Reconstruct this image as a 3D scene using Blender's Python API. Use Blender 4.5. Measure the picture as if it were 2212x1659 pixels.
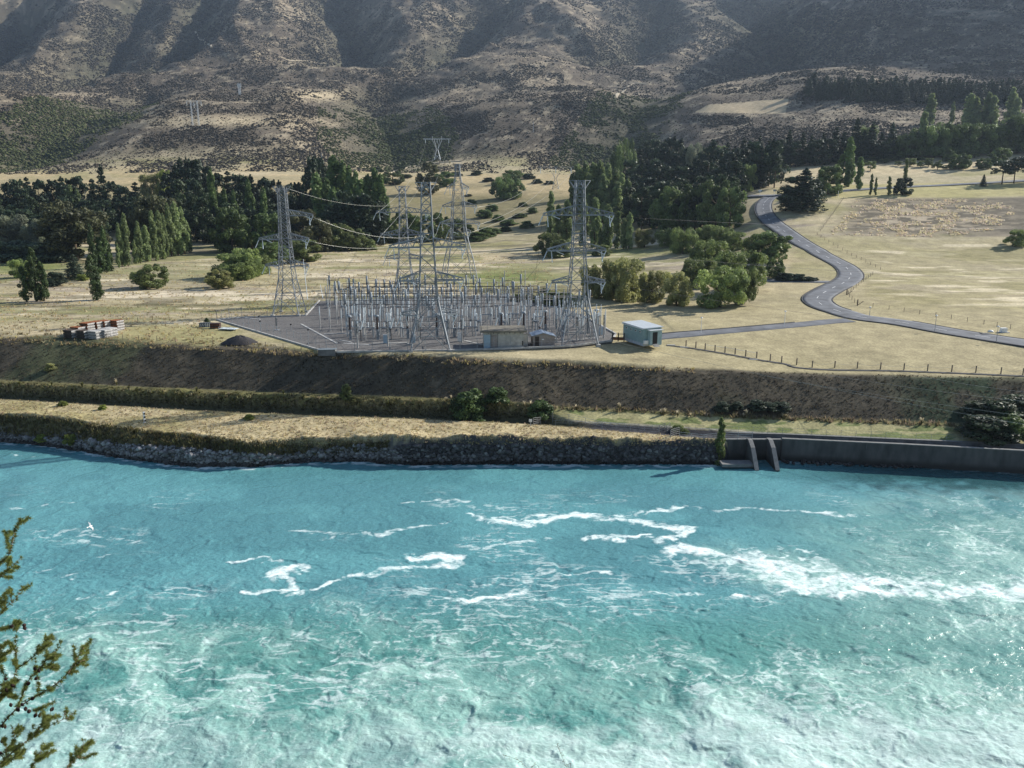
import bpy, math, random
import numpy as np

for o in list(bpy.data.objects):
    bpy.data.objects.remove(o)
C = bpy.context.scene.collection
SC = bpy.context.scene
R = math.radians

# ---------------------------------------------------------------- camera, sky, sun
# Photograph measured on a 2212 x 1659 grid: focal length in those pixels, horizon row, eye height above the river.
FOC, PCX, PCY, HORIZON, EYE = 1750.0, 1106.0, 829.5, 415.0, 43.0
PITCH = math.atan((PCY - HORIZON) / FOC)
cam_data = bpy.data.cameras.new("camera")
cam_data.sensor_width = 36.0
cam_data.lens = 36.0 * FOC / 2212.0
cam_data.clip_start = 0.1
cam_data.clip_end = 20000.0
cam = bpy.data.objects.new("camera", cam_data)
C.objects.link(cam)
cam.location = (0, 0, EYE)
cam.rotation_euler = (R(90) - PITCH, 0, 0)
SC.camera = cam

SUN_AZ, SUN_EL = R(63), R(30)          # azimuth measured from the view direction (+Y) towards the right (+X)
w = bpy.data.worlds.new("World"); SC.world = w; w.use_nodes = True
nt = w.node_tree
bg = nt.nodes.get("Background") or nt.nodes.new("ShaderNodeBackground")
sky = nt.nodes.new("ShaderNodeTexSky")
sky.sky_type = 'NISHITA'; sky.sun_disc = False
sky.sun_elevation = SUN_EL; sky.sun_rotation = SUN_AZ
sky.altitude = 200; sky.air_density = 1.0; sky.dust_density = 0.8; sky.ozone_density = 1.5
nt.links.new(sky.outputs[0], bg.inputs[0]); bg.inputs[1].default_value = 0.09
sun_d = bpy.data.lights.new("sun", 'SUN'); sun_d.energy = 4.9; sun_d.angle = R(0.53); sun_d.color = (1.0, 0.95, 0.86)
sun = bpy.data.objects.new("sun", sun_d); C.objects.link(sun)
sdir = (math.cos(SUN_EL) * math.sin(SUN_AZ), math.cos(SUN_EL) * math.cos(SUN_AZ), math.sin(SUN_EL))
from mathutils import Vector, Matrix
sun.rotation_euler = Vector(sdir).to_track_quat('Z', 'Y').to_euler()
sun.location = (300, 150, 300)
SC.view_settings.view_transform = 'Standard'; SC.view_settings.look = 'None'
SC.view_settings.exposure = 0.65; SC.view_settings.gamma = 1.0
SC.cycles.max_bounces = 6; SC.cycles.transparent_max_bounces = 8
SC.cycles.volume_bounces = 0
try:
    SC.cycles.use_denoising = True
except Exception:
    pass

# ---------------------------------------------------------------- helpers
rnd = random.Random(7)
rng = np.random.default_rng(11)

def ray(px, py):
    """(x per metre of y, height per metre of y) of the sight line through a measured point"""
    u = (px - PCX) / FOC; v = (PCY - py) / FOC
    dy = math.cos(PITCH) + v * math.sin(PITCH)
    return u / dy, (-math.sin(PITCH) + v * math.cos(PITCH)) / dy

def on_plane(px, py, z):
    a, s = ray(px, py); Y = (z - EYE) / s
    return Vector((a * Y, Y, z))

def at_depth(px, py, Y):
    a, s = ray(px, py)
    return Vector((a * Y, Y, EYE + s * Y))

def h2(ix, iy, seed):
    n = (ix.astype(np.int64) * 374761393 + iy.astype(np.int64) * 668265263 + seed * 1274126177) & 0xFFFFFFFF
    n = ((n ^ (n >> 13)) * 1274126177) & 0xFFFFFFFF
    n = (n ^ (n >> 16)) & 0xFFFFFFFF
    return n.astype(np.float64) / 4294967295.0

def vnoise(x, y, seed=0):
    xi = np.floor(x); yi = np.floor(y); fx = x - xi; fy = y - yi
    fx = fx * fx * fx * (fx * (fx * 6 - 15) + 10); fy = fy * fy * fy * (fy * (fy * 6 - 15) + 10)
    a = h2(xi, yi, seed); b = h2(xi + 1, yi, seed); c = h2(xi, yi + 1, seed); d = h2(xi + 1, yi + 1, seed)
    return (a + (b - a) * fx) * (1 - fy) + (c + (d - c) * fx) * fy

def fbm(x, y, seed=0, octs=4, gain=0.5, ridged=False):
    s = 0; amp = 1; tot = 0
    x = np.asarray(x, float); y = np.asarray(y, float)
    for i in range(octs):
        n = vnoise(x * 2.03 ** i + 17.3 * i, y * 2.03 ** i - 9.1 * i, seed + i * 13)
        if ridged: n = 1 - np.abs(2 * n - 1)
        s = s + amp * n; tot += amp; amp *= gain
    return s / tot

def sstep(e0, e1, x):
    t = np.clip((x - e0) / (e1 - e0), 0, 1); return t * t * (3 - 2 * t)

def np_mesh(name, verts, faces, smooth=False, col=None, mat=None):
    verts = np.ascontiguousarray(verts, np.float32); faces = np.ascontiguousarray(faces, np.int32)
    me = bpy.data.meshes.new(name); n, k = faces.shape
    me.vertices.add(len(verts)); me.vertices.foreach_set('co', verts.ravel())
    me.loops.add(n * k); me.loops.foreach_set('vertex_index', faces.ravel())
    me.polygons.add(n); me.polygons.foreach_set('loop_start', np.arange(0, n * k, k, dtype=np.int32))
    if smooth: me.polygons.foreach_set('use_smooth', np.ones(n, bool))
    me.update(calc_edges=True)
    if col is not None:
        at = me.attributes.new('col', 'FLOAT_COLOR', 'POINT')
        c4 = np.ones((len(verts), 4), np.float32); c4[:, :col.shape[1]] = col
        at.data.foreach_set('color', c4.ravel())
    if mat: me.materials.append(mat)
    return me

def link(name, me, parent=None, loc=None):
    o = bpy.data.objects.new(name, me); C.objects.link(o)
    if parent: o.parent = parent
    if loc is not None: o.location = loc
    return o

def tag(o, label=None, cat=None, group=None, kind=None):
    if label: o['label'] = label
    if cat: o['category'] = cat
    if group: o['group'] = group
    if kind: o['kind'] = kind
    elif cat: o['kind'] = 'thing'
    return o

def thing(name, label, cat, loc=(0, 0, 0), rz=0.0, group=None):
    o = bpy.data.objects.new(name, None); C.objects.link(o)
    o.location = loc; o.rotation_euler = (0, 0, rz); o.empty_display_size = 0.5
    return tag(o, label, cat, group)

class MB:
    """collects bars, boxes, tubes and lathes and links them as ONE mesh"""
    def __init__(s): s.v = []; s.f = []
    def add(s, vs, fs):
        b = len(s.v); s.v += [tuple(v) for v in vs]; s.f += [tuple(b + i for i in f) for f in fs]; return s
    def box(s, c, d, rz=0.0):
        cx, cy, cz = c; hx, hy, hz = d[0] / 2, d[1] / 2, d[2] / 2; ca, sa = math.cos(rz), math.sin(rz); vs = []
        for z in (-hz, hz):
            for x, y in ((-hx, -hy), (hx, -hy), (hx, hy), (-hx, hy)):
                vs.append((cx + x * ca - y * sa, cy + x * sa + y * ca, cz + z))
        return s.add(vs, [(3, 2, 1, 0), (4, 5, 6, 7), (0, 1, 5, 4), (1, 2, 6, 5), (2, 3, 7, 6), (3, 0, 4, 7)])
    def bar(s, p, q, w, w2=None):
        p = Vector(p); q = Vector(q); d = q - p
        if d.length < 1e-6: return s
        d.normalize(); a = d.orthogonal().normalized() if abs(d.z) > .95 else d.cross(Vector((0, 0, 1))).normalized()
        b = d.cross(a); h = w / 2; h2_ = (w2 or w) / 2; vs = []
        for o in (p, q):
            for i, j in ((-1, -1), (1, -1), (1, 1), (-1, 1)): vs.append(o + a * h * i + b * h2_ * j)
        return s.add(vs, [(3, 2, 1, 0), (4, 5, 6, 7), (0, 1, 5, 4), (1, 2, 6, 5), (2, 3, 7, 6), (3, 0, 4, 7)])
    def tube(s, pts, r, n=6, r2=None):
        pts = [Vector(p) for p in pts]; m = len(pts); vs = []; fs = []; a = None
        for i, p in enumerate(pts):
            d = (pts[min(i + 1, m - 1)] - pts[max(i - 1, 0)]).normalized()
            a = d.orthogonal().normalized() if a is None else (a - d * a.dot(d)).normalized()
            b = d.cross(a); rr = r if r2 is None else r + (r2 - r) * i / max(1, m - 1)
            for k in range(n):
                t = 2 * math.pi * k / n; vs.append(p + a * (rr * math.cos(t)) + b * (rr * math.sin(t)))
        for i in range(m - 1):
            for k in range(n):
                k2 = (k + 1) % n; fs.append((i * n + k, i * n + k2, (i + 1) * n + k2, (i + 1) * n + k))
        fs.append(tuple(range(n - 1, -1, -1))); fs.append(tuple((m - 1) * n + k for k in range(n)))
        return s.add(vs, fs)
    def lathe(s, prof, n=8, o=(0, 0, 0)):
        vs = []; fs = []; m = len(prof)
        for r, z in prof:
            for k in range(n):
                t = 2 * math.pi * k / n; vs.append((o[0] + r * math.cos(t), o[1] + r * math.sin(t), o[2] + z))
        for i in range(m - 1):
            for k in range(n):
                k2 = (k + 1) % n; fs.append((i * n + k, i * n + k2, (i + 1) * n + k2, (i + 1) * n + k))
        fs.append(tuple(range(n - 1, -1, -1))); fs.append(tuple((m - 1) * n + k for k in range(n)))
        return s.add(vs, fs)
    def prism(s, poly, z0, z1):
        """poly in x,y extruded in z"""
        n = len(poly); vs = [(x, y, z0) for x, y in poly] + [(x, y, z1) for x, y in poly]
        fs = [tuple(range(n - 1, -1, -1)), tuple(range(n, 2 * n))] + [(i, (i + 1) % n, n + (i + 1) % n, n + i) for i in range(n)]
        return s.add(vs, fs)
    def mesh(s, name, mat=None, smooth=False):
        me = bpy.data.meshes.new(name); me.from_pydata(s.v, [], s.f)
        if smooth: me.polygons.foreach_set('use_smooth', [True] * len(me.polygons))
        if mat: me.materials.append(mat)
        me.update(); return me
    def build(s, name, mat=None, parent=None, smooth=False):
        return link(name, s.mesh(name, mat, smooth), parent)

# ---------------------------------------------------------------- materials
def new_mat(name):
    m = bpy.data.materials.new(name); m.use_nodes = True; n = m.node_tree
    return m, n, n.nodes['Principled BSDF'], n.links

def simple(name, col, rough=0.7, metal=0.0, nscale=4.0, namt=0.25, bump=0.0, coord='Object', spec=0.3):
    """a plain painted/stone/metal surface with irregular noise wear"""
    m, n, b, L = new_mat(name)
    tc = n.nodes.new('ShaderNodeTexCoord'); no = n.nodes.new('ShaderNodeTexNoise')
    no.inputs['Scale'].default_value = nscale; no.inputs['Detail'].default_value = 5
    L.new(tc.outputs[coord], no.inputs['Vector'])
    mr = n.nodes.new('ShaderNodeMapRange'); mr.inputs[1].default_value = .3; mr.inputs[2].default_value = .7
    mr.inputs[3].default_value = 1 - namt; mr.inputs[4].default_value = 1 + namt
    L.new(no.outputs['Fac'], mr.inputs[0])
    mx = n.nodes.new('ShaderNodeMix'); mx.data_type = 'RGBA'; mx.blend_type = 'MULTIPLY'; mx.inputs['Factor'].default_value = 1
    mx.inputs['A'].default_value = (*col, 1); L.new(mr.outputs[0], mx.inputs['B'])
    L.new(mx.outputs['Result'], b.inputs['Base Color'])
    b.inputs['Roughness'].default_value = rough; b.inputs['Metallic'].default_value = metal
    b.inputs['Specular IOR Level'].default_value = spec
    if bump:
        bp = n.nodes.new('ShaderNodeBump'); bp.inputs['Strength'].default_value = bump; bp.inputs['Distance'].default_value = .1
        L.new(no.outputs['Fac'], bp.inputs['Height']); L.new(bp.outputs[0], b.inputs['Normal'])
    return m

def attr_mat(name, fine=2.0, amt=0.45, rough=0.95, bump=0.3, bdist=0.15, fine2=0.25, amt2=0.3, spec=0.1):
    """surface whose own colour comes from the mesh attribute 'col', broken up by two noises"""
    m, n, b, L = new_mat(name)
    a = n.nodes.new('ShaderNodeAttribute'); a.attribute_name = 'col'
    g = n.nodes.new('ShaderNodeNewGeometry'); prev = a.outputs['Color']; hs = []
    for sc, am in ((fine, amt), (fine2, amt2)):
        no = n.nodes.new('ShaderNodeTexNoise'); no.inputs['Scale'].default_value = sc
        no.inputs['Detail'].default_value = 6; no.inputs['Roughness'].default_value = .65
        L.new(g.outputs['Position'], no.inputs['Vector'])
        mr = n.nodes.new('ShaderNodeMapRange'); mr.inputs[1].default_value = .3; mr.inputs[2].default_value = .7
        mr.inputs[3].default_value = 1 - am; mr.inputs[4].default_value = 1 + am; L.new(no.outputs['Fac'], mr.inputs[0])
        mx = n.nodes.new('ShaderNodeMix'); mx.data_type = 'RGBA'; mx.blend_type = 'MULTIPLY'; mx.inputs['Factor'].default_value = 1
        L.new(prev, mx.inputs['A']); L.new(mr.outputs[0], mx.inputs['B']); prev = mx.outputs['Result']; hs.append(no.outputs['Fac'])
    L.new(prev, b.inputs['Base Color']); b.inputs['Roughness'].default_value = rough
    b.inputs['Specular IOR Level'].default_value = spec
    if bump:
        bp = n.nodes.new('ShaderNodeBump'); bp.inputs['Strength'].default_value = bump; bp.inputs['Distance'].default_value = bdist
        L.new(hs[0], bp.inputs['Height']); L.new(bp.outputs[0], b.inputs['Normal'])
    return m

def leaf_mat(name, col, var=0.5, trans=0.3, hue=(1.08, 1.0, .78)):
    """foliage: leaf colour varied clump by clump, some light passing through the leaves"""
    m, n, b, L = new_mat(name)
    a = n.nodes.new('ShaderNodeAttribute'); a.attribute_name = 'col'
    mx = n.nodes.new('ShaderNodeMix'); mx.data_type = 'RGBA'
    mx.inputs['A'].default_value = (*[c * (1 - var) for c in col], 1)
    mx.inputs['B'].default_value = (*[c * (1 + var) * h for c, h in zip(col, hue)], 1)
    L.new(a.outputs['Fac'], mx.inputs['Factor'])
    oi = n.nodes.new('ShaderNodeObjectInfo'); mr = n.nodes.new('ShaderNodeMapRange')
    mr.inputs[3].default_value = .75; mr.inputs[4].default_value = 1.3; L.new(oi.outputs['Random'], mr.inputs[0])
    m2 = n.nodes.new('ShaderNodeMix'); m2.data_type = 'RGBA'; m2.blend_type = 'MULTIPLY'; m2.inputs['Factor'].default_value = 1
    L.new(mx.outputs['Result'], m2.inputs['A']); L.new(mr.outputs[0], m2.inputs['B'])
    L.new(m2.outputs['Result'], b.inputs['Base Color']); b.inputs['Roughness'].default_value = .55
    b.inputs['Specular IOR Level'].default_value = .25
    tr = n.nodes.new('ShaderNodeBsdfTranslucent'); L.new(m2.outputs['Result'], tr.inputs['Color'])
    ms = n.nodes.new('ShaderNodeMixShader'); ms.inputs[0].default_value = trans
    L.new(b.outputs[0], ms.inputs[1]); L.new(tr.outputs[0], ms.inputs[2])
    out = [x for x in n.nodes if x.type == 'OUTPUT_MATERIAL'][0]; L.new(ms.outputs[0], out.inputs['Surface'])
    return m

def see_through(m, f):
    """lets part of the light pass through thin blades"""
    n = m.node_tree; L = n.links; b = n.nodes['Principled BSDF']; src = b.inputs['Base Color'].links[0].from_socket
    tr = n.nodes.new('ShaderNodeBsdfTranslucent'); L.new(src, tr.inputs['Color']); ms = n.nodes.new('ShaderNodeMixShader'); ms.inputs[0].default_value = f
    L.new(b.outputs[0], ms.inputs[1]); L.new(tr.outputs[0], ms.inputs[2]); out = [x for x in n.nodes if x.type == 'OUTPUT_MATERIAL'][0]; L.new(ms.outputs[0], out.inputs['Surface'])
# ---------------------------------------------------------------- the land: key lines across the valley, near to far
Z, D = 'Z', 'Y'
def K(*pts): return pts
# every entry: (measured x, measured row, 'Z' height | 'Y' distance, value)
LINES = [
 K((-500,925,Z,-1.2),(0,968,Z,-1.2),(100,977,Z,-1.2),(200,993,Z,-1.2),(300,1011,Z,-1.2),(420,1023,Z,-1.2),(560,1023,Z,-1.2),(640,1014,Z,-1.2),
   (750,1012,Z,-1.2),(900,1019,Z,-1.2),(1150,1016,Z,-1.2),(1300,1018,Z,-1.2),(1555,1018,Z,-1.2),(1575,1012,D,127.4),(1690,1012,D,127.5),(2212,1040,D,121.3),(2800,1070,D,117)),
 # foot of bank just above the water
 K((-500,905,Z,1.2),(0,955,Z,1.0),(100,962,Z,1.1),(200,975,Z,1.3),(300,988,Z,1.5),(420,1000,Z,1.5),(560,1000,Z,1.6),(640,992,Z,1.6),(750,995,Z,1.4),
   (830,1005,Z,1.2),(900,985,Z,2.8),(1150,985,Z,2.9),(1300,985,Z,2.9),(1540,985,Z,2.9),(1575,973,D,127.6),(1690,973,D,127.7),(2212,1000,D,121.5),(2800,1030,D,117.2)),
 # front edge of the grass strip / top of the rock face
 K((-500,850,Z,4.6),(0,893,Z,4.6),(150,905,Z,4.5),(300,925,Z,4.4),(450,941,Z,4.3),(600,958,Z,4.2),(700,962,Z,4.1),(850,947,Z,4.4),(1000,955,Z,4.3),(1200,956,Z,4.2),
   (1400,958,Z,4.0),(1545,960,Z,3.8),(1575,952,D,127.7),(1690,952,D,128.0),(2212,976,D,122.3),(2800,1006,D,118)),
 # back edge of the strip
 K((-500,828,Z,5.0),(0,863,Z,4.9),(400,887,Z,4.8),(700,899,Z,4.7),(960,908,Z,4.5),(1150,917,Z,4.3),(1300,929,Z,4.1),(1440,940,Z,3.95),(1545,948,Z,3.8),(1575,952,D,128.2),(1690,952,D,128.4),(2212,976,D,122.7),(2800,1006,D,118.5)),
 # ditch, or bed of the channel on the right
 K((-500,826,Z,3.6),(0,860,Z,3.8),(400,884,Z,3.7),(700,896,Z,3.6),(960,905,Z,3.4),(1150,913,Z,3.2),(1250,922,D,133.3),(1440,937,D,130.2),(1560,944,D,129.4),(1690,951,D,129.3),(2212,975,D,123.5),(2800,1004,D,119.5)),
 # front lip of the berm / foot of the mown slope
 K((-500,810,Z,6.7),(0,836,Z,6.6),(300,850,Z,6.5),(600,862,Z,6.4),(900,872,Z,6.3),(1000,876,Z,6.3),(1150,886,Z,5.8),(1230,909,D,134.6),(1440,921,D,131.9),(1690,937,D,130.1),(2212,960,D,124.4),(2800,986,D,121)),
 # back of the berm / top of the mown slope
 K((-500,798,Z,7.0),(0,826,Z,6.9),(300,841,Z,6.8),(600,853,Z,6.8),(900,863,Z,6.75),(1000,867,Z,6.7),(1150,877,Z,6.3),(1250,887,D,138.2),(1500,899,D,135.6),(1700,909,D,134.1),(2212,928,D,129.5),(2800,955,D,126.5)),
 # foot of the embankment
 K((-500,793,Z,6.7),(0,821,Z,6.6),(300,836,Z,6.6),(600,848,Z,6.6),(900,858,Z,6.7),(1000,862,Z,6.8),(1150,872,Z,6.5),(1250,880,D,139.0),(1500,892,D,136.4),(1700,902,D,135.1),(2212,920,D,130.6),(2800,948,D,127.6)),
 # brow of the embankment
 K((-500,705,Z,12.6),(0,734,Z,12.5),(300,746,Z,12.5),(500,755,Z,12.5),(700,769,Z,12.3),(1000,784,Z,12.0),(1250,794,D,147.4),(1500,805,D,145.0),(1800,812,D,144.2),(2212,822,D,140.3),(2800,840,D,136)),
 # terrace edge
 K((-500,690,Z,13.0),(0,715,Z,13.0),(300,728,Z,13.0),(500,737,Z,13.0),(700,758,Z,13.0),(900,764,Z,13.0),(1000,768,Z,12.95),(1250,778,Z,12.4),(1500,793,D,147.6),(1800,803,D,146.6),(2212,813,D,142.6),(2800,830,D,138.5)),
 K((-500,668,Z,13.1),(0,690,Z,13.1),(500,700,Z,13.0),(1300,715,Z,13.0),(1550,720,Z,13.1),(1830,708,Z,13.3),(2212,745,Z,12.7),(2800,765,Z,12.6)),
 K((-500,640,Z,13.5),(0,650,Z,13.5),(700,648,Z,13.2),(1300,660,Z,13.2),(1550,665,Z,13.8),(1700,648,Z,14.6),(1900,650,Z,14.6),(2212,655,Z,14.4),(2800,655,Z,15)),
 K((-500,600,Z,14.2),(0,605,Z,14.3),(600,600,Z,14.3),(1300,600,Z,14.6),(1550,600,Z,16.0),(1700,595,Z,17.2),(1900,590,Z,17.5),(2212,590,Z,17.0),(2800,590,Z,18)),
 K((-500,555,Z,15.5),(0,560,Z,15.5),(500,550,Z,16.0),(1000,540,Z,16.0),(1400,550,Z,17.5),(1600,548,Z,20.5),(1720,535,D,306),(2000,535,D,315),(2212,535,D,315),(2800,535,D,330)),
 K((-500,510,D,455),(0,510,D,460),(600,500,D,480),(1000,495,D,500),(1400,495,D,440),(1600,490,D,360),(1720,490,D,340),(2000,500,D,335),(2212,500,D,330),(2800,500,D,340)),
 K((-500,430,D,590),(0,430,D,590),(600,430,D,600),(1000,430,D,630),(1400,435,D,560),(1600,436,D,420),(1720,424,D,402),(2000,422,D,400),(2212,418,D,400),(2800,415,D,420)),
 K((-500,392,D,700),(0,390,D,720),(600,385,D,740),(1000,385,D,760),(1400,390,D,700),(1600,398,D,500),(1720,396,D,470),(2000,389,D,465),(2212,380,D,460),(2800,370,D,480)),
 K((-500,340,D,860),(0,340,D,860),(600,340,D,880),(1000,342,D,950),(1400,345,D,830),(1600,352,D,600),(1750,346,D,570),(2000,338,D,565),(2212,330,D,560),(2800,320,D,560)),
 K((-500,270,D,1080),(0,270,D,1080),(423,271,D,1030),(1000,272,D,1200),(1400,275,D,1080),(1600,280,D,860),(1800,272,D,760),(2212,262,D,730),(2800,250,D,720)),
 K((-500,195,D,1420),(0,195,D,1450),(600,200,D,1450),(1000,205,D,1520),(1400,210,D,1450),(1600,218,D,1150),(1800,215,D,900),(2212,212,D,880),(2800,205,D,860)),
 K((-500,100,D,1850),(600,100,D,1900),(1400,100,D,1900),(1700,120,D,1500),(2212,100,D,1330),(2800,90,D,1300)),
 K((-500,-10,D,2350),(600,-10,D,2400),(1400,-10,D,2400),(1750,-10,D,2050),(2212,-10,D,1900),(2800,-10,D,1850)),
 K((-500,-140,D,2900),(600,-150,D,3000),(1400,-140,D,3000),(2212,-150,D,2600),(2800,-150,D,2550)),
]
NA = 1000
A = np.linspace(-0.98, 0.98, NA)
Yrow = np.concatenate([np.linspace(104, 160, 240, endpoint=False), np.linspace(160, 300, 230, endpoint=False),
                       np.linspace(300, 560, 190, endpoint=False), np.linspace(560, 1100, 180, endpoint=False), np.linspace(1100, 3300, 260)])
NY = len(Yrow)
LY = []; LZ = []
for ln in LINES:
    aa = []; yy = []; zz = []
    for px, py, kind, val in ln:
        a, s = ray(px, py)
        if kind == Z: Yv = (val - EYE) / s; zv = val
        else: Yv = val; zv = EYE + s * val
        aa.append(a); yy.append(Yv); zz.append(zv)
    o = np.argsort(aa); aa = np.array(aa)[o]; yy = np.array(yy)[o]; zz = np.array(zz)[o]
    LY.append(np.interp(A, aa, yy)); LZ.append(np.interp(A, aa, zz))
LY = np.array(LY); LZ = np.array(LZ)
for k in range(1, len(LY)): LY[k] = np.maximum(LY[k], LY[k - 1] + 0.35)
def smA(q, n):
    ker = np.hanning(n + 2)[1:-1]; ker /= ker.sum()
    return np.convolve(np.pad(q, n // 2, mode='edge'), ker, mode='valid')[:len(q)]
for k in range(len(LY)):
    n = 9 if k < 10 else 61
    LY[k] = smA(LY[k], n); LZ[k] = smA(LZ[k], n)
ZG = np.zeros((NY, NA)); TG = np.zeros((NY, NA))
for j in range(NA):
    yk = np.concatenate([[60], LY[:, j], [LY[-1, j] + 600]]); zk = np.concatenate([[-4.0], LZ[:, j], [LZ[-1, j] - 150]])
    ZG[:, j] = np.interp(Yrow, yk, zk); TG[:, j] = np.interp(Yrow, yk, np.arange(-1, len(LY) + 1))
# round the far creases
def smY(Q, n, wgt):
    ker = np.hanning(n + 2)[1:-1]; ker /= ker.sum()
    P_ = np.pad(Q, ((n // 2, n // 2), (0, 0)), mode='edge'); S = np.zeros_like(Q)
    for i in range(n): S += ker[i] * P_[i:i + Q.shape[0]]
    return Q * (1 - wgt) + S * wgt
wf = sstep(10.2, 12, TG)
for n in (25, 41): ZG = smY(ZG, n, wf)
ZG = smY(ZG, 5, sstep(2.0, 3.0, TG) * .7)
XG = A[None, :] * Yrow[:, None]; YG = np.repeat(Yrow[:, None], NA, 1)
def world_px(X, Y, Zz):
    """measured-grid position of world points"""
    zc = Y * math.cos(PITCH) - (Zz - EYE) * math.sin(PITCH); yc = Y * math.sin(PITCH) + (Zz - EYE) * math.cos(PITCH)
    return PCX + FOC * X / zc, PCY - FOC * yc / zc

# --- hill relief: knolls, then spurs and gullies
def knoll(px, row, Y, h, rx, ry, rot=0.0, p=2.0):
    global ZG
    a, s = ray(px, row); x0 = a * Y; dx = XG - x0; dy = YG - Y
    c, sn = math.cos(rot), math.sin(rot); u = (dx * c + dy * sn) / rx; v = (-dx * sn + dy * c) / ry
    ZG = ZG + h * np.exp(-(u * u + v * v) ** (p / 2))
far = sstep(15.2, 17.5, TG)
GUL = np.zeros(XG.shape)
knoll(-20, 270, 1080, 34, 175, 200)
knoll(620, 300, 1010, 20, 190, 160, .2)
knoll(640, 250, 1300, 22, 150, 150)
knoll(1260, 240, 1180, 36, 260, 190, -.15)
knoll(1120, 195, 1560, 30, 240, 150, .1)
knoll(1560, 265, 1000, 10, 130, 90)
def gully(pts, depth, wl, wr, Y0=None):
    """a valley cut along a line of (measured x, row, distance); wl / wr are the widths of its left and right flanks"""
    global ZG, GUL
    P_ = [at_depth(px, r, y) for px, r, y in pts]; best = np.full(XG.shape, 1e9); val = np.zeros(XG.shape)
    for i in range(len(P_) - 1):
        p, q = P_[i], P_[i + 1]; dx, dy = q.x - p.x, q.y - p.y; L2 = dx * dx + dy * dy
        t = np.clip(((XG - p.x) * dx + (YG - p.y) * dy) / L2, 0, 1)
        ex = XG - (p.x + t * dx); ey = YG - (p.y + t * dy); d = np.hypot(ex, ey)
        side = np.sign(dx * ey - dy * ex)          # >0: left of the line when walking up it
        dn = d / np.where(side > 0, wl, wr)
        fade = np.clip((i + t) / (len(P_) - 1) * 4, 0, 1) * np.clip((len(P_) - 1 - i - t) / (len(P_) - 1) * 6 + .25, 0, 1)
        vv = depth * np.clip(1 - dn, 0, 1) ** 1.25 * fade
        m = vv > val; val = np.where(m, vv, val)
    ZG = ZG - val; GUL = np.maximum(GUL, val / depth)
gully([(-60,395,740),(60,345,900),(180,300,1050),(250,245,1250),(330,200,1480)], 26, 120, 110)
gully([(840,385,780),(850,335,980),(830,280,1150),(800,235,1350),(860,190,1560)], 34, 130, 120)
gully([(1290,385,760),(1330,330,900),(1400,262,1180),(1530,205,1450)], 16, 100, 90)
gully([(60,225,1400),(130,165,1620),(210,100,1880),(275,40,2180),(320,-40,2500)], 75, 190, 105)
gully([(260,175,1600),(330,110,1850),(420,62,2080),(440,-10,2380),(470,-90,2700)], 60, 170, 100)
gully([(700,170,1660),(735,120,1820),(770,60,2100),(730,-20,2450),(720,-90,2750)], 95, 190, 130)
gully([(840,175,1650),(930,120,1820),(1010,70,2050),(1080,5,2350),(1150,-70,2700)], 66, 190, 100)
gully([(1250,185,1600),(1330,140,1750),(1400,70,2000),(1440,0,2350),(1500,-70,2650)], 46, 200, 110)
gully([(1690,175,1250),(1700,130,1450),(1690,70,1750),(1640,10,2050),(1600,-80,2450)], 90, 210, 190)
gully([(-200,190,1500),(-80,110,1800),(20,50,2100),(60,-30,2450)], 95, 230, 150)
knoll(2720, 60, 1750, 430, 330, 800, 0, 4.0)  # unseen hill out of view at right, added to shade the upper right slopes
# spurs run from upper right to lower left across the range
rr = fbm((XG * .80 + YG * .35) / 330.0, (YG * .8 - XG * .45) / 900.0, 5, 4, .5, True) - .5
ZG = ZG + far * rr * np.interp(Yrow, [800, 1300, 2000, 3000], [3, 18, 60, 110])[:, None]
ZG = ZG + far * (fbm(XG / 70, YG / 70, 9, 4) - .5) * np.interp(Yrow, [700, 1200, 2200], [3, 9, 20])[:, None]
# --- small relief nearer by
ZG = ZG + sstep(9.5, 12, TG) * (1 - far) * (fbm(XG / 45, YG / 45, 21, 3) - .5) * 0.9 * sstep(245, 330, YG)
bank = sstep(6.9, 7.5, TG) * (1 - sstep(8.2, 9.2, TG))
ZG = ZG + bank * ((fbm(XG / 1.5, YG / 1.5, 31, 4) - .5) * .12 + (fbm(XG / 7, YG / 7, 35, 2) - .5) * .6)
strip = sstep(1.8, 2.2, TG) * (1 - sstep(6.3, 7, TG))
PXG, PYG = world_px(XG, YG, ZG)
rightside = sstep(1560, 1600, PXG)
ZG = ZG + strip * (1 - rightside) * (fbm(XG / 1.2, YG / 1.2, 41, 3) - .5) * .16
ZG = ZG + sstep(4.6, 5.0, TG) * (1 - sstep(6.4, 6.9, TG)) * (1 - sstep(1130, 1180, PXG)) * (fbm(XG / 2.6, YG / 2.0, 43, 3) - .5) * 1.1
rock = sstep(-.3, .3, TG) * (1 - sstep(1.7, 2.3, TG)) * (1 - rightside)
cliff = sstep(840, 900, PXG) * (1 - rightside)
ZG = ZG + rock * ((fbm(XG / 2.2, YG / 1.6, 51, 5, .55, True) - .5) * (1.0 + .9 * cliff) + (fbm(XG / .6, YG / .6, 52, 3) - .5) * .45)
ZG = ZG + sstep(1.4, 2.0, TG) * (1 - sstep(2.0, 2.6, TG)) * (fbm(XG / 6, YG / 6, 57, 2) - .5) * 1.2 * (1 - rightside)

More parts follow.
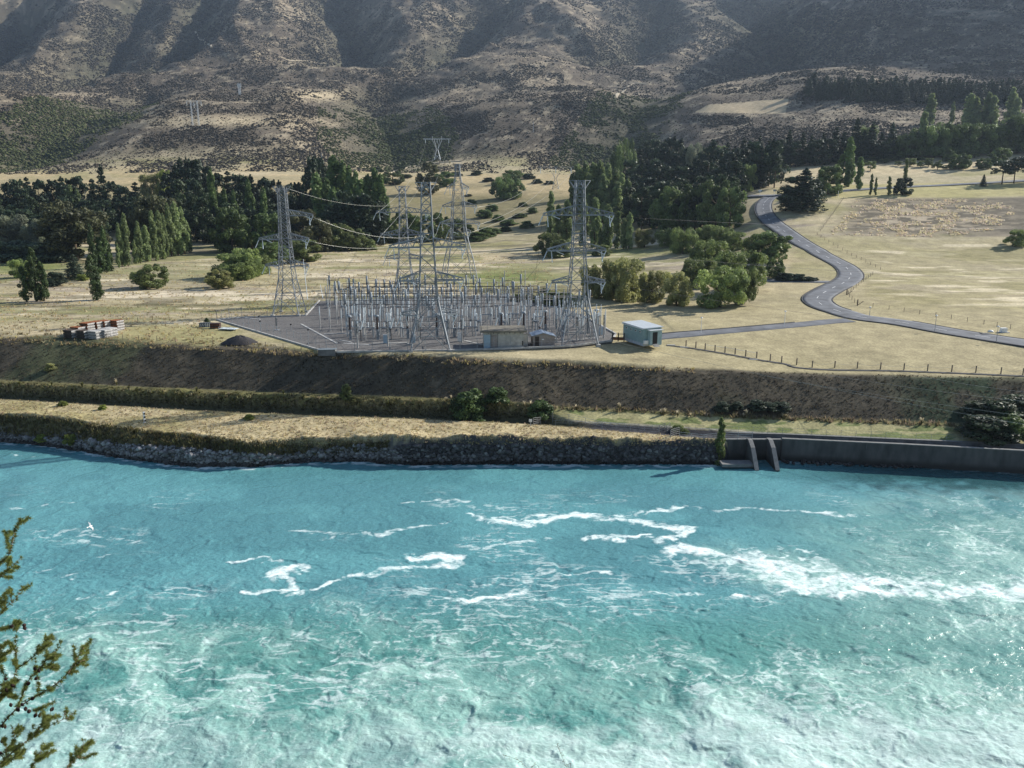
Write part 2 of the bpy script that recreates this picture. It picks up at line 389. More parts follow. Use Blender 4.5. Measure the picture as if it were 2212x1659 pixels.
lastY = Yrow
def _bil(G, x, y):
    j = (x / y - A[0]) / (A[1] - A[0]); j = min(max(j, 0), NA - 1.001); i = np.searchsorted(Yrow, y) - 1; i = min(max(i, 0), NY - 2)
    f = min(max((y - Yrow[i]) / (Yrow[i + 1] - Yrow[i]), 0), 1); j0 = int(j); g = j - j0
    return (G[i, j0] * (1 - g) + G[i, j0 + 1] * g) * (1 - f) + (G[i + 1, j0] * (1 - g) + G[i + 1, j0 + 1] * g) * f
def ground_z(x, y): return float(_bil(ZG, x, y))
def at(px, py, ymin=0.0, ymax=9e9):
    """the first place on the land that the sight line through a measured point meets"""
    a, s = ray(px, py); j = (a - A[0]) / (A[1] - A[0]); j = min(max(j, 0), NA - 1.001); j0 = int(j); g = j - j0
    col = ZG[:, j0] * (1 - g) + ZG[:, j0 + 1] * g; line = EYE + s * Yrow
    hit = np.nonzero((line <= col) & (Yrow >= ymin))[0]
    if len(hit) == 0: Yv = min(ymax, 1500.0)
    elif hit[0] == 0: Yv = Yrow[0]
    else:
        i = hit[0]; d0 = line[i - 1] - col[i - 1]; d1 = line[i] - col[i]
        Yv = Yrow[i - 1] + (Yrow[i] - Yrow[i - 1]) * (d0 / (d0 - d1) if d0 > 0 else 0)
    Yv = min(Yv, ymax)
    return Vector((a * Yv, Yv, ground_z(a * Yv, Yv)))

# --- level pad under the substation
PAD = [(468, 691), (683, 755), (728, 761), (994, 757), (1139, 752), (1232, 748), (1322, 737), (1330, 722), (1255, 680), (1190, 655), (1095, 636), (690, 650), (660, 682), (523, 686)]
PADW = [on_plane(x, y, 13.06) for x, y in PAD]
def inside(poly, X, Y):
    r = np.zeros(X.shape, bool); n = len(poly)
    for i in range(n):
        x1, y1 = poly[i][0], poly[i][1]; x2, y2 = poly[i - 1][0], poly[i - 1][1]
        c = ((y1 > Y) != (y2 > Y)) & (X < (x2 - x1) * (Y - y1) / (y2 - y1 + 1e-12) + x1); r ^= c
    return r
padm = inside([(p.x, p.y) for p in PADW], XG, YG)
ZG[padm] = np.minimum(ZG[padm], 12.98)
ZG[(~padm) & (TG > 9) & (YG < 250) & (XG > -45) & (XG < 36)] = np.minimum(ZG, 13.02)[(~padm) & (TG > 9) & (YG < 250) & (XG > -45) & (XG < 36)]

# --- colours of the land itself
PXG, PYG = world_px(XG, YG, ZG)
def mixc(c, new, m): return c * (1 - m[..., None]) + np.array(new) * m[..., None]
n1 = fbm(XG / 9, YG / 9, 61, 4); n2 = fbm(XG / 30, YG / 22, 62, 4); n3 = fbm(XG / 2.0, YG / 2.0, 63, 3); n4 = fbm(XG / 3.0, YG / 14, 64, 3)
COL = np.zeros(XG.shape + (3,)); COL[:] = (.38, .328, .205)                     # dry terrace grass
t = TG
COL = mixc(COL, (.47, .39, .25), sstep(.5, .62, n2) * .8)                         # bleached seed heads
COL = mixc(COL, (.27, .25, .11), sstep(.52, .66, fbm(XG / 26, YG / 34, 65, 4)) * .75)   # greener hollows
COL = mixc(COL, (.27, .225, .19), sstep(.58, .66, fbm(XG / 20, YG / 7, 66, 4)) * sstep(180, 215, YG) * (1 - sstep(330, 400, YG)) * .65)
COL = mixc(COL, (.345, .298, .175), sstep(1180, 1330, PXG) * (1 - sstep(10.8, 12.2, t)) * .85)   # mown lawn
COL = mixc(COL, (.32, .28, .16), sstep(1650, 1800, PXG) * sstep(11, 12.2, t) * (1 - sstep(13, 14, t)) * (.5 + .5 * n1))
green = np.exp(-(((PXG - 1090) / 110) ** 2 + ((PYG - 600) / 12) ** 2)) + .8 * np.exp(-(((PXG - 40) / 120) ** 2 + ((PYG - 577) / 13) ** 2)) + .6 * np.exp(-(((PXG - 1330) / 80) ** 2 + ((PYG - 545) / 9) ** 2))
COL = mixc(COL, (.14, .17, .05), np.clip(green, 0, 1) * .85)
mead = sstep(9.6, 10.4, t) * (1 - sstep(13.3, 14, t)) * (1 - sstep(1180, 1300, PXG) * (1 - sstep(620, 560, PYG))) * (1 - sstep(1560, 1660, PXG))
bn = fbm(XG / 34, YG / 11, 80, 4, .55)
COL = mixc(COL, (.60, .52, .38), mead * sstep(.55, .66, bn) * .85)
COL = mixc(COL, (.20, .20, .085), mead * sstep(.53, .63, fbm(XG / 30, YG / 13, 81, 4)) * .8)
COL = mixc(COL, (.17, .15, .10), mead * sstep(.60, .68, fbm(XG / 16, YG / 5, 82, 4)) * .75)
drain = np.exp(-((PYG - 661 + 8 * (fbm(XG / 14, YG / 60, 86, 3) - .5) - np.interp(PXG, [0, 470, 700, 1200], [0, -2, -20, -22])) / 3.6) ** 2) * (1 - sstep(1120, 1200, PXG)) * (.35 + .65 * sstep(.4, .55, fbm(XG / 7, YG / 5, 87, 3)))
COL = mixc(COL, (.105, .10, .05), np.clip(drain, 0, 1) * .85)
COL = mixc(COL, (.25, .245, .125), mead * np.clip(np.exp(-(((PXG - 400) / 260) ** 2 + ((PYG - 590) / 26) ** 2)), 0, 1) * .75 * (.4 + .6 * sstep(.4, .55, n2)))
COL = mixc(COL, (.15, .185, .055), np.clip(green, 0, 1) * .85)
rmd = sstep(1840, 1900, PXG) * sstep(10.5, 11.2, t) * (1 - sstep(13.2, 13.8, t))
COL = mixc(COL, (.60, .52, .36), rmd * sstep(.58, .66, fbm(XG / 22, YG / 5, 83, 4)) * .8)
COL = mixc(COL, (.22, .20, .085), rmd * sstep(.52, .62, fbm(XG / 26, YG / 12, 84, 4)) * .6)
# valley side behind the plain
COL = mixc(COL, (.19, .165, .085), sstep(13.2, 14.2, t) * (1 - sstep(15.4, 16.2, t)) * (1 - sstep(1580, 1640, PXG)) * .8)
COL = mixc(COL, (.44, .35, .20), sstep(15.0, 15.4, t) * (1 - sstep(16.2, 16.6, t)) * (1 - sstep(1400, 1500, PXG)) * (.35 + .65 * sstep(.42, .55, n2)))
# rough bank below the upper terrace on the right
rb = sstep(1780, 1850, PXG - (PYG - 500) * -.55) * sstep(13.5, 14.1, t) * (1 - sstep(14.85, 14.97, t))
COL = mixc(COL, (.125, .108, .078), rb)
COL = mixc(COL, (.42, .35, .25), rb * sstep(.5, .58, fbm(XG / 7, YG / 2.5, 67, 4)) * np.exp(-(((PXG - 1980) / 190) ** 2 + ((PYG - 475) / 38) ** 2)) * .95)
COL = mixc(COL, (.36, .32, .14), sstep(14.9, 15.0, t) * (1 - sstep(15.7, 15.8, t)) * sstep(1640, 1720, PXG) * .8)
COL = mixc(COL, (.55, .45, .28), sstep(16.1, 16.3, t) * (1 - sstep(16.9, 17.2, t)) * sstep(1600, 1660, PXG) * .75)
# hills
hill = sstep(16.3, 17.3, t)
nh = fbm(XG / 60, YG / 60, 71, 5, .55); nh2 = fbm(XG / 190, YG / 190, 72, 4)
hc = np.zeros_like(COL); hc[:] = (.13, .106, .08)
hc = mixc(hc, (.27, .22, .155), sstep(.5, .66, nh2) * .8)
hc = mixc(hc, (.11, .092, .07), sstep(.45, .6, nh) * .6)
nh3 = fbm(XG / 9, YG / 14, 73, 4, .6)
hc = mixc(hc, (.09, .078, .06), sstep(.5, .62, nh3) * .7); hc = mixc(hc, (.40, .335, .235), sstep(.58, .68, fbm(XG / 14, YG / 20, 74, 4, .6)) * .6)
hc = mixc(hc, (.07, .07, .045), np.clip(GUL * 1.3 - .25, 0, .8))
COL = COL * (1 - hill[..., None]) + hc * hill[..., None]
fld = inside([(1530, 226), (1702, 213), (1698, 246), (1500, 243)], PXG, PYG) & (t > 17)
COL[fld] = (.46, .37, .24)
for bx, by, sx, sy in ((675, 205, 70, 9), (470, 262, 190, 14), (500, 375, 120, 5), (1000, 352, 90, 5)):
    COL = mixc(COL, (.56, .46, .30), np.exp(-(((PXG - bx) / sx) ** 2 + ((PYG - by) / sy) ** 2)) * (t > 16) * .8)
# embankment, berm, ditch, strip
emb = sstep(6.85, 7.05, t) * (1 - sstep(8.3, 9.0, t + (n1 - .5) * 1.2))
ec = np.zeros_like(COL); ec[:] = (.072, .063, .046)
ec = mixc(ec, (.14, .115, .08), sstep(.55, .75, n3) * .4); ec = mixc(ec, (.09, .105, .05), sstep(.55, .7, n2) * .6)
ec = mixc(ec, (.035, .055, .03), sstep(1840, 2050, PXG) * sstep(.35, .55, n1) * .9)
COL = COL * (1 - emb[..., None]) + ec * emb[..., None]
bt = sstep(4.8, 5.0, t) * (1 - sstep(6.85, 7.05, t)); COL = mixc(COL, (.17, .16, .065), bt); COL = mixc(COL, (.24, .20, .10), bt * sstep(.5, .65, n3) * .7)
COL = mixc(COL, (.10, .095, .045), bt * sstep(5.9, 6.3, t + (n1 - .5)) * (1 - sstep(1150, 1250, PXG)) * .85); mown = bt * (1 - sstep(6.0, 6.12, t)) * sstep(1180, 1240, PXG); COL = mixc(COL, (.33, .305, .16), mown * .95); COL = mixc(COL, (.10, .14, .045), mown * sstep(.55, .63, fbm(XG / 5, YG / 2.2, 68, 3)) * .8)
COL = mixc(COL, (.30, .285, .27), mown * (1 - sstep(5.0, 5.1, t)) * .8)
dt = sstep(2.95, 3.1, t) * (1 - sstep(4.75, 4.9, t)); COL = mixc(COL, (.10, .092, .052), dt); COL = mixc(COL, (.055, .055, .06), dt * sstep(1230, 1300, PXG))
st = sstep(1.85, 2.05, t) * (1 - sstep(2.9, 3.05, t)); COL = mixc(COL, (.40, .335, .20), st); COL = mixc(COL, (.28, .245, .11), st * sstep(.5, .62, n2) * .7); COL = mixc(COL, (.5, .42, .25), st * sstep(.55, .68, n1) * .6)
rk = (1 - sstep(1.85, 2.0, t + (n1 - .5) * .35)); COL = mixc(COL, (.135, .127, .122), rk)
COL = mixc(COL, (.12, .105, .05), rk * sstep(.9, 1.5, t + (n1 - .5) * 1.4) * (1 - sstep(780, 850, PXG)) * .9)
COL = mixc(COL, (.062, .060, .064), rk * cliff); COL = mixc(COL, (.16, .15, .15), rk * cliff * sstep(.62, .75, n3) * .6)
COL = mixc(COL, (.035, .032, .03), rk * (1 - sstep(.25, .6, ZG)))                    # wet line
COL = mixc(COL, (.09, .09, .09), sstep(1580, 1600, PXG) * (t < 4.75))
COL *= (.82 + .36 * fbm(XG / 4, YG / 4, 69, 3))[..., None]
M_ground = attr_mat('dry_grass_land', 2.2, .32, .95, .35, .25, .3, .22)
vv = np.stack([XG, YG, ZG], -1).reshape(-1, 3)
ii = np.arange(NY * NA).reshape(NY, NA)
fq = np.stack([ii[:-1, :-1], ii[:-1, 1:], ii[1:, 1:], ii[1:, :-1]], -1).reshape(-1, 4)
cut = np.searchsorted(Yrow, 700)
# valley floor and hills are two sheets that share the row of vertices where they meet
def sheet(name, i0, i1):
    sub = ii[i0:i1]; q = np.stack([sub[:-1, :-1], sub[:-1, 1:], sub[1:, 1:], sub[1:, :-1]], -1).reshape(-1, 4) - ii[i0, 0]
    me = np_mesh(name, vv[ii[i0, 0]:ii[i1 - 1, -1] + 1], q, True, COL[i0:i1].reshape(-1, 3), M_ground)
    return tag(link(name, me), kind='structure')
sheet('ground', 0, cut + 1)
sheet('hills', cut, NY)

# ---------------------------------------------------------------- the river
def polyd(X, Y, pts):
    best = np.full(X.shape, 1e9)
    for (x1, y1), (x2, y2) in zip(pts[:-1], pts[1:]):
        dx, dy = x2 - x1, y2 - y1; tt = np.clip(((X - x1) * dx + (Y - y1) * dy) / (dx * dx + dy * dy + 1e-9), 0, 1)
        best = np.minimum(best, np.hypot(X - x1 - tt * dx, Y - y1 - tt * dy))
    return best
WA = 1150; wa = np.linspace(-.98, .98, WA)
wy = np.concatenate([np.linspace(33, 52, 60, endpoint=False), np.linspace(52, 95, 520, endpoint=False), np.linspace(95, 152, 420)])
WX = wa[None, :] * wy[:, None]; WY = np.repeat(wy[:, None], WA, 1)
WPX, WPY = world_px(WX, WY, np.zeros_like(WX))
# slow swirl warps everything on the surface
ux = (fbm(WX / 9, WY / 9, 101, 4) - .5); uy = (fbm(WX / 9, WY / 9, 102, 4) - .5)
vx = (fbm(WX / 2.2, WY / 2.2, 103, 4) - .5); vy = (fbm(WX / 2.2, WY / 2.2, 104, 4) - .5)
# boiling of the tail race grows towards the near side and the right
boil = sstep(1290, 1480, WPY + 60 * ux * 3 - 90 * sstep(1250, 1700, WPX)) * (1 - .75 * np.exp(-(((WPX - 1120) / 260) ** 2 + ((WPY - 1400) / 75) ** 2)))
boil = np.maximum(boil, .62 * sstep(1640, 2150, WPX + 200 * ux) * sstep(1040, 1100, WPY) * (1 - sstep(1330, 1420, WPY)) )
boil = np.clip(boil, 0, 1)
amp = .10 + .09 * sstep(1030, 1300, WPY) + .05 * boil
WZ = (fbm(WX / 2.8 + vx * 1.5, WY / 2.1 + vy * 1.5, 111, 5, .55) - .5) * 2.0 * amp + (fbm(WX / 9 + ux, WY / 6 + uy, 112, 3) - .5) * .55 * (.35 + boil)
chop = fbm(WX / .9 + vx * 1.5, WY / .7 + vy * 1.5, 113, 3, .55, True) - .55; WZ = WZ + chop * (.05 - .015 * boil)
STREAKS = [  # (half width m, strength, points)
 (.55, .9, [(1000,1110),(1060,1125),(1150,1118),(1290,1115),(1400,1105),(1500,1098),(1530,1103)]),
 (.95, 1.2, [(1080,1128),(1200,1126),(1330,1118),(1420,1126),(1500,1140),(1485,1153),(1420,1160)]), (.8, 1.1, [(1420,1160),(1385,1148),(1340,1164),(1270,1166)]),
 (.5, .8, [(1560,1106),(1620,1100),(1700,1105),(1880,1109)]),
 (1.5, 1.3, [(1430,1196),(1480,1175),(1500,1192)]), (1.1, 1.1, [(1500,1190),(1560,1200),(1640,1230),(1720,1258)]), (3.0, 1.0, [(1620,1215),(1720,1250),(1850,1265),(1980,1270),(2300,1280)]),
 (2.2, .7, [(1600,1200),(1700,1205),(1760,1230)]),
 (.55, .75, [(640,1140),(720,1145),(760,1150),(850,1150),(920,1135),(960,1125)]), (.4, .6, [(720,1163),(745,1150),(800,1140)]),
 (.45, .95, [(500,1205),(560,1215),(640,1218),(690,1222)]), (.95, 1.25, [(600,1243),(650,1228),(680,1224)]), (.5, 1.0, [(610,1245),(625,1260),(560,1270),(510,1278)]), (.5, 1.0, [(600,1272),(690,1262),(755,1245)]),
 (.95, 1.2, [(885,1207),(950,1200),(1005,1210),(950,1224)]), (.5, .85, [(930,1225),(850,1232),(770,1240)]),
 (.65, 1.2, [(940,1290),(1000,1300),(1090,1298),(1165,1288)]), (.5, .95, [(1170,1285),(1160,1262),(1200,1240),(1290,1235)]),
 (.35, .6, [(860,1085),(930,1080),(1010,1085)]), (.4, .75, [(150,1300),(210,1296),(240,1287)]), (.35, .65, [(60,1238),(110,1230),(160,1215),(240,1205)]), (.35, .7, [(130,1245),(170,1250),(150,1262)]),
 (.7, .8, [(1580,1290),(1690,1286),(1760,1262)]), (.5, .7, [(1060,1190),(1130,1175),(1200,1160)]), (.35, .6, [(1280,1278),(1380,1272),(1500,1270)]), (.3, .5, [(0,1100),(60,1095),(170,1085)]), (.3, .5, [(20,985),(80,990)]),
]
foam = np.zeros_like(WX)
SX = WX + ux * 4.5 + vx * 1.8; SY = WY + uy * 5 + vy * 2.0
for hw, st_, pts in STREAKS:
    pw = [tuple(on_plane(px, py, 0)[:2]) for px, py in pts]
    xs = [p[0] for p in pw]; ys = [p[1] for p in pw]
    m = (SX > min(xs) - 6) & (SX < max(xs) + 6) & (SY > min(ys) - 6) & (SY < max(ys) + 6)
    idx = np.nonzero(m)
    if len(idx[0]) == 0: continue
    d = polyd(SX[idx], SY[idx], pw); foam[idx] = np.maximum(foam[idx], st_ * (1 - sstep(hw * .25, hw * 1.5, d)))
tex = fbm(WX / 1.2 + vx * 2, WY / .9 + vy * 2, 121, 4, .5)
lace = fbm(WX / 2.6 + vx * 2.6, WY / 2.1 + vy * 2.6, 122, 5, .6, True)
rag = fbm(WX / .55 + vx * 2, WY / .45 + vy * 2, 130, 4, .6)
holes = fbm(WX / 1.7 + vx * 3, WY / 1.0 + vy * 3, 133, 4, .6)
foam = np.clip(foam * 1.2 - (1 - sstep(.36, .60, tex)) * .55 - (1 - sstep(.35, .55, rag)) * .35 - (1 - sstep(.38, .52, holes)) * .55, 0, 1)
flecks = sstep(.70, .82, fbm(WX / 2.4 + ux * 3, WY / .7 + vy * 1.6, 123, 4, .55, True)) * sstep(.54, .68, fbm(WX / 12, WY / 8, 124, 3)) * .5
foam = np.maximum(foam, flecks * sstep(1040, 1120, WPY))
lace2 = fbm(WX / 1.15 + vx * 3 + ux * 3, WY / .95 + vy * 3 + uy * 3, 132, 4, .6, True)
veins = np.maximum(sstep(.72, .93, lace) * .6, sstep(.74, .93, lace2) * .7) * sstep(.05, .6, boil + .25 * sstep(1180, 1300, WPY))
cloud = sstep(.40, .62, fbm(WX / 8 + ux * 4, WY / 5.5 + uy * 4, 138, 5, .55))
foam = np.maximum(foam, veins * (.22 + .78 * cloud))
white = sstep(.46, .72, fbm(WX / 9 + ux * 5, WY / 6.5 + uy * 5, 125, 6, .58) * .7 + .38 * sstep(1450, 1640, WPY) + .16 * sstep(1700, 2150, WPX) * sstep(1280, 1420, WPY)) * boil
foam = np.maximum(foam, white * (.12 + .55 * tex) * (.55 + .45 * sstep(700, 1500, WPX)))
milk = np.clip(boil * (.0 + 2.5 * (fbm(WX / 7 + ux * 4, WY / 5 + uy * 4, 126, 5, .55) - .28)), 0, 1)
s4 = polyd(SX, SY, [tuple(on_plane(px, py, 0)[:2]) for px, py in ((1560, 1200), (1640, 1228), (1720, 1252), (1850, 1262), (1980, 1268), (2350, 1280))])
milk = np.maximum(milk, .8 * (1 - sstep(.5, 6.5, s4)) * (.35 + .65 * sstep(.38, .6, fbm(WX / 5 + ux * 3, WY / 3.2 + uy * 3, 136, 4))))
shoreY = np.interp(WX / WY, A, LY[0])
edge = (1 - sstep(.0, 1.5, np.abs(WY - shoreY + .6 + vx * 1.5))) * sstep(.48, .6, fbm(WX / 1.3, WY / .6, 127, 3)); foam = np.maximum(foam, edge * .8 * (1 - .6 * sstep(1560, 1620, WPX)))
WC = np.zeros(WX.shape + (3,)); WC[:] = (.088, .245, .272)
WC = mixc(WC, (.115, .31, .335), sstep(.42, .62, fbm(WX / 16, WY / 8, 128, 3)) * .8)
WC = mixc(WC, (.085, .25, .225), sstep(1250, 1400, WPY) * .85)
WC = mixc(WC, (.14, .30, .27), sstep(1500, 2000, WPX) * sstep(1050, 1150, WPY) * .7)
WC = mixc(WC, (.02, .07, .08), sstep(1640, 1950, WPX) * (1 - sstep(1022, 1062, WPY - (WPX - 1700) * .05 + 60 * vx)) * .9)  # dark reflection of the bank, painted into the water colour by the right wall
WC = mixc(WC, (.34, .54, .485), milk * .88)
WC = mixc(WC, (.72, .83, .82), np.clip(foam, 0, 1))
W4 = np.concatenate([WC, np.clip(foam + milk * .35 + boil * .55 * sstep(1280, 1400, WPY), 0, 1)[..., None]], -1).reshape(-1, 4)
def water_mat():
    m, n, b, L = new_mat('river_water')
    a = n.nodes.new('ShaderNodeAttribute'); a.attribute_name = 'col'
    g = n.nodes.new('ShaderNodeNewGeometry'); mp = n.nodes.new('ShaderNodeMapping'); mp.inputs['Scale'].default_value = (1.0, 1.25, 1.0)
    L.new(g.outputs['Position'], mp.inputs['Vector'])
    no = n.nodes.new('ShaderNodeTexNoise'); no.inputs['Scale'].default_value = 2.3; no.inputs['Detail'].default_value = 4; no.inputs['Roughness'].default_value = .55; no.inputs['Distortion'].default_value = .8
    L.new(mp.outputs[0], no.inputs['Vector'])
    bp = n.nodes.new('ShaderNodeBump'); bp.inputs['Strength'].default_value = .48; bp.inputs['Distance'].default_value = .16
    L.new(no.outputs['Fac'], bp.inputs['Height']); L.new(bp.outputs[0], b.inputs['Normal'])
    mr = n.nodes.new('ShaderNodeMapRange'); mr.inputs[1].default_value = .3; mr.inputs[2].default_value = .7; mr.inputs[3].default_value = .86; mr.inputs[4].default_value = 1.14
    L.new(no.outputs['Fac'], mr.inputs[0])
    mx = n.nodes.new('ShaderNodeMix'); mx.data_type = 'RGBA'; mx.blend_type = 'MULTIPLY'; mx.inputs['Factor'].default_value = 1
    L.new(a.outputs['Color'], mx.inputs['A']); L.new(mr.outputs[0], mx.inputs['B']); L.new(mx.outputs['Result'], b.inputs['Base Color'])
    r2 = n.nodes.new('ShaderNodeMapRange'); r2.inputs[3].default_value = .16; r2.inputs[4].default_value = .85; b.inputs['Specular IOR Level'].default_value = .42
    L.new(a.outputs['Alpha'], r2.inputs[0]); L.new(r2.outputs[0], b.inputs['Roughness'])
    b.inputs['IOR'].default_value = 1.333
    return m
wi = np.arange(len(wy) * WA).reshape(len(wy), WA)
wf_ = np.stack([wi[:-1, :-1], wi[:-1, 1:], wi[1:, 1:], wi[1:, :-1]], -1).reshape(-1, 4)
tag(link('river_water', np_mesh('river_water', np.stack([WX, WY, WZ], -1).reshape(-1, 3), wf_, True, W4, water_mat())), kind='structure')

# steep near bank that carries the viewer, below the bottom of the view
nb_a = np.linspace(-60, 60, 90); nb_y = np.linspace(-14, 37, 60)
BX, BY = np.meshgrid(nb_a, nb_y)
BZ = np.interp(BY, [-14, 1.2, 5, 12, 30, 37], [41.4, 41.2, 36.6, 27.5, 3.5, -2.5]) + (fbm(BX / 4, BY / 4, 131, 4) - .5) * 1.2
bi = np.arange(BX.size).reshape(BX.shape)
tag(link('river_bank', np_mesh('river_bank', np.stack([BX, BY, BZ], -1).reshape(-1, 3),
    np.stack([bi[:-1, :-1], bi[:-1, 1:], bi[1:, 1:], bi[1:, :-1]], -1).reshape(-1, 4), True, np.tile(np.array([[.14, .13, .07]]), (BX.size, 1)), M_ground)), kind='structure')
# ---------------------------------------------------------------- trees
def leaf_cloud(clumps, size, seed, aspect=1.0, vertical=0.0, shell=.62):
    """leaf faces spread through a list of ellipsoid clumps (x,y,z,rx,ry,rz,count,tint)"""
    g = np.random.default_rng(seed); P_ = []; N_ = []; T_ = []
    for x, y, z, rx, ry, rz, n, tint in clumps:
        n = int(n * 1.5); d = g.normal(size=(n, 3)); d /= np.linalg.norm(d, axis=1)[:, None]
        r = shell + (1.08 - shell) * g.random(n) ** .7
        P_.append(np.array([x, y, z]) + d * np.array([rx, ry, rz]) * r[:, None])
        nn = d / np.array([rx, ry, rz]); nn /= np.linalg.norm(nn, axis=1)[:, None]; N_.append(nn + g.normal(size=(n, 3)) * .55)
        T_.append(np.clip(tint + g.normal(size=n) * .16, 0, 1))
    P_ = np.concatenate(P_); N_ = np.concatenate(N_); T_ = np.concatenate(T_); n = len(P_)
    N_ /= np.linalg.norm(N_, axis=1)[:, None]
    up = g.normal(size=(n, 3)); up[:, 2] += vertical * 3
    a = np.cross(N_, up); a /= np.linalg.norm(a, axis=1)[:, None] + 1e-9; b = np.cross(N_, a)
    s = size * 1.35 * (.6 + .8 * g.random(n)); a *= (s / math.sqrt(aspect))[:, None]; b *= (s * math.sqrt(aspect))[:, None]
    j = lambda: (.7 + .6 * g.random(n))[:, None]
    V = np.stack([P_ - a * .5 * j(), P_ + b * .5 * j(), P_ + a * .5 * j(), P_ - b * .5 * j()], 1).reshape(-1, 3)
    V[:, 2] = np.maximum(V[:, 2], .004)
    return V, np.arange(4 * n).reshape(n, 4), np.repeat(T_, 4)[:, None].repeat(3, 1)

def crown_clumps(kind, seed):
    g = random.Random(seed); cl = []
    if kind in ('poplar', 'cypress', 'thin'):
        wd = {'poplar': .105, 'cypress': .13, 'thin': .085}[kind]
        for i in range({'poplar': 34, 'cypress': 40, 'thin': 22}[kind]):
            z = .07 + .87 * (i + g.random()) / (34 if kind == 'poplar' else 40 if kind == 'cypress' else 22)
            prof = math.sin(math.pi * min(1, (z + .12) / 1.12) ** .75) ** .6; r = wd * prof * g.uniform(.15, .9); t = g.uniform(0, 6.28)
            cl.append((r * math.cos(t), r * math.sin(t), z, .036 + .016 * prof, .036 + .016 * prof, g.uniform(.06, .105) * (1.1 - .35 * z), 110 if kind == 'cypress' else 66, g.uniform(.2, .8)))
        cl.append((0, 0, .955, .014, .014, .045, 26, .6)); cl.append((g.uniform(-.02, .02), 0, .90, .022, .022, .06, 30, .5))
    elif kind == 'grove':           # several poplar leaders growing as one wide crown
        for k in range(7):
            x = -.2 + .4 * k / 6 + g.uniform(-.02, .02); y = g.uniform(-.1, .1); h = g.uniform(.72, 1.0) if k not in (2, 3) else g.uniform(.92, 1.0)
            for i in range(17):
                z = (.06 + .9 * (i + g.random()) / 17) * h; pr = math.sin(math.pi * min(1, (z / h + .12) / 1.12) ** .75) ** .6; r = .055 * pr * g.random(); t = g.uniform(0, 6.28)
                cl.append((x + r * math.cos(t), y + r * math.sin(t), z, .03 + .02 * pr, .03 + .02 * pr, .07, 50, g.uniform(.2, .8)))
    elif kind == 'conifer':
        for i in range(13):
            z = .08 + .86 * i / 12; r = .25 * (1 - z) ** .85 + .012; n = max(3, int(8 * (1 - z) + 3))
            for k in range(n):
                t = 6.28 * (k + g.random() * .7) / n; rr = r * g.uniform(.45, 1.05); L = .35 * r + .018
                cl.append((rr * .62 * math.cos(t), rr * .62 * math.sin(t), z - .10 * rr + g.uniform(-.02, .02), L, L, .022 + .07 * r, 24, g.uniform(.1, .7)))
        cl.append((0, 0, .96, .012, .012, .045, 22, .5))
    elif kind == 'pine':
        for i in range(40):
            z = g.uniform(.07, .93); prof = (math.sin(math.pi * min(1, z * .93 + .1))) ** .55; t = g.uniform(0, 6.28); r = .25 * prof * math.sqrt(g.random())
            s = g.uniform(.045, .095); cl.append((r * math.cos(t), r * math.sin(t), z, s, s, s * 1.05, 62, g.uniform(.05, .8)))
        for k in range(5): cl.append((g.uniform(-.07, .07), g.uniform(-.07, .07), g.uniform(.88, .97), .03, .03, .05, 30, g.random()))
    elif kind == 'stone_pine':
        for i in range(26):
            z = g.uniform(.45, .95); t = g.uniform(0, 6.28); r = .36 * math.sqrt(g.random()) * (1.15 - abs(z - .65) * 1.2)
            cl.append((r * math.cos(t), r * math.sin(t), z, .11, .11, .055, 55, g.uniform(.05, .8)))
    elif kind in ('willow', 'bronze', 'round'):
        for i in range(52):
            z = g.uniform(.08, .9); prof = math.sqrt(max(.05, 1 - ((z - .46) / .56) ** 2)); t = g.uniform(0, 6.28); r = .43 * prof * g.random() ** .42
            s = g.uniform(.065, .125); cl.append((r * math.cos(t), r * math.sin(t), z, s, s, s * (1.35 if kind == 'willow' else .95), 150, g.uniform(.1, .9)))
    elif kind == 'small':
        for i in range(26):
            z = g.uniform(.2, .9); prof = math.sqrt(max(.05, 1 - ((z - .52) / .46) ** 2)); t = g.uniform(0, 6.28); r = .42 * prof * math.sqrt(g.random())
            s = g.uniform(.08, .14); cl.append((r * math.cos(t), r * math.sin(t), z, s, s, s * .85, 80, g.uniform(.1, .9)))
    else:                           # bush, foliage down to the ground
        for i in range(46):
            z = g.uniform(.06, .86); prof = math.sqrt(max(.05, 1 - (z / .98) ** 2)); t = g.uniform(0, 6.28); r = .42 * prof * g.random() ** .4
            s = g.uniform(.1, .17); cl.append((r * math.cos(t), r * math.sin(t), z, s, s, s * .9, 90, g.uniform(.1, .9)))
    return cl
LEAFSIZE = {'poplar': (.026, 1.3, .3), 'cypress': (.017, 1.5, .6), 'thin': (.024, 1.4, .4), 'grove': (.026, 1.3, .3), 'conifer': (.024, 1.7, 0), 'pine': (.027, 1.1, .2),
            'stone_pine': (.036, 1.2, .1), 'willow': (.024, 2.2, 1.0), 'bronze': (.028, 1.1, 0), 'round': (.028, 1.1, 0), 'small': (.045, 1.3, .1), 'bush': (.048, 1.2, .1)}
BARE = {'poplar': .08, 'cypress': .07, 'thin': .06, 'grove': .08, 'conifer': .07, 'pine': .16, 'stone_pine': .5, 'willow': .2, 'bronze': .2, 'round': .2, 'small': .45, 'bush': .1}
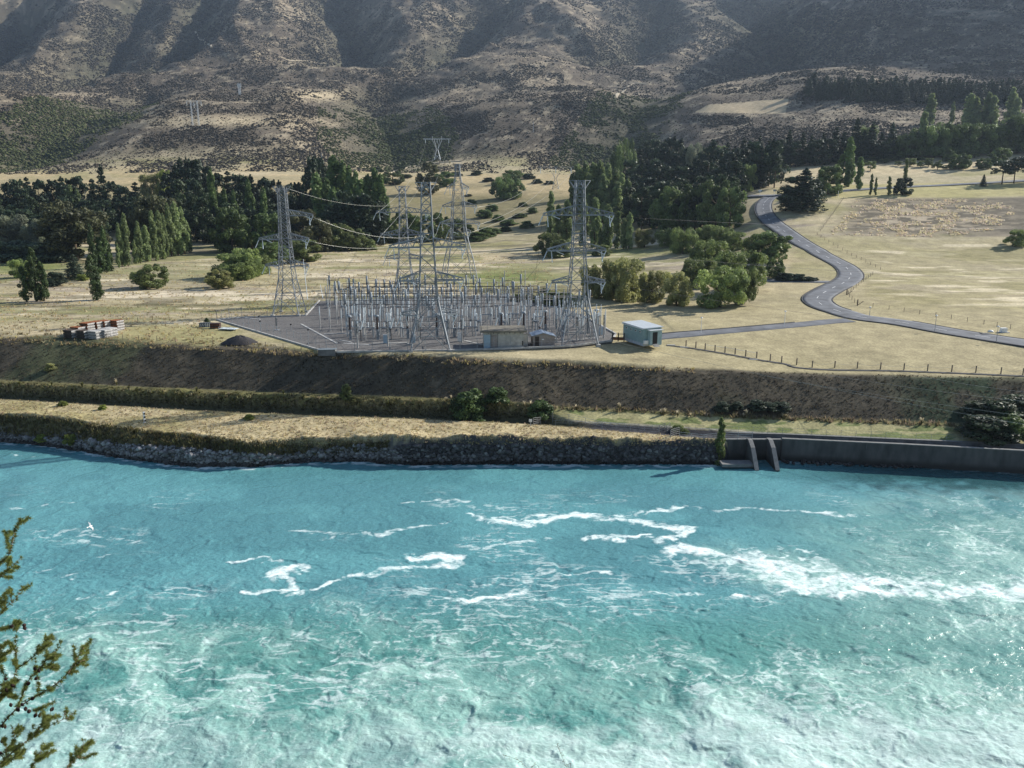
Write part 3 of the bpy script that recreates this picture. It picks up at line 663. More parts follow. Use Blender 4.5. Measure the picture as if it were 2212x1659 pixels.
def trunk_mb(kind, seed):
    g = random.Random(seed); m = MB(); r = {'small': .035, 'bush': .03, 'stone_pine': .022, 'willow': .035, 'round': .035, 'bronze': .035}.get(kind, .016)
    top = {'willow': .6, 'round': .62, 'bronze': .62, 'small': .62, 'bush': .45}.get(kind, .88)
    m.tube([(0, 0, -.02), (g.uniform(-.01, .01), 0, top * .35), (g.uniform(-.02, .02), g.uniform(-.02, .02), top * .7), (0, 0, top)], r, 6, r * .25)
    for k in range(5 if kind in ('willow', 'round', 'bronze', 'small', 'stone_pine', 'bush') else 3):
        t = g.uniform(0, 6.28); z = top * g.uniform(.45, .8); L = .22 if kind in ('willow', 'round', 'bronze', 'small', 'stone_pine', 'bush') else .07
        m.tube([(0, 0, z), (L * .5 * math.cos(t), L * .5 * math.sin(t), z + L * .4), (L * math.cos(t), L * math.sin(t), z + L * .8)], r * .45, 5, r * .12)
    return m
M_bark = simple('bark', (.10, .075, .05), .95, 0, 3, .4)
LM = {}
for nm, c_, var, tr in (('poplar', (.20, .265, .135), .42, .48), ('cypress', (.065, .105, .045), .5, .3), ('conifer', (.034, .056, .036), .5, .18), ('pine', (.045, .07, .038), .6, .2),
                        ('willow', (.20, .265, .11), .42, .45), ('yellow', (.27, .29, .14), .38, .45), ('bronze', (.085, .095, .052), .5, .28), ('silver', (.19, .22, .17), .4, .38),
                        ('round', (.105, .155, .065), .5, .36), ('olive', (.14, .18, .08), .45, .38), ('blue', (.07, .10, .075), .5, .28), ('lime', (.2, .25, .07), .4, .38), ('green', (.11, .17, .07), .5, .36)):
    LM[nm] = leaf_mat(nm + '_leaves', c_, var, tr)
_tm = {}
def tree_meshes(kind, leaf, var):
    key = (kind, leaf, var)
    if key not in _tm:
        gk = ('geo', kind, var)
        if gk not in _tm:
            sd = sum(ord(c) for c in kind) * 7 + var * 101; sz, asp, vert = LEAFSIZE[kind]
            _tm[gk] = (leaf_cloud(crown_clumps(kind, sd), sz, sd, asp, vert), trunk_mb(kind, sd).mesh(kind + '_trunk', M_bark, True))
        (V, F, T), tm = _tm[gk]
        cm = np_mesh(kind + '_crown', V, F, False, T, LM[leaf])
        q_ = (1.0, 99.0) if kind in ('poplar', 'cypress', 'thin', 'grove', 'conifer') else (3, 97); _tm[key] = (cm, tm, float(np.percentile(V[:, 0], q_[1]) - np.percentile(V[:, 0], q_[0])) * (1.15 if kind in ('poplar', 'cypress', 'thin') else 1.0), float(V[:, 2].max()))
    return _tm[key]
NVAR = {'poplar': 4, 'pine': 4, 'conifer': 3, 'willow': 4, 'round': 3}
NAMES = {'poplar': 'poplar_tree', 'thin': 'cypress_tree', 'cypress': 'cypress_tree', 'grove': 'poplar_tree', 'conifer': 'conifer_tree', 'pine': 'pine_tree', 'stone_pine': 'pine_tree', 'willow': 'willow_tree',
         'bronze': 'broadleaf_tree', 'round': 'broadleaf_tree', 'small': 'small_tree', 'bush': 'bush'}
CATS = {'bush': 'bush'}
def plant(kind, leaf, px, base, top, wpx, label, group=None, ymin=0, ymax=9e9, lean=0.0, var=None):
    p = at(px, base, ymin, ymax); a, s = ray(px, top); hgt = max(.8, (EYE + s * p.y) - p.z)
    zc = p.y * math.cos(PITCH) - (p.z - EYE) * math.sin(PITCH); wid = wpx * zc / FOC
    v = rnd.randrange(NVAR.get(kind, 2)) if var is None else var
    cm, tm, w0, h0 = tree_meshes(kind, leaf, v)
    r = thing(NAMES[kind], label, CATS.get(kind, 'tree'), p, rnd.uniform(0, 6.28) if kind != 'grove' else rnd.uniform(-.2, .2), group)
    r.scale = (wid / w0, wid / w0, hgt / h0)
    if lean: r.rotation_euler = (0, lean, 0)
    link('crown', cm, r); link('trunk', tm, r)
    return r
ORD = ['first', 'second', 'third', 'fourth', 'fifth', 'sixth', 'seventh', 'eighth', 'ninth', 'tenth', 'eleventh', 'twelfth', 'thirteenth', 'fourteenth', 'fifteenth', 'sixteenth',
       'seventeenth', 'eighteenth', 'nineteenth', 'twentieth', 'twenty-first', 'twenty-second', 'twenty-third', 'twenty-fourth', 'twenty-fifth', 'twenty-sixth', 'twenty-seventh', 'twenty-eighth',
       'twenty-ninth', 'thirtieth', 'thirty-first', 'thirty-second', 'thirty-third', 'thirty-fourth']
def row(kind, leaf, items, text, group, **kw):
    """text holds {} for the place in the row"""
    for i, it in enumerate(sorted(items)):
        plant(kind, leaf, *it, text.format(ORD[i]), group, **kw)

# --- lone trees on the flat at left
plant('cypress', 'cypress', 57, 652, 574, 22, 'dark columnar tree, leftmost and shortest of the clump on the dry flat', 'dark columnar clump')
plant('cypress', 'cypress', 80, 651, 533, 27, 'tallest dark columnar tree in the middle of the clump on the flat', 'dark columnar clump')
plant('cypress', 'cypress', 96, 650, 562, 21, 'dark columnar tree on the right side of the clump on the flat', 'dark columnar clump')
plant('cypress', 'cypress', 211, 648, 549, 28, 'single leaning columnar green tree alone in the bleached grass', None, lean=-.09)
plant('round', 'olive', 328, 622, 570, 60, 'spreading olive green tree with bare branch at its foot on grass')
plant('round', 'yellow', 478, 622, 581, 50, 'small yellowish rounded tree alone in dry grass left of the lattice tower')
plant('willow', 'willow', 46, 600, 558, 34, 'pale drooping willow behind the dark columnar clump')
plant('conifer', 'blue', 163, 603, 549, 40, 'dark bushy young conifer beside the poplars at left')
plant('bush', 'lime', 177, 606, 592, 20, 'bright lime green bush at the foot of the young conifer')
plant('bush', 'blue', 122, 617, 586, 38, 'dark rounded bush right of the columnar clump')
plant('conifer', 'green', 447, 697, 686, 14, 'tiny dark green conifer behind the striped rack by the yard corner')
for it, lab in (((500, 600, 545, 60), 'pale green willow at the left edge of the clump by the poplars'), ((535, 598, 534, 60), 'tall pale green willow in the middle of the clump'),
                ((560, 592, 548, 45), 'grey green willow on the right of the pale clump'), ((515, 604, 562, 62), 'low spreading pale willow in front of the clump')):
    plant('willow', 'willow' if it[0] != 560 else 'olive', *it, lab, 'pale willows left of the lattice tower')
plant('round', 'round', 585, 572, 522, 62, 'dark green round tree just left of the left lattice tower')
plant('round', 'olive', 655, 566, 515, 52, 'olive round tree seen through the left lattice tower', 'round trees behind the left tower')
# --- poplars left
row('poplar', 'poplar', [(264, 576, 479, 19), (277, 575, 458, 21), (294, 570, 517, 13), (304, 569, 476, 20), (319, 565, 485, 20), (337, 563, 453, 19),
                         (351, 560, 453, 19), (360, 557, 459, 17), (371, 554, 437, 23), (385, 552, 434, 25), (399, 549, 445, 23), (409, 546, 478, 16)],
    'tall green poplar, {} from the left in the long row left of the towers', 'long poplar row at left')
row('poplar', 'cypress', [(205, 592, 482, 18), (219, 590, 511, 19), (231, 589, 487, 19), (240, 586, 520, 14)], 'dark narrow poplar, {} from the left in the short front row', 'short front poplar row at left')
plant('poplar', 'poplar', 257, 579, 526, 10, 'short thin poplar at the left end of the long row')
plant('bronze', 'bronze', 165, 562, 445, 120, 'huge bronze brown tree behind the short poplar row')
plant('bronze', 'bronze', 131, 540, 430, 64, 'tall brownish tree left of the huge bronze one')
plant('bronze', 'bronze', 350, 545, 419, 88, 'domed reddish brown tree behind the long poplar row')
plant('bronze', 'bronze', 304, 545, 447, 40, 'smaller reddish brown tree left of the domed one')
plant('poplar', 'poplar', 162, 500, 397, 20, 'left of two tall poplars rising behind the huge bronze tree')
plant('poplar', 'poplar', 176, 500, 407, 17, 'right of two tall poplars rising behind the huge bronze tree')
row('willow', 'silver', [(15, 540, 470, 60), (48, 538, 461, 66), (86, 540, 478, 56), (112, 545, 490, 44)], 'silvery grey willow, {} from the left edge under the dark forest', 'silvery willows at the left edge')
row('bush', 'blue', [(5, 566, 520, 60), (45, 566, 518, 66), (90, 566, 522, 66), (130, 566, 528, 54)], 'dark blue green thicket, {} from the left behind the green paddock', 'dark thickets behind the green paddock')
row('round', 'round', [(502, 545, 445, 72), (545, 540, 462, 56), (590, 545, 458, 66)], 'big dark green round tree, {} of three below the pines', 'big round trees below the pines')
row('poplar', 'green', [(467, 520, 362, 24), (491, 520, 404, 16), (512, 520, 408, 18), (545, 520, 385, 26), (574, 520, 402, 20)], 'poplar standing out before the dark pines, {} from the left', 'poplars before the dark pines at left')
# --- dark forest at left: skyline trees, then the ones in front
sky_l = [(-30, 385), (0, 386), (25, 392), (48, 384), (72, 384), (96, 388), (120, 388), (142, 382), (162, 382), (184, 374), (206, 386), (252, 392), (276, 398), (298, 392), (372, 372), (386, 350), (400, 338), (414, 335), (428, 343),
         (440, 350), (455, 352), (480, 368), (498, 366), (516, 371), (534, 376), (552, 372), (570, 380), (588, 384), (606, 388), (626, 396)]
for i, (x, tp) in enumerate(sky_l):
    plant('conifer' if i % 3 == 1 or 372 < x < 420 else 'pine', 'conifer', x + rnd.uniform(-4, 4), rnd.uniform(474, 492), tp + rnd.uniform(-3, 4), rnd.uniform(34, 48),
          'dark evergreen on the skyline of the left forest, {} from the left'.format(ORD[i]), 'skyline evergreens of the left forest')
plant('conifer', 'conifer', 231, 490, 353, 36, 'lone tall pointed fir rising above the left forest')
plant('willow', 'yellow', 326, 440, 372, 34, 'pale yellow green tree beyond the forest gap'); plant('willow', 'lime', 360, 440, 364, 34, 'brighter lime tree right of the pale one beyond the gap')
for x in range(-20, 640, 26):
    for b_, dt_ in ((506, 42), (526, 70)):
        if 225 < x < 330 and dt_ > 50: continue
        xx = x + rnd.uniform(-9, 9); tp = np.interp(xx, [q[0] for q in sky_l], [q[1] for q in sky_l]) + dt_ + rnd.uniform(-12, 14)
        plant('pine', 'pine' if rnd.random() < .6 else 'conifer', xx, b_ + rnd.uniform(-5, 6), tp, rnd.uniform(34, 50), 'dark evergreen inside the dense mass of the left forest', 'evergreens within the left forest')
# --- clump in the middle
row('pine', 'conifer', [(668, 500, 372, 34), (680, 505, 334, 40), (697, 500, 336, 34), (648, 500, 392, 34)], 'dark pine, {} from the left at the left end of the middle clump', 'dark pines of the middle clump')
row('poplar', 'green', [(728, 510, 333, 40), (746, 510, 345, 36), (760, 512, 356, 32), (772, 512, 366, 30), (692, 520, 370, 34), (710, 522, 382, 36), (726, 525, 402, 36), (800, 520, 374, 30), (815, 520, 361, 30), (826, 522, 372, 28), (838, 524, 422, 18), (786, 518, 384, 30)],
    'tall dark green poplar, {} from the left in the middle clump', 'poplars of the middle clump')
row('pine', 'conifer', [(745, 530, 410, 50), (770, 532, 420, 50), (795, 532, 415, 50), (820, 530, 430, 40), (720, 532, 440, 46)], 'low dark pine, {} from the left under the middle poplars', 'low dark pines under the middle poplars')
plant('bronze', 'bronze', 657, 545, 452, 72, 'reddish brown tree behind the left lattice tower'); plant('bronze', 'bronze', 690, 545, 470, 50, 'smaller reddish brown tree right of the left lattice tower')
plant('round', 'olive', 735, 540, 482, 66, 'olive tree in front of the middle clump'); plant('round', 'olive', 764, 541, 492, 46, 'smaller olive tree right of the middle clump front')
plant('bush', 'olive', 797, 540, 515, 28, 'low olive bush right of the middle clump')
plant('round', 'round', 849, 399, 369, 42, 'green tree on pale grass right of the middle clump')
plant('pine', 'bronze', 927, 421, 348, 46, 'dark brown green pine behind the front towers'); plant('round', 'green', 960, 402, 370, 44, 'bright green tree right of the dark pine')
row('round', 'round', [(872, 520, 455, 40), (910, 522, 462, 46), (950, 520, 458, 44), (985, 516, 470, 36), (845, 524, 470, 30)], 'green tree behind the front towers, {} from the left', 'trees behind the front towers')
plant('willow', 'green', 1093, 430, 374, 58, 'weeping green willow on pale grass between the forests'); plant('willow', 'round', 1108, 428, 392, 44, 'darker willow at the right foot of the weeping one')
plant('round', 'round', 1107, 395, 366, 32, 'dark green tree behind the weeping willow')
row('bush', 'round', [(1010, 500, 484, 22), (1046, 470, 452, 28), (1062, 455, 440, 22), (1076, 478, 463, 22), (1100, 486, 474, 30), (1122, 470, 460, 26), (1138, 492, 476, 26), (1150, 460, 447, 20), (1049, 512, 490, 34), (1130, 446, 436, 16), (1018, 440, 430, 18),
                     (1030, 520, 500, 40), (1066, 505, 492, 30), (1092, 500, 488, 24)], 'dark scrub bush on the valley slope, {} from the left', 'scrub bushes on the valley slope')
row('bush', 'pine', [(985, 380, 371, 22), (1030, 378, 368, 20), (1055, 392, 383, 22), (1140, 386, 374, 26), (1160, 396, 386, 20), (1185, 398, 390, 18), (880, 384, 376, 18), (812, 372, 360, 26), (865, 366, 358, 16), (795, 392, 380, 24), (1012, 424, 419, 14)],
    'dark bush on the bleached grass below the hill, {} from the left', 'dark bushes below the hill')
# --- right forest
row('poplar', 'poplar', [(1246, 470, 352, 28), (1262, 470, 346, 28), (1278, 472, 349, 28), (1294, 472, 345, 30), (1310, 474, 350, 30), (1326, 474, 360, 30), (1340, 476, 372, 30), (1354, 478, 384, 24), (1236, 472, 372, 24), (1270, 480, 372, 28), (1302, 482, 374, 30), (1332, 484, 392, 28)],
    'grey green poplar, {} from the left in the dense poplar block', 'poplar block behind the right tower')
row('poplar', 'poplar', [(1189, 530, 410, 20), (1206, 532, 440, 22), (1224, 532, 430, 24), (1262, 534, 430, 24), (1284, 534, 424, 26), (1312, 536, 440, 24)], 'poplar below the block, {} from the left behind the right tower', 'poplars below the block')
row('poplar', 'poplar', [(1296, 536, 490, 12), (1316, 536, 500, 12), (1334, 537, 455, 20), (1347, 538, 470, 18), (1358, 538, 457, 20), (1412, 495, 462, 14), (1484, 494, 428, 12), (1508, 494, 404, 12)],
    'narrow poplar before the dark right forest, {} from the left', 'narrow poplars before the right forest')
plant('willow', 'round', 1345, 420, 296, 52, 'tall green broad poplar at the top left of the right forest')
sky_r = [(1380, 318), (1398, 302), (1415, 297), (1432, 304), (1446, 294), (1462, 300), (1480, 320), (1498, 330), (1520, 318), (1537, 299), (1556, 318), (1572, 326), (1590, 320), (1606, 316), (1622, 306), (1640, 318), (1660, 308), (1672, 300)]
for i, (x, tp) in enumerate(sky_r):
    plant('pine' if i % 3 else 'conifer', 'conifer', x, rnd.uniform(392, 408), tp + rnd.uniform(-3, 3), rnd.uniform(36, 46), 'dark evergreen on the skyline of the right forest, {} from the left'.format(ORD[i]), 'skyline evergreens of the right forest', ymin=420)
plant('willow', 'silver', 1506, 400, 306, 44, 'pale green tree on the skyline of the right forest', ymin=420)
for x in range(1365, 1600, 22):
    for b_, tp in ((430, 350), (462, 385), (492, 402)):
        if x > 1560 and b_ > 480: continue
        plant('pine', 'pine' if rnd.random() < .55 else 'conifer', x + rnd.uniform(-8, 8), b_ + rnd.uniform(-5, 5), tp + rnd.uniform(-14, 14), rnd.uniform(40, 54), 'dark evergreen inside the dense mass of the right forest', 'evergreens within the right forest')
row('round', 'round', [(1500, 496, 395, 60), (1545, 496, 386, 66), (1575, 494, 402, 50), (1445, 500, 400, 60)], 'dark round crowned tree before the right forest, {} from the left', 'dark round trees of the right forest')
row('willow', 'willow', [(1583, 420, 382, 34), (1612, 415, 352, 32), (1628, 405, 372, 26)], 'pale green tree beside the upper road, {} from the left', 'pale trees left of the upper road')
plant('willow', 'yellow', 1392, 534, 492, 34, 'yellowish bushy tree before the dark right forest')
plant('willow', 'olive', 1183, 552, 500, 50, 'rounded grey green willow left of the right tower'); plant('bush', 'olive', 1208, 556, 516, 40, 'low olive thicket beside the rounded willow')
plant('bush', 'olive', 1300, 552, 528, 34, 'low olive thicket right of the tower')
row('willow', 'willow', [(1445, 532, 490, 52), (1475, 548, 488, 50), (1528, 532, 484, 54), (1560, 534, 487, 46), (1582, 540, 498, 50)], 'green willow along the wet hollow, {} from the left', 'willows along the wet hollow')
row('willow', 'yellow', [(1278, 640, 572, 46), (1312, 645, 558, 62), (1350, 650, 553, 74), (1408, 653, 582, 48), (1461, 660, 584, 52)], 'yellow green willow beside the yard, {} from the left', 'yellow willows beside the substation')
plant('willow', 'olive', 1385, 640, 590, 40, 'dull olive willow between the yellow ones')
for it, lf, lab in (((1530, 585, 515, 66), 'willow', 'grey green willow at the back left of the big willow group'), ((1605, 628, 538, 84), 'willow', 'tall bright willow behind the frontmost big willow'),
                    ((1555, 663, 571, 94), 'willow', 'largest willow, frontmost in the group left of the road'), ((1606, 658, 580, 42), 'olive', 'narrow olive willow at the right of the frontmost big willow'),
                    ((1662, 562, 498, 68), 'round', 'dark green round tree by the road at the right of the willows'), ((1632, 560, 508, 52), 'willow', 'green willow left of the round roadside tree'),
                    ((1672, 600, 556, 34), 'round', 'small dark tree below the round roadside tree'), ((1510, 620, 556, 60), 'olive', 'dull olive willow behind the yellow ones'), ((1575, 600, 540, 60), 'willow', 'green willow in the middle of the big group')):
    plant('willow' if lf != 'round' else 'round', lf, *it, lab, 'big willow group left of the road')
row('bush', 'blue', [(1692, 606, 588, 26), (1708, 606, 590, 26), (1728, 606, 591, 28), (1746, 607, 597, 20), (1760, 606, 599, 14)], 'low dark shrub beside the side road, {} from the left', 'low shrubs beside the side road')
# --- right, along the upper road and the highway
plant('conifer', 'conifer', 1735, 457, 362, 72, 'big dark conifer beside the top of the winding road'); plant('pine', 'conifer', 1712, 456, 378, 56, 'dark spreading conifer left of the big roadside one'); plant('pine', 'pine', 1697, 456, 415, 34, 'low dark evergreen at the road bend')
plant('pine', 'conifer', 1752, 452, 385, 44, 'dark conifer at the right flank of the big roadside one')
row('poplar', 'green', [(1649, 396, 321, 23), (1659, 396, 366, 12), (1677, 394, 326, 19)], 'dark green poplar by the highway junction, {} from the left', 'poplars by the highway junction')
plant('small', 'blue', 1692, 364, 337, 24, 'small round tree right of the junction poplars')
row('poplar', 'green', [(1812, 402, 333, 20), (1830, 402, 294, 28), (1831, 404, 366, 14), (1853, 410, 338, 19)], 'poplar in the group above the road bend, {} from the left', 'poplars above the road bend')
plant('round', 'round', 1789, 420, 355, 46, 'dark round tree left of the poplars above the bend'); plant('thin', 'olive', 1781, 426, 390, 8, 'thin spindly tree before the round one'); plant('conifer', 'conifer', 1773, 402, 356, 24, 'slim dark conifer behind the round tree')
row('thin', 'olive', [(1880, 422, 374, 8), (1890, 422, 382, 8), (1919, 421, 380, 10)], 'thin cypress on the lawn by the highway, {} from the left', 'thin cypresses by the highway')
plant('thin', 'olive', 1952, 418, 341, 10, 'tallest thin cypress with dark tree at its foot'); plant('round', 'conifer', 1950, 421, 382, 29, 'dark bushy tree at the foot of the tallest cypress')
plant('conifer', 'conifer', 2123, 403, 376, 13, 'tiny dark conifer standing alone on the right lawn')
row('stone_pine', 'conifer', [(2164, 398, 345, 40), (2190, 396, 340, 40), (2213, 396, 335, 44), (2250, 396, 340, 44)], 'dark flat topped pine at the right edge, {} from the left', 'flat topped pines at the right edge')
plant('willow', 'willow', 2196, 532, 494, 42, 'willow alone at the right edge of the dry paddock')
row('small', 'olive', [(1880, 369, 347, 19), (1910, 352, 342, 20), (1940, 358, 348, 14), (1965, 359, 341, 21), (1988, 361, 347, 13), (2006, 360, 341, 16), (2025, 366, 346, 18), (2041, 366, 356, 11), (2104, 341, 324, 19)],
    'small orchard tree on bleached grass, {} from the left', 'orchard trees on the bleached slope')
row('round', 'round', [(2050, 349, 320, 26), (2071, 366, 331, 36), (2085, 362, 340, 20), (2124, 365, 341, 26), (2145, 355, 329, 28), (2160, 352, 318, 30)], 'dark round tree on the bleached slope, {} from the left', 'dark round trees on the bleached slope')
row('bush', 'olive', [(1860, 356, 344, 22), (1880, 350, 338, 22), (1900, 348, 338, 20), (1930, 347, 338, 20), (1990, 346, 338, 18)], 'grey bush at the top of the bleached slope, {} from the left', 'grey bushes above the bleached slope')
# --- tree belt across the upper right
row('conifer', 'conifer', [(1536, 358, 300, 28), (1570, 360, 306, 24), (1604, 356, 296, 26), (1638, 358, 292, 28), (1701, 357, 280, 31), (1731, 356, 283, 22), (1749, 356, 290, 22), (1775, 352, 284, 26), (1801, 350, 274, 30), (1845, 348, 253, 36), (1879, 346, 263, 32), (1922, 342, 263, 32), (1862, 348, 280, 30), (1820, 350, 284, 30), (1900, 346, 284, 26), (1660, 360, 298, 28)],
    'dark pointed conifer in the tree belt above the slope, {} from the left', 'conifers of the upper tree belt')
row('pine', 'conifer', [(1680, 362, 300, 34), (1718, 360, 304, 34), (1760, 358, 300, 34), (1790, 356, 298, 38), (1832, 352, 296, 38), (1885, 350, 300, 38), (1620, 366, 314, 36), (1590, 372, 318, 36), (1908, 349, 304, 30)], 'dark broad pine filling the upper tree belt, {} from the left', 'pines filling the upper tree belt')
row('willow', 'round', [(1940, 343, 290, 44), (1962, 340, 284, 52), (1990, 338, 272, 48), (2018, 338, 262, 66), (2045, 338, 268, 54), (2070, 336, 266, 58), (2105, 334, 264, 66), (2140, 332, 266, 60), (2170, 330, 256, 60), (2200, 330, 244, 60), (2240, 330, 248, 60)],
    'broad green tree at the right end of the tree belt, {} from the left', 'broad trees of the upper tree belt')
row('poplar', 'poplar', [(1988, 340, 240, 22), (2008, 268, 200, 24), (2055, 268, 219, 11), (2088, 285, 200, 26), (2102, 285, 208, 26), (2126, 285, 197, 24), (2138, 286, 204, 24), (2181, 262, 187, 27), (2192, 266, 210, 20)],
    'tall poplar at the upper right before the far plantation, {} from the left', 'tall poplars at the upper right')
row('willow', 'poplar', [(1548, 360, 312, 36), (1614, 362, 322, 36), (1866, 340, 268, 40)], 'lighter green tree within the belt, {} from the left', 'lighter trees within the belt')
for k in range(150):
    x = 1745 + (k * 37 % 150) / 149 * 560 + rnd.uniform(-3, 3); dpt = rnd.random()
    b_ = np.interp(x, [1745, 1850, 2000, 2212, 2400], [216, 222, 226, 228, 230]) - 16 * dpt - (8 if x < 1780 else 0) * dpt
    plant('conifer', 'conifer', x, b_, b_ - rnd.uniform(36, 50) * (1 if x > 1830 else .9), rnd.uniform(15, 23), 'dark conifer in the far plantation under the shaded hill', 'conifers of the far plantation', ymin=700)
# --- lower bank bushes
plant('bush', 'cypress', 1017, 907, 841, 64, 'large rounded dark green bush on the bank above the river'); plant('bush', 'cypress', 1074, 872, 836, 44, 'smaller round bush behind the large rounded one')
plant('bush', 'cypress', 1166, 904, 865, 46, 'grey green bush beside the gate and white sign'); plant('bush', 'olive', 748, 862, 829, 22, 'lone spiky olive bush at the foot of the embankment')
plant('bush', 'yellow', 762, 866, 856, 18, 'low yellow bush right of the spiky olive one'); plant('bush', 'yellow', 110, 800, 784, 20, 'small yellow bush on the embankment at left')
plant('bush', 'pine', 2128, 947, 900, 92, 'large dark bush at the right end of the mown slope'); plant('bush', 'round', 2180, 946, 896, 60, 'dark bush right of the large one by the railing')
row('bush', 'pine', [(2120, 892, 866, 70), (2160, 905, 862, 80), (2205, 892, 854, 80)], 'dark green thicket on the embankment at right, {} from the left', 'thickets on the right embankment')
row('bush', 'blue', [(1560, 886, 868, 30), (1591, 882, 868, 24), (1635, 884, 864, 34), (1665, 886, 870, 40), (1685, 886, 868, 34)], 'small grey shrub at the embankment foot, {} from the left', 'grey shrubs at the embankment foot')
row('bush', 'olive', [(1464, 932, 918, 22), (1478, 936, 926, 18)], 'small olive shrub between the two gates, {} from the left', 'olive shrubs between the gates')
plant('thin', 'willow', 1553, 1010, 900, 26, 'slender yellow green poplar growing by the water beside the concrete outlet')
row('bush', 'lime', [(92, 952, 938, 26), (152, 958, 938, 24), (135, 876, 866, 16), (222, 884, 874, 14), (538, 905, 896, 20)], 'small yellow green shrub on the river bank, {} from the left', 'yellow green shrubs on the river bank')

row('bush', 'olive', [(1120, 650, 634, 26), (1146, 652, 636, 24), (1170, 655, 634, 30), (1196, 658, 628, 36), (1222, 660, 630, 30), (1180, 640, 622, 24)], 'brownish green shrub behind the back right corner of the yard, {} from the left', 'shrubs behind the yard')
# --- flax and pampas clumps on the berm
M_blade = leaf_mat('flax_blades', (.13, .14, .06), .5, .25); M_plume = leaf_mat('pampas_plumes', (.55, .5, .40), .25, .3)
def blade_clump(n, h, seed, spread=.7, w=.06):
    g = np.random.default_rng(seed); V = []; F = []; T = []
    for i in range(n):
        t = g.uniform(0, 6.28); d = np.array([math.cos(t), math.sin(t), 0]); s = np.array([-d[1], d[0], 0]) * w; hh = h * g.uniform(.6, 1); sp = spread * g.uniform(.2, 1); b = len(V)
        p0 = d * .05; p1 = d * sp * .45 + np.array([0, 0, hh * .7]); p2 = d * sp + np.array([0, 0, hh * (1 - .3 * sp / spread)])
        V += [p0 - s, p0 + s, p1 + s * .8, p1 - s * .8, p2 + s * .1, p2 - s * .1]; F += [(b, b + 1, b + 2, b + 3), (b + 3, b + 2, b + 4, b + 5)]; T += [g.random()] * 6
    return np.array(V), np.array(F), np.array(T)[:, None].repeat(3, 1)
flax_m = [np_mesh('flax', *[q for q in (lambda r: (r[0], r[1], False, r[2]))(blade_clump(46, 1.3, 40 + k))], M_blade) for k in range(2)]
pamp_m = [np_mesh('plume', *[q for q in (lambda r: (r[0], r[1], False, r[2]))(blade_clump(14, 2.0, 60 + k, .8, .10))], M_plume) for k in range(2)]
fl = [(18, 838), (42, 832), (112, 833), (178, 836), (200, 842), (278, 842), (296, 848), (350, 855), (392, 860), (478, 866), (505, 868), (612, 852), (655, 862), (425, 846), (770, 876), (840, 878), (905, 884)]
for i, (x, y) in enumerate(fl):
    r = tag(link('flax_plant', flax_m[i % 2], None, at(x, y)), 'dark spiky flax clump on the low berm, {} from the left'.format(ORD[i]), 'plant', 'flax clumps along the berm'); s_ = rnd.uniform(.7, 1.15); r.scale = (s_,) * 3; r.rotation_euler = (0, 0, rnd.uniform(0, 6))
pm = [(965, 868), (975, 864), (1063, 880), (1134, 882), (1148, 880), (1168, 872), (1245, 884), (1338, 886), (1428, 898), (1436, 896), (1464, 900), (1492, 902), (1606, 904), (1612, 900), (1690, 905), (1990, 918), (252, 832)]
for i, (x, y) in enumerate(pm):
    p = at(x, y); r = thing('pampas_plant', 'pampas grass with pale plumes at the embankment foot, {} from the left'.format(ORD[i]), 'plant', p, rnd.uniform(0, 6), 'pampas grasses at the embankment foot')
    s_ = rnd.uniform(.55, .95); r.scale = (s_,) * 3; link('blades', flax_m[i % 2], r); link('plumes', pamp_m[i % 2], r)

# ---------------------------------------------------------------- ground cover nobody could count
ico_v = []; t_ = (1 + 5 ** .5) / 2
for s1 in (-1, 1):
    for s2 in (-t_, t_): ico_v += [(s1, s2, 0), (0, s1, s2), (s2, 0, s1)]
ico_v = np.array(ico_v, float); ico_v /= np.linalg.norm(ico_v[0])
def hull_faces(v):
    f = []; n = len(v); dm = np.linalg.norm(v[:, None] - v[None], axis=2); e = dm[dm > .1].min() * 1.05
    for i in range(n):
        for j in range(i + 1, n):
            for k in range(j + 1, n):
                if dm[i, j] < e and dm[j, k] < e and dm[i, k] < e:
                    q = (i, j, k); nn = np.cross(v[j] - v[i], v[k] - v[i]); f.append(q if nn.dot(v[i]) > 0 else (i, k, j))
    return np.array(f)
ico_f = hull_faces(ico_v)
def scatter(name, pos, size, cols, mat, jit=.3, flat=.6, smooth=False, sink=.15):
    n = len(pos); J = 1 + jit * (rng.random((n, 12, 1)) * 2 - 1); sc3 = np.stack([size * (.75 + .5 * rng.random(n)), size * (.75 + .5 * rng.random(n)), size * flat * (.7 + .6 * rng.random(n))], -1)
    th = rng.random(n) * 6.28; c, s = np.cos(th)[:, None], np.sin(th)[:, None]; V = ico_v[None] * J * sc3[:, None, :]
    V = np.stack([V[..., 0] * c - V[..., 1] * s, V[..., 0] * s + V[..., 1] * c, V[..., 2]], -1) + pos[:, None, :]; V[..., 2] += (sc3[:, 2] * (1 - 2 * sink))[:, None]
    F = (ico_f[None] + (np.arange(n) * 12)[:, None, None]).reshape(-1, 3)
    return tag(link(name, np_mesh(name, V.reshape(-1, 3), F, smooth, np.repeat(cols, 12, 0), mat)), kind='stuff')
M_scrub = attr_mat('scrub_leaves', 1.2, .5, .95, .8, .4, .15, .2)
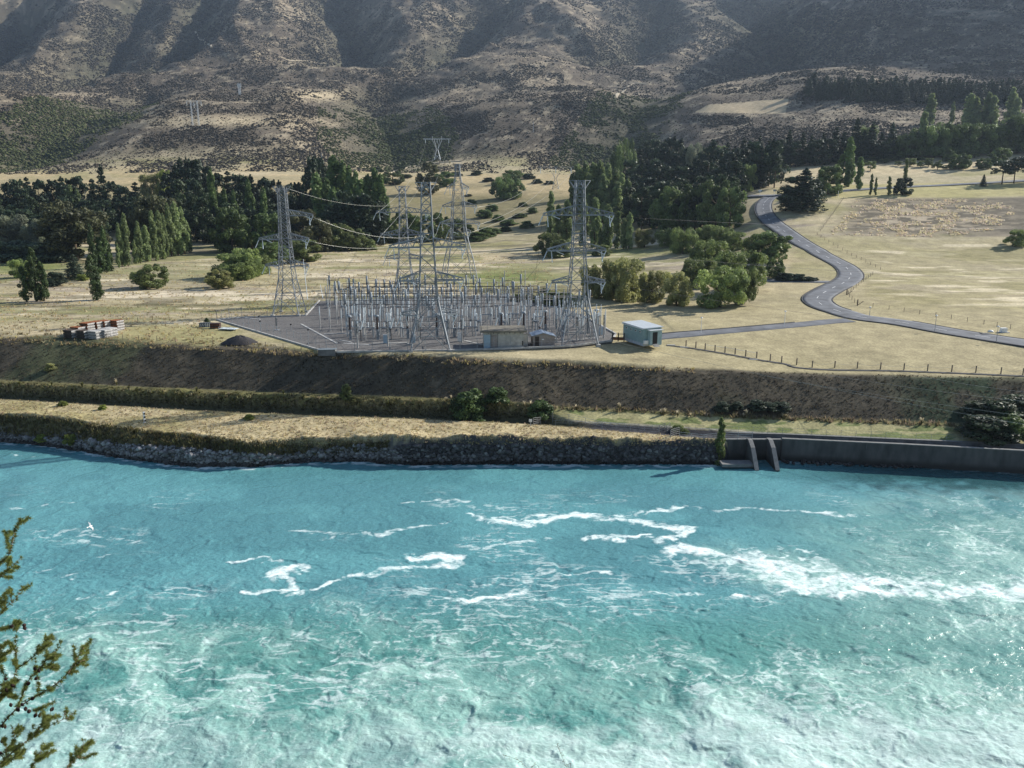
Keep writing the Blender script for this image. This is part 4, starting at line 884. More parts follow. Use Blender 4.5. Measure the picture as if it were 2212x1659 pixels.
def at_many(px, py, ymin=0.0):
    u = (px - PCX) / FOC; v = (PCY - py) / FOC; dy = math.cos(PITCH) + v * math.sin(PITCH); a = u / dy; s = (-math.sin(PITCH) + v * math.cos(PITCH)) / dy; out = np.zeros((len(px), 3)); J = np.zeros(len(px), int); I = np.zeros(len(px), int)
    for c0 in range(0, len(px), 4000):
        sl = slice(c0, c0 + 4000); j = np.clip((a[sl] - A[0]) / (A[1] - A[0]), 0, NA - 1.001); j0 = j.astype(int); g = (j - j0)[None]
        col = ZG[:, j0] * (1 - g) + ZG[:, j0 + 1] * g; df = EYE + s[sl][None] * Yrow[:, None] - col; df[Yrow < ymin] = 1; i = np.argmax(df <= 0, axis=0); i = np.where((df <= 0).any(axis=0), np.maximum(i, 1), NY - 1)
        k = np.arange(len(j0)); d0 = df[i - 1, k]; d1_ = df[i, k]; f = np.clip(d0 / (d0 - d1_ + 1e-9), 0, 1); Yv = Yrow[i - 1] + (Yrow[i] - Yrow[i - 1]) * f
        out[sl, 0] = a[sl] * Yv; out[sl, 1] = Yv; out[sl, 2] = col[i - 1, k] * (1 - f) + col[i, k] * f; J[sl] = j0; I[sl] = i
    return out, I, J
NS = 300000
px_ = rng.uniform(-250, 2460, NS); py_ = np.where(rng.random(NS) < .94, rng.uniform(-15, 402, NS), rng.uniform(400, 470, NS))
pos, I_, J_ = at_many(px_, py_, 560.0)
ok = (TG[I_, J_] > 16.2) & ~fld[I_, J_] & ~((px_ > 1480) & (px_ < 1720) & (py_ > 205) & (py_ < 250)) & (I_ < NY - 1)
pos = pos[ok]; ij = np.stack([I_[ok], J_[ok]], 1); pc = np.stack([px_[ok], py_[ok]], 1)
d1 = fbm(pos[:, 0] / 45, pos[:, 1] / 70, 201, 4, .6); d2 = fbm(pos[:, 0] / 220, pos[:, 1] / 300, 202, 3)
GULV = GUL[ij[:, 0], ij[:, 1]]
bare = np.zeros(len(pos))
for bx, by, sx, sy in ((675, 205, 70, 9), (470, 262, 190, 14), (500, 375, 150, 8), (1000, 352, 110, 8), (610, 320, 130, 40), (70, 300, 110, 60), (1780, 240, 150, 10)):
    bare = np.maximum(bare, np.exp(-(((pc[:, 0] - bx) / sx) ** 2 + ((pc[:, 1] - by) / sy) ** 2)))
keep = rng.random(len(pos)) < np.clip((d1 - .45) * 6.5 + .16 + (d2 - .5) * 1.2 + GULV * .9 - bare * .3 + .12, .03, 1)
pos, pc, GULV = pos[keep], pc[keep], GULV[keep]
sz = rng.uniform(.55, 1.8, len(pos)) * (1 + .6 * (rng.random(len(pos)) < .1)) * (1 + GULV * .4) * np.interp(pos[:, 1], [700, 1000, 2500], [.6, .75, 1.25])
cs = np.array([.062, .055, .046])[None] * rng.uniform(.6, 1.5, (len(pos), 1)) * np.ones((1, 3))
gm = ((GULV > .25) & (pos[:, 1] < 1300))[:, None]; cs = np.where(gm, np.array([.050, .058, .026])[None] * rng.uniform(.6, 1.7, (len(pos), 1)), cs)
scatter('hill_scrub', pos, sz, cs, M_scrub, .35, .55)
NS = 170000
px_ = rng.uniform(-200, 2420, NS); py_ = rng.uniform(40, 400, NS); pos, I_, J_ = at_many(px_, py_, 560.0)
ok = (TG[I_, J_] > 16.3) & ~fld[I_, J_] & (I_ < NY - 1) & (rng.random(NS) < .25 + 1.2 * (fbm(pos[:, 0] / 22, pos[:, 1] / 30, 207, 3) - .35)); pos = pos[ok]
scatter('low_hill_scrub', pos, rng.uniform(.35, .85, len(pos)) * np.interp(pos[:, 1], [700, 2200], [.8, 1.7]), np.array([.088, .074, .056])[None] * rng.uniform(.6, 1.5, (len(pos), 1)), M_scrub, .35, .5)
# stones of the shore
def px_scatter(n, poly, cond=None):
    xs = [p[0] for p in poly]; ys = [p[1] for p in poly]; X = rng.uniform(min(xs), max(xs), n); Y = rng.uniform(min(ys), max(ys), n); m = inside(poly, X, Y); return list(zip(X[m], Y[m]))
M_stone = attr_mat('shore_stone', 3, .4, .85, .6, .2, .6, .25, .25)
pts = px_scatter(9000, [(-60, 942), (0, 938), (150, 950), (300, 962), (450, 972), (600, 985), (760, 962), (860, 975), (900, 1014), (750, 1008), (640, 1009), (560, 1018), (420, 1018), (300, 1006), (200, 990), (100, 974), (0, 965), (-60, 960)])
pos = np.array([tuple(at(x, y)) for x, y in pts]); sz = rng.uniform(.12, .32, len(pos)) + (rng.random(len(pos)) < .09) * rng.uniform(.1, .42, len(pos))
cs = np.array([.19, .187, .188])[None] * rng.uniform(.45, 1.6, (len(pos), 1)); cs = np.where((pos[:, 2] < .45)[:, None], cs * .3, cs)
scatter('shore_stones', pos, sz, cs, M_stone, .3, .7)
pts = px_scatter(2200, [(850, 962), (1000, 962), (1200, 963), (1540, 968), (1560, 1012), (1300, 1014), (1000, 1014), (880, 1014)])
pos = np.array([tuple(at(x, y)) for x, y in pts]); sz = rng.uniform(.15, .5, len(pos)); cs = np.array([.068, .066, .07])[None] * rng.uniform(.5, 1.9, (len(pos), 1)); cs = np.where((rng.random(len(pos)) < .06)[:, None], .2, cs); cs = np.where((pos[:, 2] < .5)[:, None], .025, cs)
scatter('cliff_rubble', pos, sz, cs, M_stone, .45, .8, False, .4)
pts = px_scatter(500, [(1685, 990), (1900, 1000), (2100, 1008), (2100, 1014), (1900, 1010), (1690, 1003)])
pos = np.array([tuple(on_plane(x, y, 0.05)) for x, y in pts]); scatter('wall_foot_rubble', pos, rng.uniform(.15, .42, len(pos)), np.array([.035, .033, .033])[None] * rng.uniform(.6, 2.0, (len(pos), 1)), M_stone, .4, .7)
# dry grass tufts
M_tuft = attr_mat('dry_grass', .8, .25, .9, 0); see_through(M_tuft, .5)
def tufts(name, pts, h, col, w=.12, jitc=.4, zmin=-9):
    P_ = np.array([tuple(at(x, y)) for x, y in pts]); n = len(P_); g = rng; V = []
    hh = h * g.uniform(.5, 1.25, n); T = []
    c = np.array(col)[None] * g.uniform(1 - jitc, 1 + jitc, (n, 1)) * np.stack([np.ones(n), g.uniform(.9, 1.08, n), g.uniform(.75, 1.2, n)], -1)
    for k in range(4):
        th = g.random(n) * 6.28; le = g.normal(size=(n, 2)) * .35 * hh[:, None]; d = np.stack([np.cos(th), np.sin(th), np.zeros(n)], -1) * (w * g.uniform(.6, 1.5, n))[:, None]
        o = np.concatenate([g.normal(size=(n, 2)) * w * 1.5, np.full((n, 1), -.03)], 1); top = np.concatenate([le, hh[:, None]], 1)
        V += [P_ + o - d, P_ + o + d, P_ + o + top]
    V = np.stack(V, 1).reshape(n, 4, 3, 3).reshape(-1, 3); F = np.arange(len(V)).reshape(-1, 3)
    return tag(link(name, np_mesh(name, V, F, False, np.repeat(c, 12, 0), M_tuft)), kind='stuff')
tufts('strip_grass', px_scatter(11000, [(-80, 860), (0, 862), (400, 885), (700, 897), (960, 906), (1150, 915), (1440, 940), (1560, 951), (1550, 964), (1300, 962), (1000, 960), (850, 952), (700, 966), (600, 962), (450, 946), (300, 930), (150, 910), (0, 898), (-80, 890)]), .26, (.42, .35, .215), .08, .25)
tufts('bank_grass', px_scatter(6000, [(-80, 892), (0, 896), (150, 908), (300, 928), (450, 944), (600, 960), (700, 965), (840, 952), (840, 975), (600, 985), (450, 972), (300, 962), (150, 950), (0, 938), (-80, 930)]), .55, (.15, .135, .065))
tufts('embankment_grass', px_scatter(12000, [(-80, 722), (0, 728), (500, 750), (700, 764), (1000, 778), (1500, 800), (2260, 818), (2260, 912), (1700, 895), (1250, 874), (1000, 862), (600, 848), (0, 822), (-80, 815)]), .26, (.075, .066, .048), .08)
tufts('brow_grass', px_scatter(3500, [(-80, 708), (0, 718), (500, 736), (700, 758), (1000, 774), (1500, 796), (1500, 806), (1000, 788), (700, 774), (500, 762), (0, 742), (-80, 735)]), .5, (.33, .27, .15))
tufts('berm_grass', px_scatter(7000, [(-80, 815), (0, 824), (300, 840), (600, 852), (900, 862), (1150, 876), (1150, 905), (960, 902), (700, 893), (400, 880), (0, 857), (-80, 850)]), .34, (.145, .138, .068), .10, .6)
tufts('pale_berm_tufts', px_scatter(900, [(-80, 818), (0, 826), (300, 842), (600, 854), (900, 864), (1150, 878), (1150, 900), (960, 898), (700, 888), (400, 874), (0, 850), (-80, 842)]), .55, (.27, .24, .14), .12, .4)
tufts('tussock_line', px_scatter(1600, [(1180, 884), (1500, 899), (1700, 909), (2060, 922), (2060, 914), (1700, 900), (1500, 890), (1180, 876)]), .6, (.21, .175, .11), .14)
tufts('meadow_grass', px_scatter(6500, [(-80, 560), (500, 560), (700, 540), (1200, 540), (1200, 635), (700, 645), (660, 680), (470, 690), (480, 735), (0, 714), (-80, 705)]), .42, (.45, .37, .22), .13)
pk = [q for q in px_scatter(9000, [(1850, 432), (2180, 430), (2200, 490), (2040, 512), (1790, 508)]) if float(fbm(np.array(q[0] / 26.), np.array(q[1] / 7.), 300, 3)) + .16 * math.exp(-((q[0] - 1960) / 110) ** 2) > .60]
tufts('paddock_grass', pk, .55, (.62, .54, .40), .16, .25)
0 and tufts('right_meadow_grass', px_scatter(3000, [(1860, 560), (2260, 540), (2260, 700), (2100, 690), (1880, 650)]), .35, (.40, .34, .17), .12)
HAZE = 0.000055
# ---------------------------------------------------------------- materials of built things
M_steel = simple('galvanised_steel', (.27, .30, .33), .55, .35, 1.2, .25)
M_lattice = simple('weathered_lattice_steel', (.23, .252, .275), .6, .35, .5, .3)
M_conc = simple('pale_concrete', (.40, .395, .38), .9, 0, .8, .25)
M_dconc = simple('stained_concrete', (.15, .15, .15), .9, 0, .7, .4)
M_lconc = simple('concrete_capping', (.19, .19, .187), .9, 0, 2, .2)
M_gravel = simple('yard_gravel', (.125, .12, .117), .95, 0, 3.5, .4, .4, 'Object')
M_ins = simple('pale_glazed_insulator', (.58, .64, .67), .25, 0, 2, .08, spec=.6)
M_brown = simple('brown_porcelain', (.035, .018, .014), .25, 0, 4, .2, spec=.6)
M_black = simple('dark_discs', (.02, .02, .022), .4, 0, 4, .2)
M_white = simple('white_paint', (.75, .75, .73), .6, 0, 3, .1)
M_wire = simple('aluminium_conductor', (.42, .42, .38), .45, .5, 1, .1)
M_dwire = simple('dark_conductor', (.06, .06, .065), .5, .4, 1, .1)
M_bluebox = simple('pale_blue_cabinet', (.33, .44, .52), .5, 0, 2, .1)
M_asph = simple('road_asphalt', (.135, .143, .158), .9, 0, .35, .3)
M_kerb = simple('dark_kerb', (.055, .055, .055), .9, 0, 2, .2)
M_wood = simple('grey_post_timber', (.13, .11, .085), .9, 0, 3, .3)
M_rust = simple('rusty_steel', (.25, .095, .04), .85, .1, 2.5, .5)
M_dbrown = simple('dark_brown_timber', (.055, .042, .035), .85, 0, 2.5, .4)
M_greyend = simple('grey_end_plate', (.42, .41, .40), .7, 0, 3, .25)
M_teal = simple('teal_cladding', (.24, .345, .35), .6, 0, 1.5, .12)
M_tealp = simple('pale_teal_panel', (.30, .41, .42), .6, 0, 1.5, .12)
M_dark = simple('dark_opening', (.015, .016, .018), .4, 0, 2, .1)
M_roofblue = simple('blue_grey_roof', (.27, .33, .42), .4, .2, 2, .12)
M_rooflite = simple('pale_metal_roof', (.6, .64, .66), .35, .2, 2, .1)
M_block = simple('grey_block_wall', (.42, .41, .38), .9, 0, 1.2, .22)
M_shed = simple('brown_grey_shed', (.29, .255, .235), .9, 0, 2, .18)
M_mound = simple('dark_gravel_heap', (.045, .042, .045), .95, 0, 5, .4, .5)

# ---------------------------------------------------------------- roads
def catmull(pts, step=1.5):
    out = []; n = len(pts)
    for i in range(n - 1):
        p0, p1, p2, p3 = (Vector(pts[max(i - 1, 0)]), Vector(pts[i]), Vector(pts[i + 1]), Vector(pts[min(i + 2, n - 1)])); m = max(2, int((p2 - p1).length / step))
        for k in range(m):
            t = k / m; out.append(.5 * ((2 * p1) + (p2 - p0) * t + (2 * p0 - 5 * p1 + 4 * p2 - p3) * t * t + (3 * p1 - p0 - 3 * p2 + p3) * t ** 3))
    return out + [Vector(pts[-1])]
def strip_mesh(name, cl, o0, o1, lift, mat, thick=0.0):
    """a ribbon that follows the land, from offset o0 to o1 beside a centre line"""
    V = []; F = []; nx = max(2, int(abs(o1 - o0) / 1.0) + 1); n = len(cl)
    for i, p in enumerate(cl):
        d = (cl[min(i + 1, n - 1)] - cl[max(i - 1, 0)]); d = Vector((d.x, d.y, 0)).normalized(); s = Vector((d.y, -d.x, 0))
        for k in range(nx):
            q = p + s * (o0 + (o1 - o0) * k / (nx - 1)); V.append((q.x, q.y, max(ground_z(q.x, q.y), ground_z(p.x, p.y) - .12) + lift))
    for i in range(n - 1):
        for k in range(nx - 1): b = i * nx + k; F.append((b, b + 1, b + nx + 1, b + nx))
    if thick:
        m = len(V); V += [(x, y, z - thick) for x, y, z in V]
        for i in range(n - 1): F.append((i * nx, (i + 1) * nx, m + (i + 1) * nx, m + i * nx)); F.append((i * nx + nx - 1, m + i * nx + nx - 1, m + (i + 1) * nx + nx - 1, (i + 1) * nx + nx - 1))
    return np_mesh(name, np.array(V), np.array(F), False, None, mat)
def gpts(lst): return [Vector((q.x, q.y, 0)) for q in (at(x, y) for x, y in lst)]
main = catmull(gpts([(1668, 424), (1652, 437), (1649, 455), (1661, 475), (1690, 497), (1738, 528), (1797, 561), (1827, 578), (1838, 594), (1826, 609), (1788, 628), (1765, 645), (1779, 661), (1816, 674), (1860, 686), (1951, 698), (2061, 718), (2212, 741), (2420, 775)]))
lower = catmull(gpts([(1836, 692), (1790, 695), (1732, 701), (1585, 714), (1435, 727), (1395, 731)])); side = catmull(gpts([(1822, 610), (1770, 609), (1700, 608), (1655, 606), (1600, 604)])); high = catmull(gpts([(1480, 428), (1560, 426), (1640, 424), (1700, 421), (1780, 416), (1842, 411), (2000, 402), (2212, 391), (2420, 380)]), 3)
for nm, cl, hw, lift in (('winding_road', main, 3.7, .10), ('yard_road', lower, 2.3, .085), ('side_road', side, 1.9, .085), ('highway', high, 3.6, .16)):
    tag(link(nm, strip_mesh(nm, cl, -hw, hw, lift, M_asph, .3)), kind='structure')
for nm, cl, o, i0, i1 in (('road_kerb', main, 3.72, 0, len(main)), ('road_kerb', main, -4.05, 0, 10 ** 6), ('road_kerb', lower, 2.32, 8, len(lower)), ('road_kerb', side, 1.92, 6, len(side))):
    seg = cl[i0:i1]
    if o < 0:   # the left kerb stops where the side roads join
        cut1 = min(range(len(cl)), key=lambda k: (cl[k] - side[0]).length); cut2 = min(range(len(cl)), key=lambda k: (cl[k] - lower[0]).length)
        for s_ in (cl[:cut1 - 4], cl[cut1 + 4:cut2 - 5], cl[cut2 + 6:]):
            tag(link(nm, strip_mesh(nm, s_, -4.05, -3.72, .16, M_kerb, .4)), kind='structure')
    else: tag(link(nm, strip_mesh(nm, seg, o, o + .33, .2, M_kerb, .4)), kind='structure')
dash = MB(); acc = 0
dv = []; df = []
i = 0
while i < len(main) - 3:
    k = 2 if i > 14 else 12
    m_ = strip_mesh('tmp', main[i:i + k + 1], -.08, .08, .135, None); b = len(dv)
    dv += [tuple(v.co) for v in m_.vertices]; df += [tuple(b + q for q in p.vertices) for p in m_.polygons]; bpy.data.meshes.remove(m_); i += k + (4 if i > 14 else 3)
mm = bpy.data.meshes.new('road_marking'); mm.from_pydata(dv, [], df); mm.materials.append(M_white); tag(link('road_marking', mm), kind='structure')

# ---------------------------------------------------------------- lattice towers
LINES3 = []
def lattice_tower(px, base, top, hw0, waists, arms, label, yaw=0.0, kind='double', cat='pylon', group='lattice towers at the substation', leg=.22, br=.11, topw=1.25):
    p = at(px, base); a, s = ray(px, top); H_ = EYE + s * p.y - p.z
    t = thing('lattice_tower', label, cat, p, yaw, group)
    zk = [0] + [q[0] * H_ for q in waists] + [H_]; wk = [hw0] + [q[1] for q in waists] + [topw]
    W_ = lambda z: float(np.interp(z, zk, wk))
    m = MB(); zs = [0]
    while zs[-1] < H_ * .965:
        zs.append(min(zs[-1] + max(1.25, W_(zs[-1]) * (1.7 if zs[-1] > .2 * H_ else 1.5)), H_))
    if H_ - zs[-1] > .3: zs.append(H_)
    cr = ((-1, -1), (1, -1), (1, 1), (-1, 1))
    for z0, z1 in zip(zs[:-1], zs[1:]):
        w0, w1 = W_(z0), W_(z1); slim = .72 if w0 < 1.9 else 1.0
        for k in range(4):
            (x0, y0), (x1, y1) = cr[k], cr[(k + 1) % 4]
            m.bar((x0 * w0, y0 * w0, z0), (x0 * w1, y0 * w1, z1), leg * slim)
            m.bar((x0 * w0, y0 * w0, z0), (x1 * w1, y1 * w1, z1), br * slim); m.bar((x1 * w0, y1 * w0, z0), (x0 * w1, y0 * w1, z1), br * slim)
            if z0 > 0: m.bar((x0 * w0, y0 * w0, z0), (x1 * w0, y1 * w0, z0), br)
            if z0 == 0:
                zm = z1 * .5; wm = W_(zm); m.bar((x0 * wm, y0 * wm, zm), (x1 * wm, y1 * wm, zm), br)
    m.build('tower_body', M_lattice, t)
    f = MB()
    for x, y in cr: f.box((x * hw0, y * hw0, .0), (.8, .8, .7))
    f.build('footing', M_conc, t)
    pk = MB(); tw = topw
    if kind == 'double':
        L = topw * 2.5
        pk.bar((-L, 0, H_), (L, 0, H_), br * 1.1); zb = H_ - 1.6; wb = W_(zb)
        for sx in (-1, 1):
            for sy in (-1, 1): pk.bar((sx * wb, sy * wb, zb), (sx * L, 0, H_), br); pk.bar((sx * tw, sy * tw, H_), (sx * L, 0, H_), br); pk.bar((sx * wb, sy * wb, zb), (0, 0, H_), br)
        pk.build('earth_wire_peak', M_lattice, t)
    tips = {}
    for (zf, Lp, Ln, d) in arms:                 # height fraction, reach right, reach left, depth of truss
        z = zf * H_
        for sx, L in ((1, Lp), (-1, Ln)):
            if not L: continue
            am = MB(); wb = W_(z); wt = W_(z + d); n = max(2, int((L - wb) / 1.3))
            for sy in (-1, 1):
                am.bar((sx * wb, sy * wb, z), (sx * L, sy * .25, z), br * 1.9); am.bar((sx * wt, sy * wt, z + d), (sx * L, sy * .2, z + .35), br * 1.6)
                for i in range(n):
                    f0, f1 = i / n, (i + 1) / n; q = lambda fr, up: (sx * (wb + (L - wb) * fr), sy * ((wb if not up else wt) * (1 - fr) + .22 * fr), z + (d * (1 - fr) + .35 * fr if up else 0))
                    am.bar(q(f0, 0), q((f0 + f1) / 2, 1), br * .85); am.bar(q((f0 + f1) / 2, 1), q(f1, 0), br * .85)
            for i in range(1, n + 1):
                fr = i / n; x = sx * (wb + (L - wb) * fr); y = wb * (1 - fr) + .22 * fr; am.bar((x, -y, z), (x, y, z), br)
            am.build('crossarm', M_lattice, t)
            tips[(zf, sx)] = (sx * L, z)
            if kind == 'double':
                for dx, dz, off in ((-.9 * sx if sx > 0 else -.9, -2.0, 0), (0.15, -2.3, .9), (1.5, -.75, 1.9)):
                    ins = MB(); x0 = sx * (L - off * 1.0) if sx > 0 else -L + off
                    p0 = Vector((x0, 0, z - .1)); p1 = Vector((x0 + dx, -.3, z + dz)); dd = (p1 - p0)
                    for oy in (-.11, .11):
                        ins.tube([p0 + Vector((0, oy, 0)), p1 + Vector((0, oy, 0))], .055, 6)
                        for kk in range(9):
                            c = p0 + dd * ((kk + .5) / 9) + Vector((0, oy, 0)); ins.tube([c - dd.normalized() * .05, c + dd.normalized() * .05], .095, 6)
                    ins.build('insulator_string', M_ins, t)
    bpy.context.view_layer.update()
    return t, {k: t.matrix_world @ Vector((v[0], 0, v[1] - .3)) for k, v in tips.items()}, t.matrix_world @ Vector((0, 0, H_)), H_
T1 = lattice_tower(626, 678, 402, 3.3, [(.30, 1.65), (.58, 1.2), (.78, 1.0)], [(.775, 7.3, 0, 1.5), (.59, 6.0, 6.6, 1.5), (.385, 5.6, 5.4, 1.3)], 'grey lattice tower standing alone at the left end of the switchyard', -.05, topw=.9)
T2 = lattice_tower(928, 752, 394, 3.8, [(.30, 1.8), (.56, 1.35), (.76, 1.05)], [(.62, 7.5, 7.3, 1.8), (.42, 6.9, 5.6, 1.7), (.215, 5.6, 5.3, 1.2)], 'tallest grey lattice tower at the front centre of the switchyard', .15, topw=.8)
T3 = lattice_tower(876, 648, 402, 3.4, [(.30, 1.7), (.56, 1.2), (.78, .95)], [(.775, 7.2, 7.4, 1.5), (.58, 6.0, 6.4, 1.5), (.375, 5.2, 5.2, 1.2)], 'grey lattice tower behind and left of the front centre one', .03, topw=.8)
T4 = lattice_tower(992, 608, 354, 5.3, [(.26, 3.6), (.44, 2.0), (.62, 1.9), (.84, 1.2), (.9, .8)], [(.80, 3.6, 3.6, 1.6), (.645, 6.2, 5.2, 1.7), (.50, 7.2, 6.2, 1.7), (.43, 4.0, 3.4, 1.2)], 'grey lattice tower with spread legs standing in the grass behind the yard', .25, topw=.5)
T5 = lattice_tower(1246, 741, 390, 3.75, [(.30, 1.8), (.56, 1.3), (.78, 1.05)], [(.795, 7.0, 7.3, 1.8), (.58, 5.6, 6.4, 1.7), (.385, 5.6, 5.4, 1.2)], 'grey lattice tower at the right end of the switchyard', .1, topw=.85)
# far towers
M_lite = simple('bright_galvanised_steel', (.6, .63, .66), .5, .2, .5, .1)
def far_tower(kind, px, base, top, bw, label):
    p = at(px, base, 500); a, s = ray(px, top); H_ = EYE + s * p.y - p.z; zc = p.y / .98; u = zc / FOC; t = thing('lattice_tower', label, 'pylon', p, 0, 'far towers on the hillside'); m = MB(); w_ = .20 * (p.y / 900); half = bw * u / 2; b2 = MB(); ins = MB()
    if kind == 'delta':
        zw = H_ * .45; hb = H_ * .86
        for sx in (-1, 1):
            for sy in (-1, 1): m.bar((sx * H_ * .14, sy * H_ * .12, 0), (sx * .7, sy * .7, zw), w_ * 1.3); m.bar((sx * .7, sy * .7, zw), (sx * half * .36, sy * .5, hb), w_ * 1.2); m.bar((sx * H_ * .14, sy * H_ * .12, 0), (-sx * H_ * .07, sy * H_ * .06, zw * .5), w_ * .8); m.bar((sx * .7, sy * .7, zw), (sx * half * .2, sy * .5, hb), w_ * .7)
            for k in range(4):
                z0 = zw * k / 4; m.bar((-H_ * .14 * (1 - k / 4.6), 0, z0), (H_ * .14 * (1 - (k + 1) / 4.6), 0, z0 + zw / 4), w_ * .8); m.bar((H_ * .14 * (1 - k / 4.6), 0, z0), (-H_ * .14 * (1 - (k + 1) / 4.6), 0, z0 + zw / 4), w_ * .8)
            m.bar((sx * half * .34, 0, hb), (sx * half * .34, 0, H_), w_)
        for dz in (0, 1.3): b2.bar((-half, 0, hb + dz * .8), (half, 0, hb + dz * .8), w_ * 1.2)
        for k in range(10): x = -half + 2 * half * k / 10; b2.bar((x, 0, hb), (x + half / 10, 0, hb + 1.04), w_ * .7); b2.bar((x + half / 10, 0, hb + 1.04), (x + half / 5, 0, hb), w_ * .7)
        xs = (-half * .85, 0, half * .85); zt = hb
    else:
        for sx in (-1, 1):
            x0 = sx * half * .42
            for d_ in (-.6, .6): m.bar((x0 + d_ * 1.2 - sx * .2, 0, 0), (x0 + d_ * .8, 0, H_ * .96), w_ * 1.2)
            for k in range(12): z0 = H_ * .96 * k / 12; z1 = H_ * .96 * (k + 1) / 12; m.bar((x0 - .6, 0, z0), (x0 + .6, 0, z1), w_ * .7); m.bar((x0 + .6, 0, z0), (x0 - .6, 0, z1), w_ * .7)
        m.bar((-half * .42, 0, H_ * .5), (half * .42, 0, H_ * .96), w_ * .7); m.bar((half * .42, 0, H_ * .5), (-half * .42, 0, H_ * .96), w_ * .7)
        for dz in (0, 1.2): b2.bar((-half, 0, H_ * .93 + dz), (half, 0, H_ * .93 + dz), w_ * 1.1)
        xs = (-half * .9, 0, half * .9); zt = H_ * .93
    pm_t = M_lite if kind == 'portal' or px == 945 else M_lattice; m.build('tower_body', pm_t, t); b2.build('crossarm', pm_t, t)
    for x in xs:
        i_ = MB(); i_.tube([(x, 0, zt), (x, 0, zt - 4)], .28, 6); i_.build('insulator_string', M_ins, t)
    return [p + Vector((x, 0, zt - 4)) for x in xs]
F6 = far_tower('delta', 945, 346, 294, 56, 'pale lattice tower on the bleached shelf above the front towers')
F7 = far_tower('delta', 1200, 409, 355, 74, 'dark lattice tower partly hidden by the poplar block')
F8 = far_tower('portal', 423, 271, 216, 32, 'two legged portal tower on the brow of the left hill')
F9 = far_tower('portal', 518, 205, 180, 8, 'tiny far portal tower higher up the hill')
for i, (px, b_, tp) in enumerate(((1152, 286, 263), (696, 357, 330))):
    p = at(px, b_, 500); a, s = ray(px, tp); h_ = EYE + s * p.y - p.z; m = MB(); m.tube([(0, 0, 0), (0, 0, h_)], .32, 6, .22); m.box((0, 0, h_ * .9), (3, .25, .25)); o = m.build('utility_pole', M_steel); o.location = p
    tag(o, ('thin pole on the scrubby hillside at centre', 'thin pole behind the poplars of the middle clump')[i], 'pole', 'poles on the hillside')

# ---------------------------------------------------------------- conductors
def cable(p, q, sag, label, group, r=.035, mat=None, n=18):
    p = Vector(p); q = Vector(q); pts = [p.lerp(q, k / n) - Vector((0, 0, sag * 4 * (k / n) * (1 - k / n))) for k in range(n + 1)]
    m = MB(); m.tube([a - p for a in pts], r, 4); o = m.build('power_cable', mat or M_wire, None, True); o.location = p
    return tag(o, label, 'cable', group)
t1, t3, t4, t5, t2 = T1[1], T3[1], T4[1], T5[1], T2[1]
cable(t1[(.775, 1)], t3[(.58, 1)], 2.3, 'upper slack conductor from the left tower to the rear centre tower', 'conductors between towers', .04)
cable(t1[(.59, 1)], t3[(.375, 1)] + Vector((0, 0, 5.6)), 2.2, 'lower slack conductor from the left tower to the rear centre tower', 'conductors between towers', .04)
cable(T1[2], T3[2] + Vector((0, 0, -5)), 2.0, 'thin earth wire from the top of the left tower', 'conductors between towers', .03)
for k, (zf, nm) in enumerate(((.645, 'upper'), (.50, 'middle'), (.43, 'lower'))):
    cable(t4[(zf, 1)], F7[k], 5, nm + ' pale conductor climbing from the spread legged tower to the hill', 'conductors climbing the hill', .055)
    cable(t3[((.775, .58, .375)[k], 1)], t4[(zf, -1)], 2.5, nm + ' conductor between the rear centre and spread legged towers', 'conductors between towers', .04)
for k, (zf, nm) in enumerate(((.775, 'upper'), (.58, 'middle'), (.375, 'lower'))):
    cable(t3[(zf, -1)], F6[k] if k < 3 else F6[0], 9, nm + ' thin conductor from the rear centre tower to the hill shelf', 'conductors climbing the hill', .045)
    e = at_depth(2350, (482, 506, 600)[k], (330, 340, 320)[k]); f_ = at_depth(2350, (488, 602, 735)[k] - (0, 120, 240)[k] * 0, (260, 240, 220)[k])
    cable(t5[((.795, .58, .385)[k], 1)], f_, 1.5, nm + ' thin conductor running right from the right tower', 'conductors to the right', .03, M_dwire)
for k in range(3):
    for nm, tt, zz, sd, tg in (('right', t5, (.795, .58, .385)[k], -1, (1150 - 45 * k, 690)), ('front centre', t2, (.62, .42, .215)[k], -1, (830 - 30 * k, 695)), ('front centre', t2, (.62, .42, .215)[k], 1, (1000 + 30 * k, 690))):
        e = on_plane(tg[0], tg[1], 13.06) + Vector((0, 0, 6.5)); cable(tt[(zz, sd)], e, .8, '{} thin dark lead from {} arms of the {} tower to the bays'.format(('upper', 'middle', 'lower')[k], 'left' if sd < 0 else 'right', nm), 'leads from the towers to the bays', .025, M_dwire)
drops = [((1180, 642), (2260, 880)), ((1560, 800), (2260, 905)), ((1440, 770), (2260, 925)), ((1700, 800), (2260, 872)), ((1900, 800), (2260, 852))]
for k, (a_, b_) in enumerate(drops[1:]):
    p0 = at_depth(a_[0], a_[1], 150); q0 = at_depth(b_[0], b_[1], 112); cable(t5[(.795, -1)] if False else p0 + (p0 - q0) * .35 + Vector((0, 0, 1.5)), q0, .8, 'thin conductor slanting down across the right embankment, {} of four'.format(ORD[k]), 'conductors over the embankment', .022, M_wire)

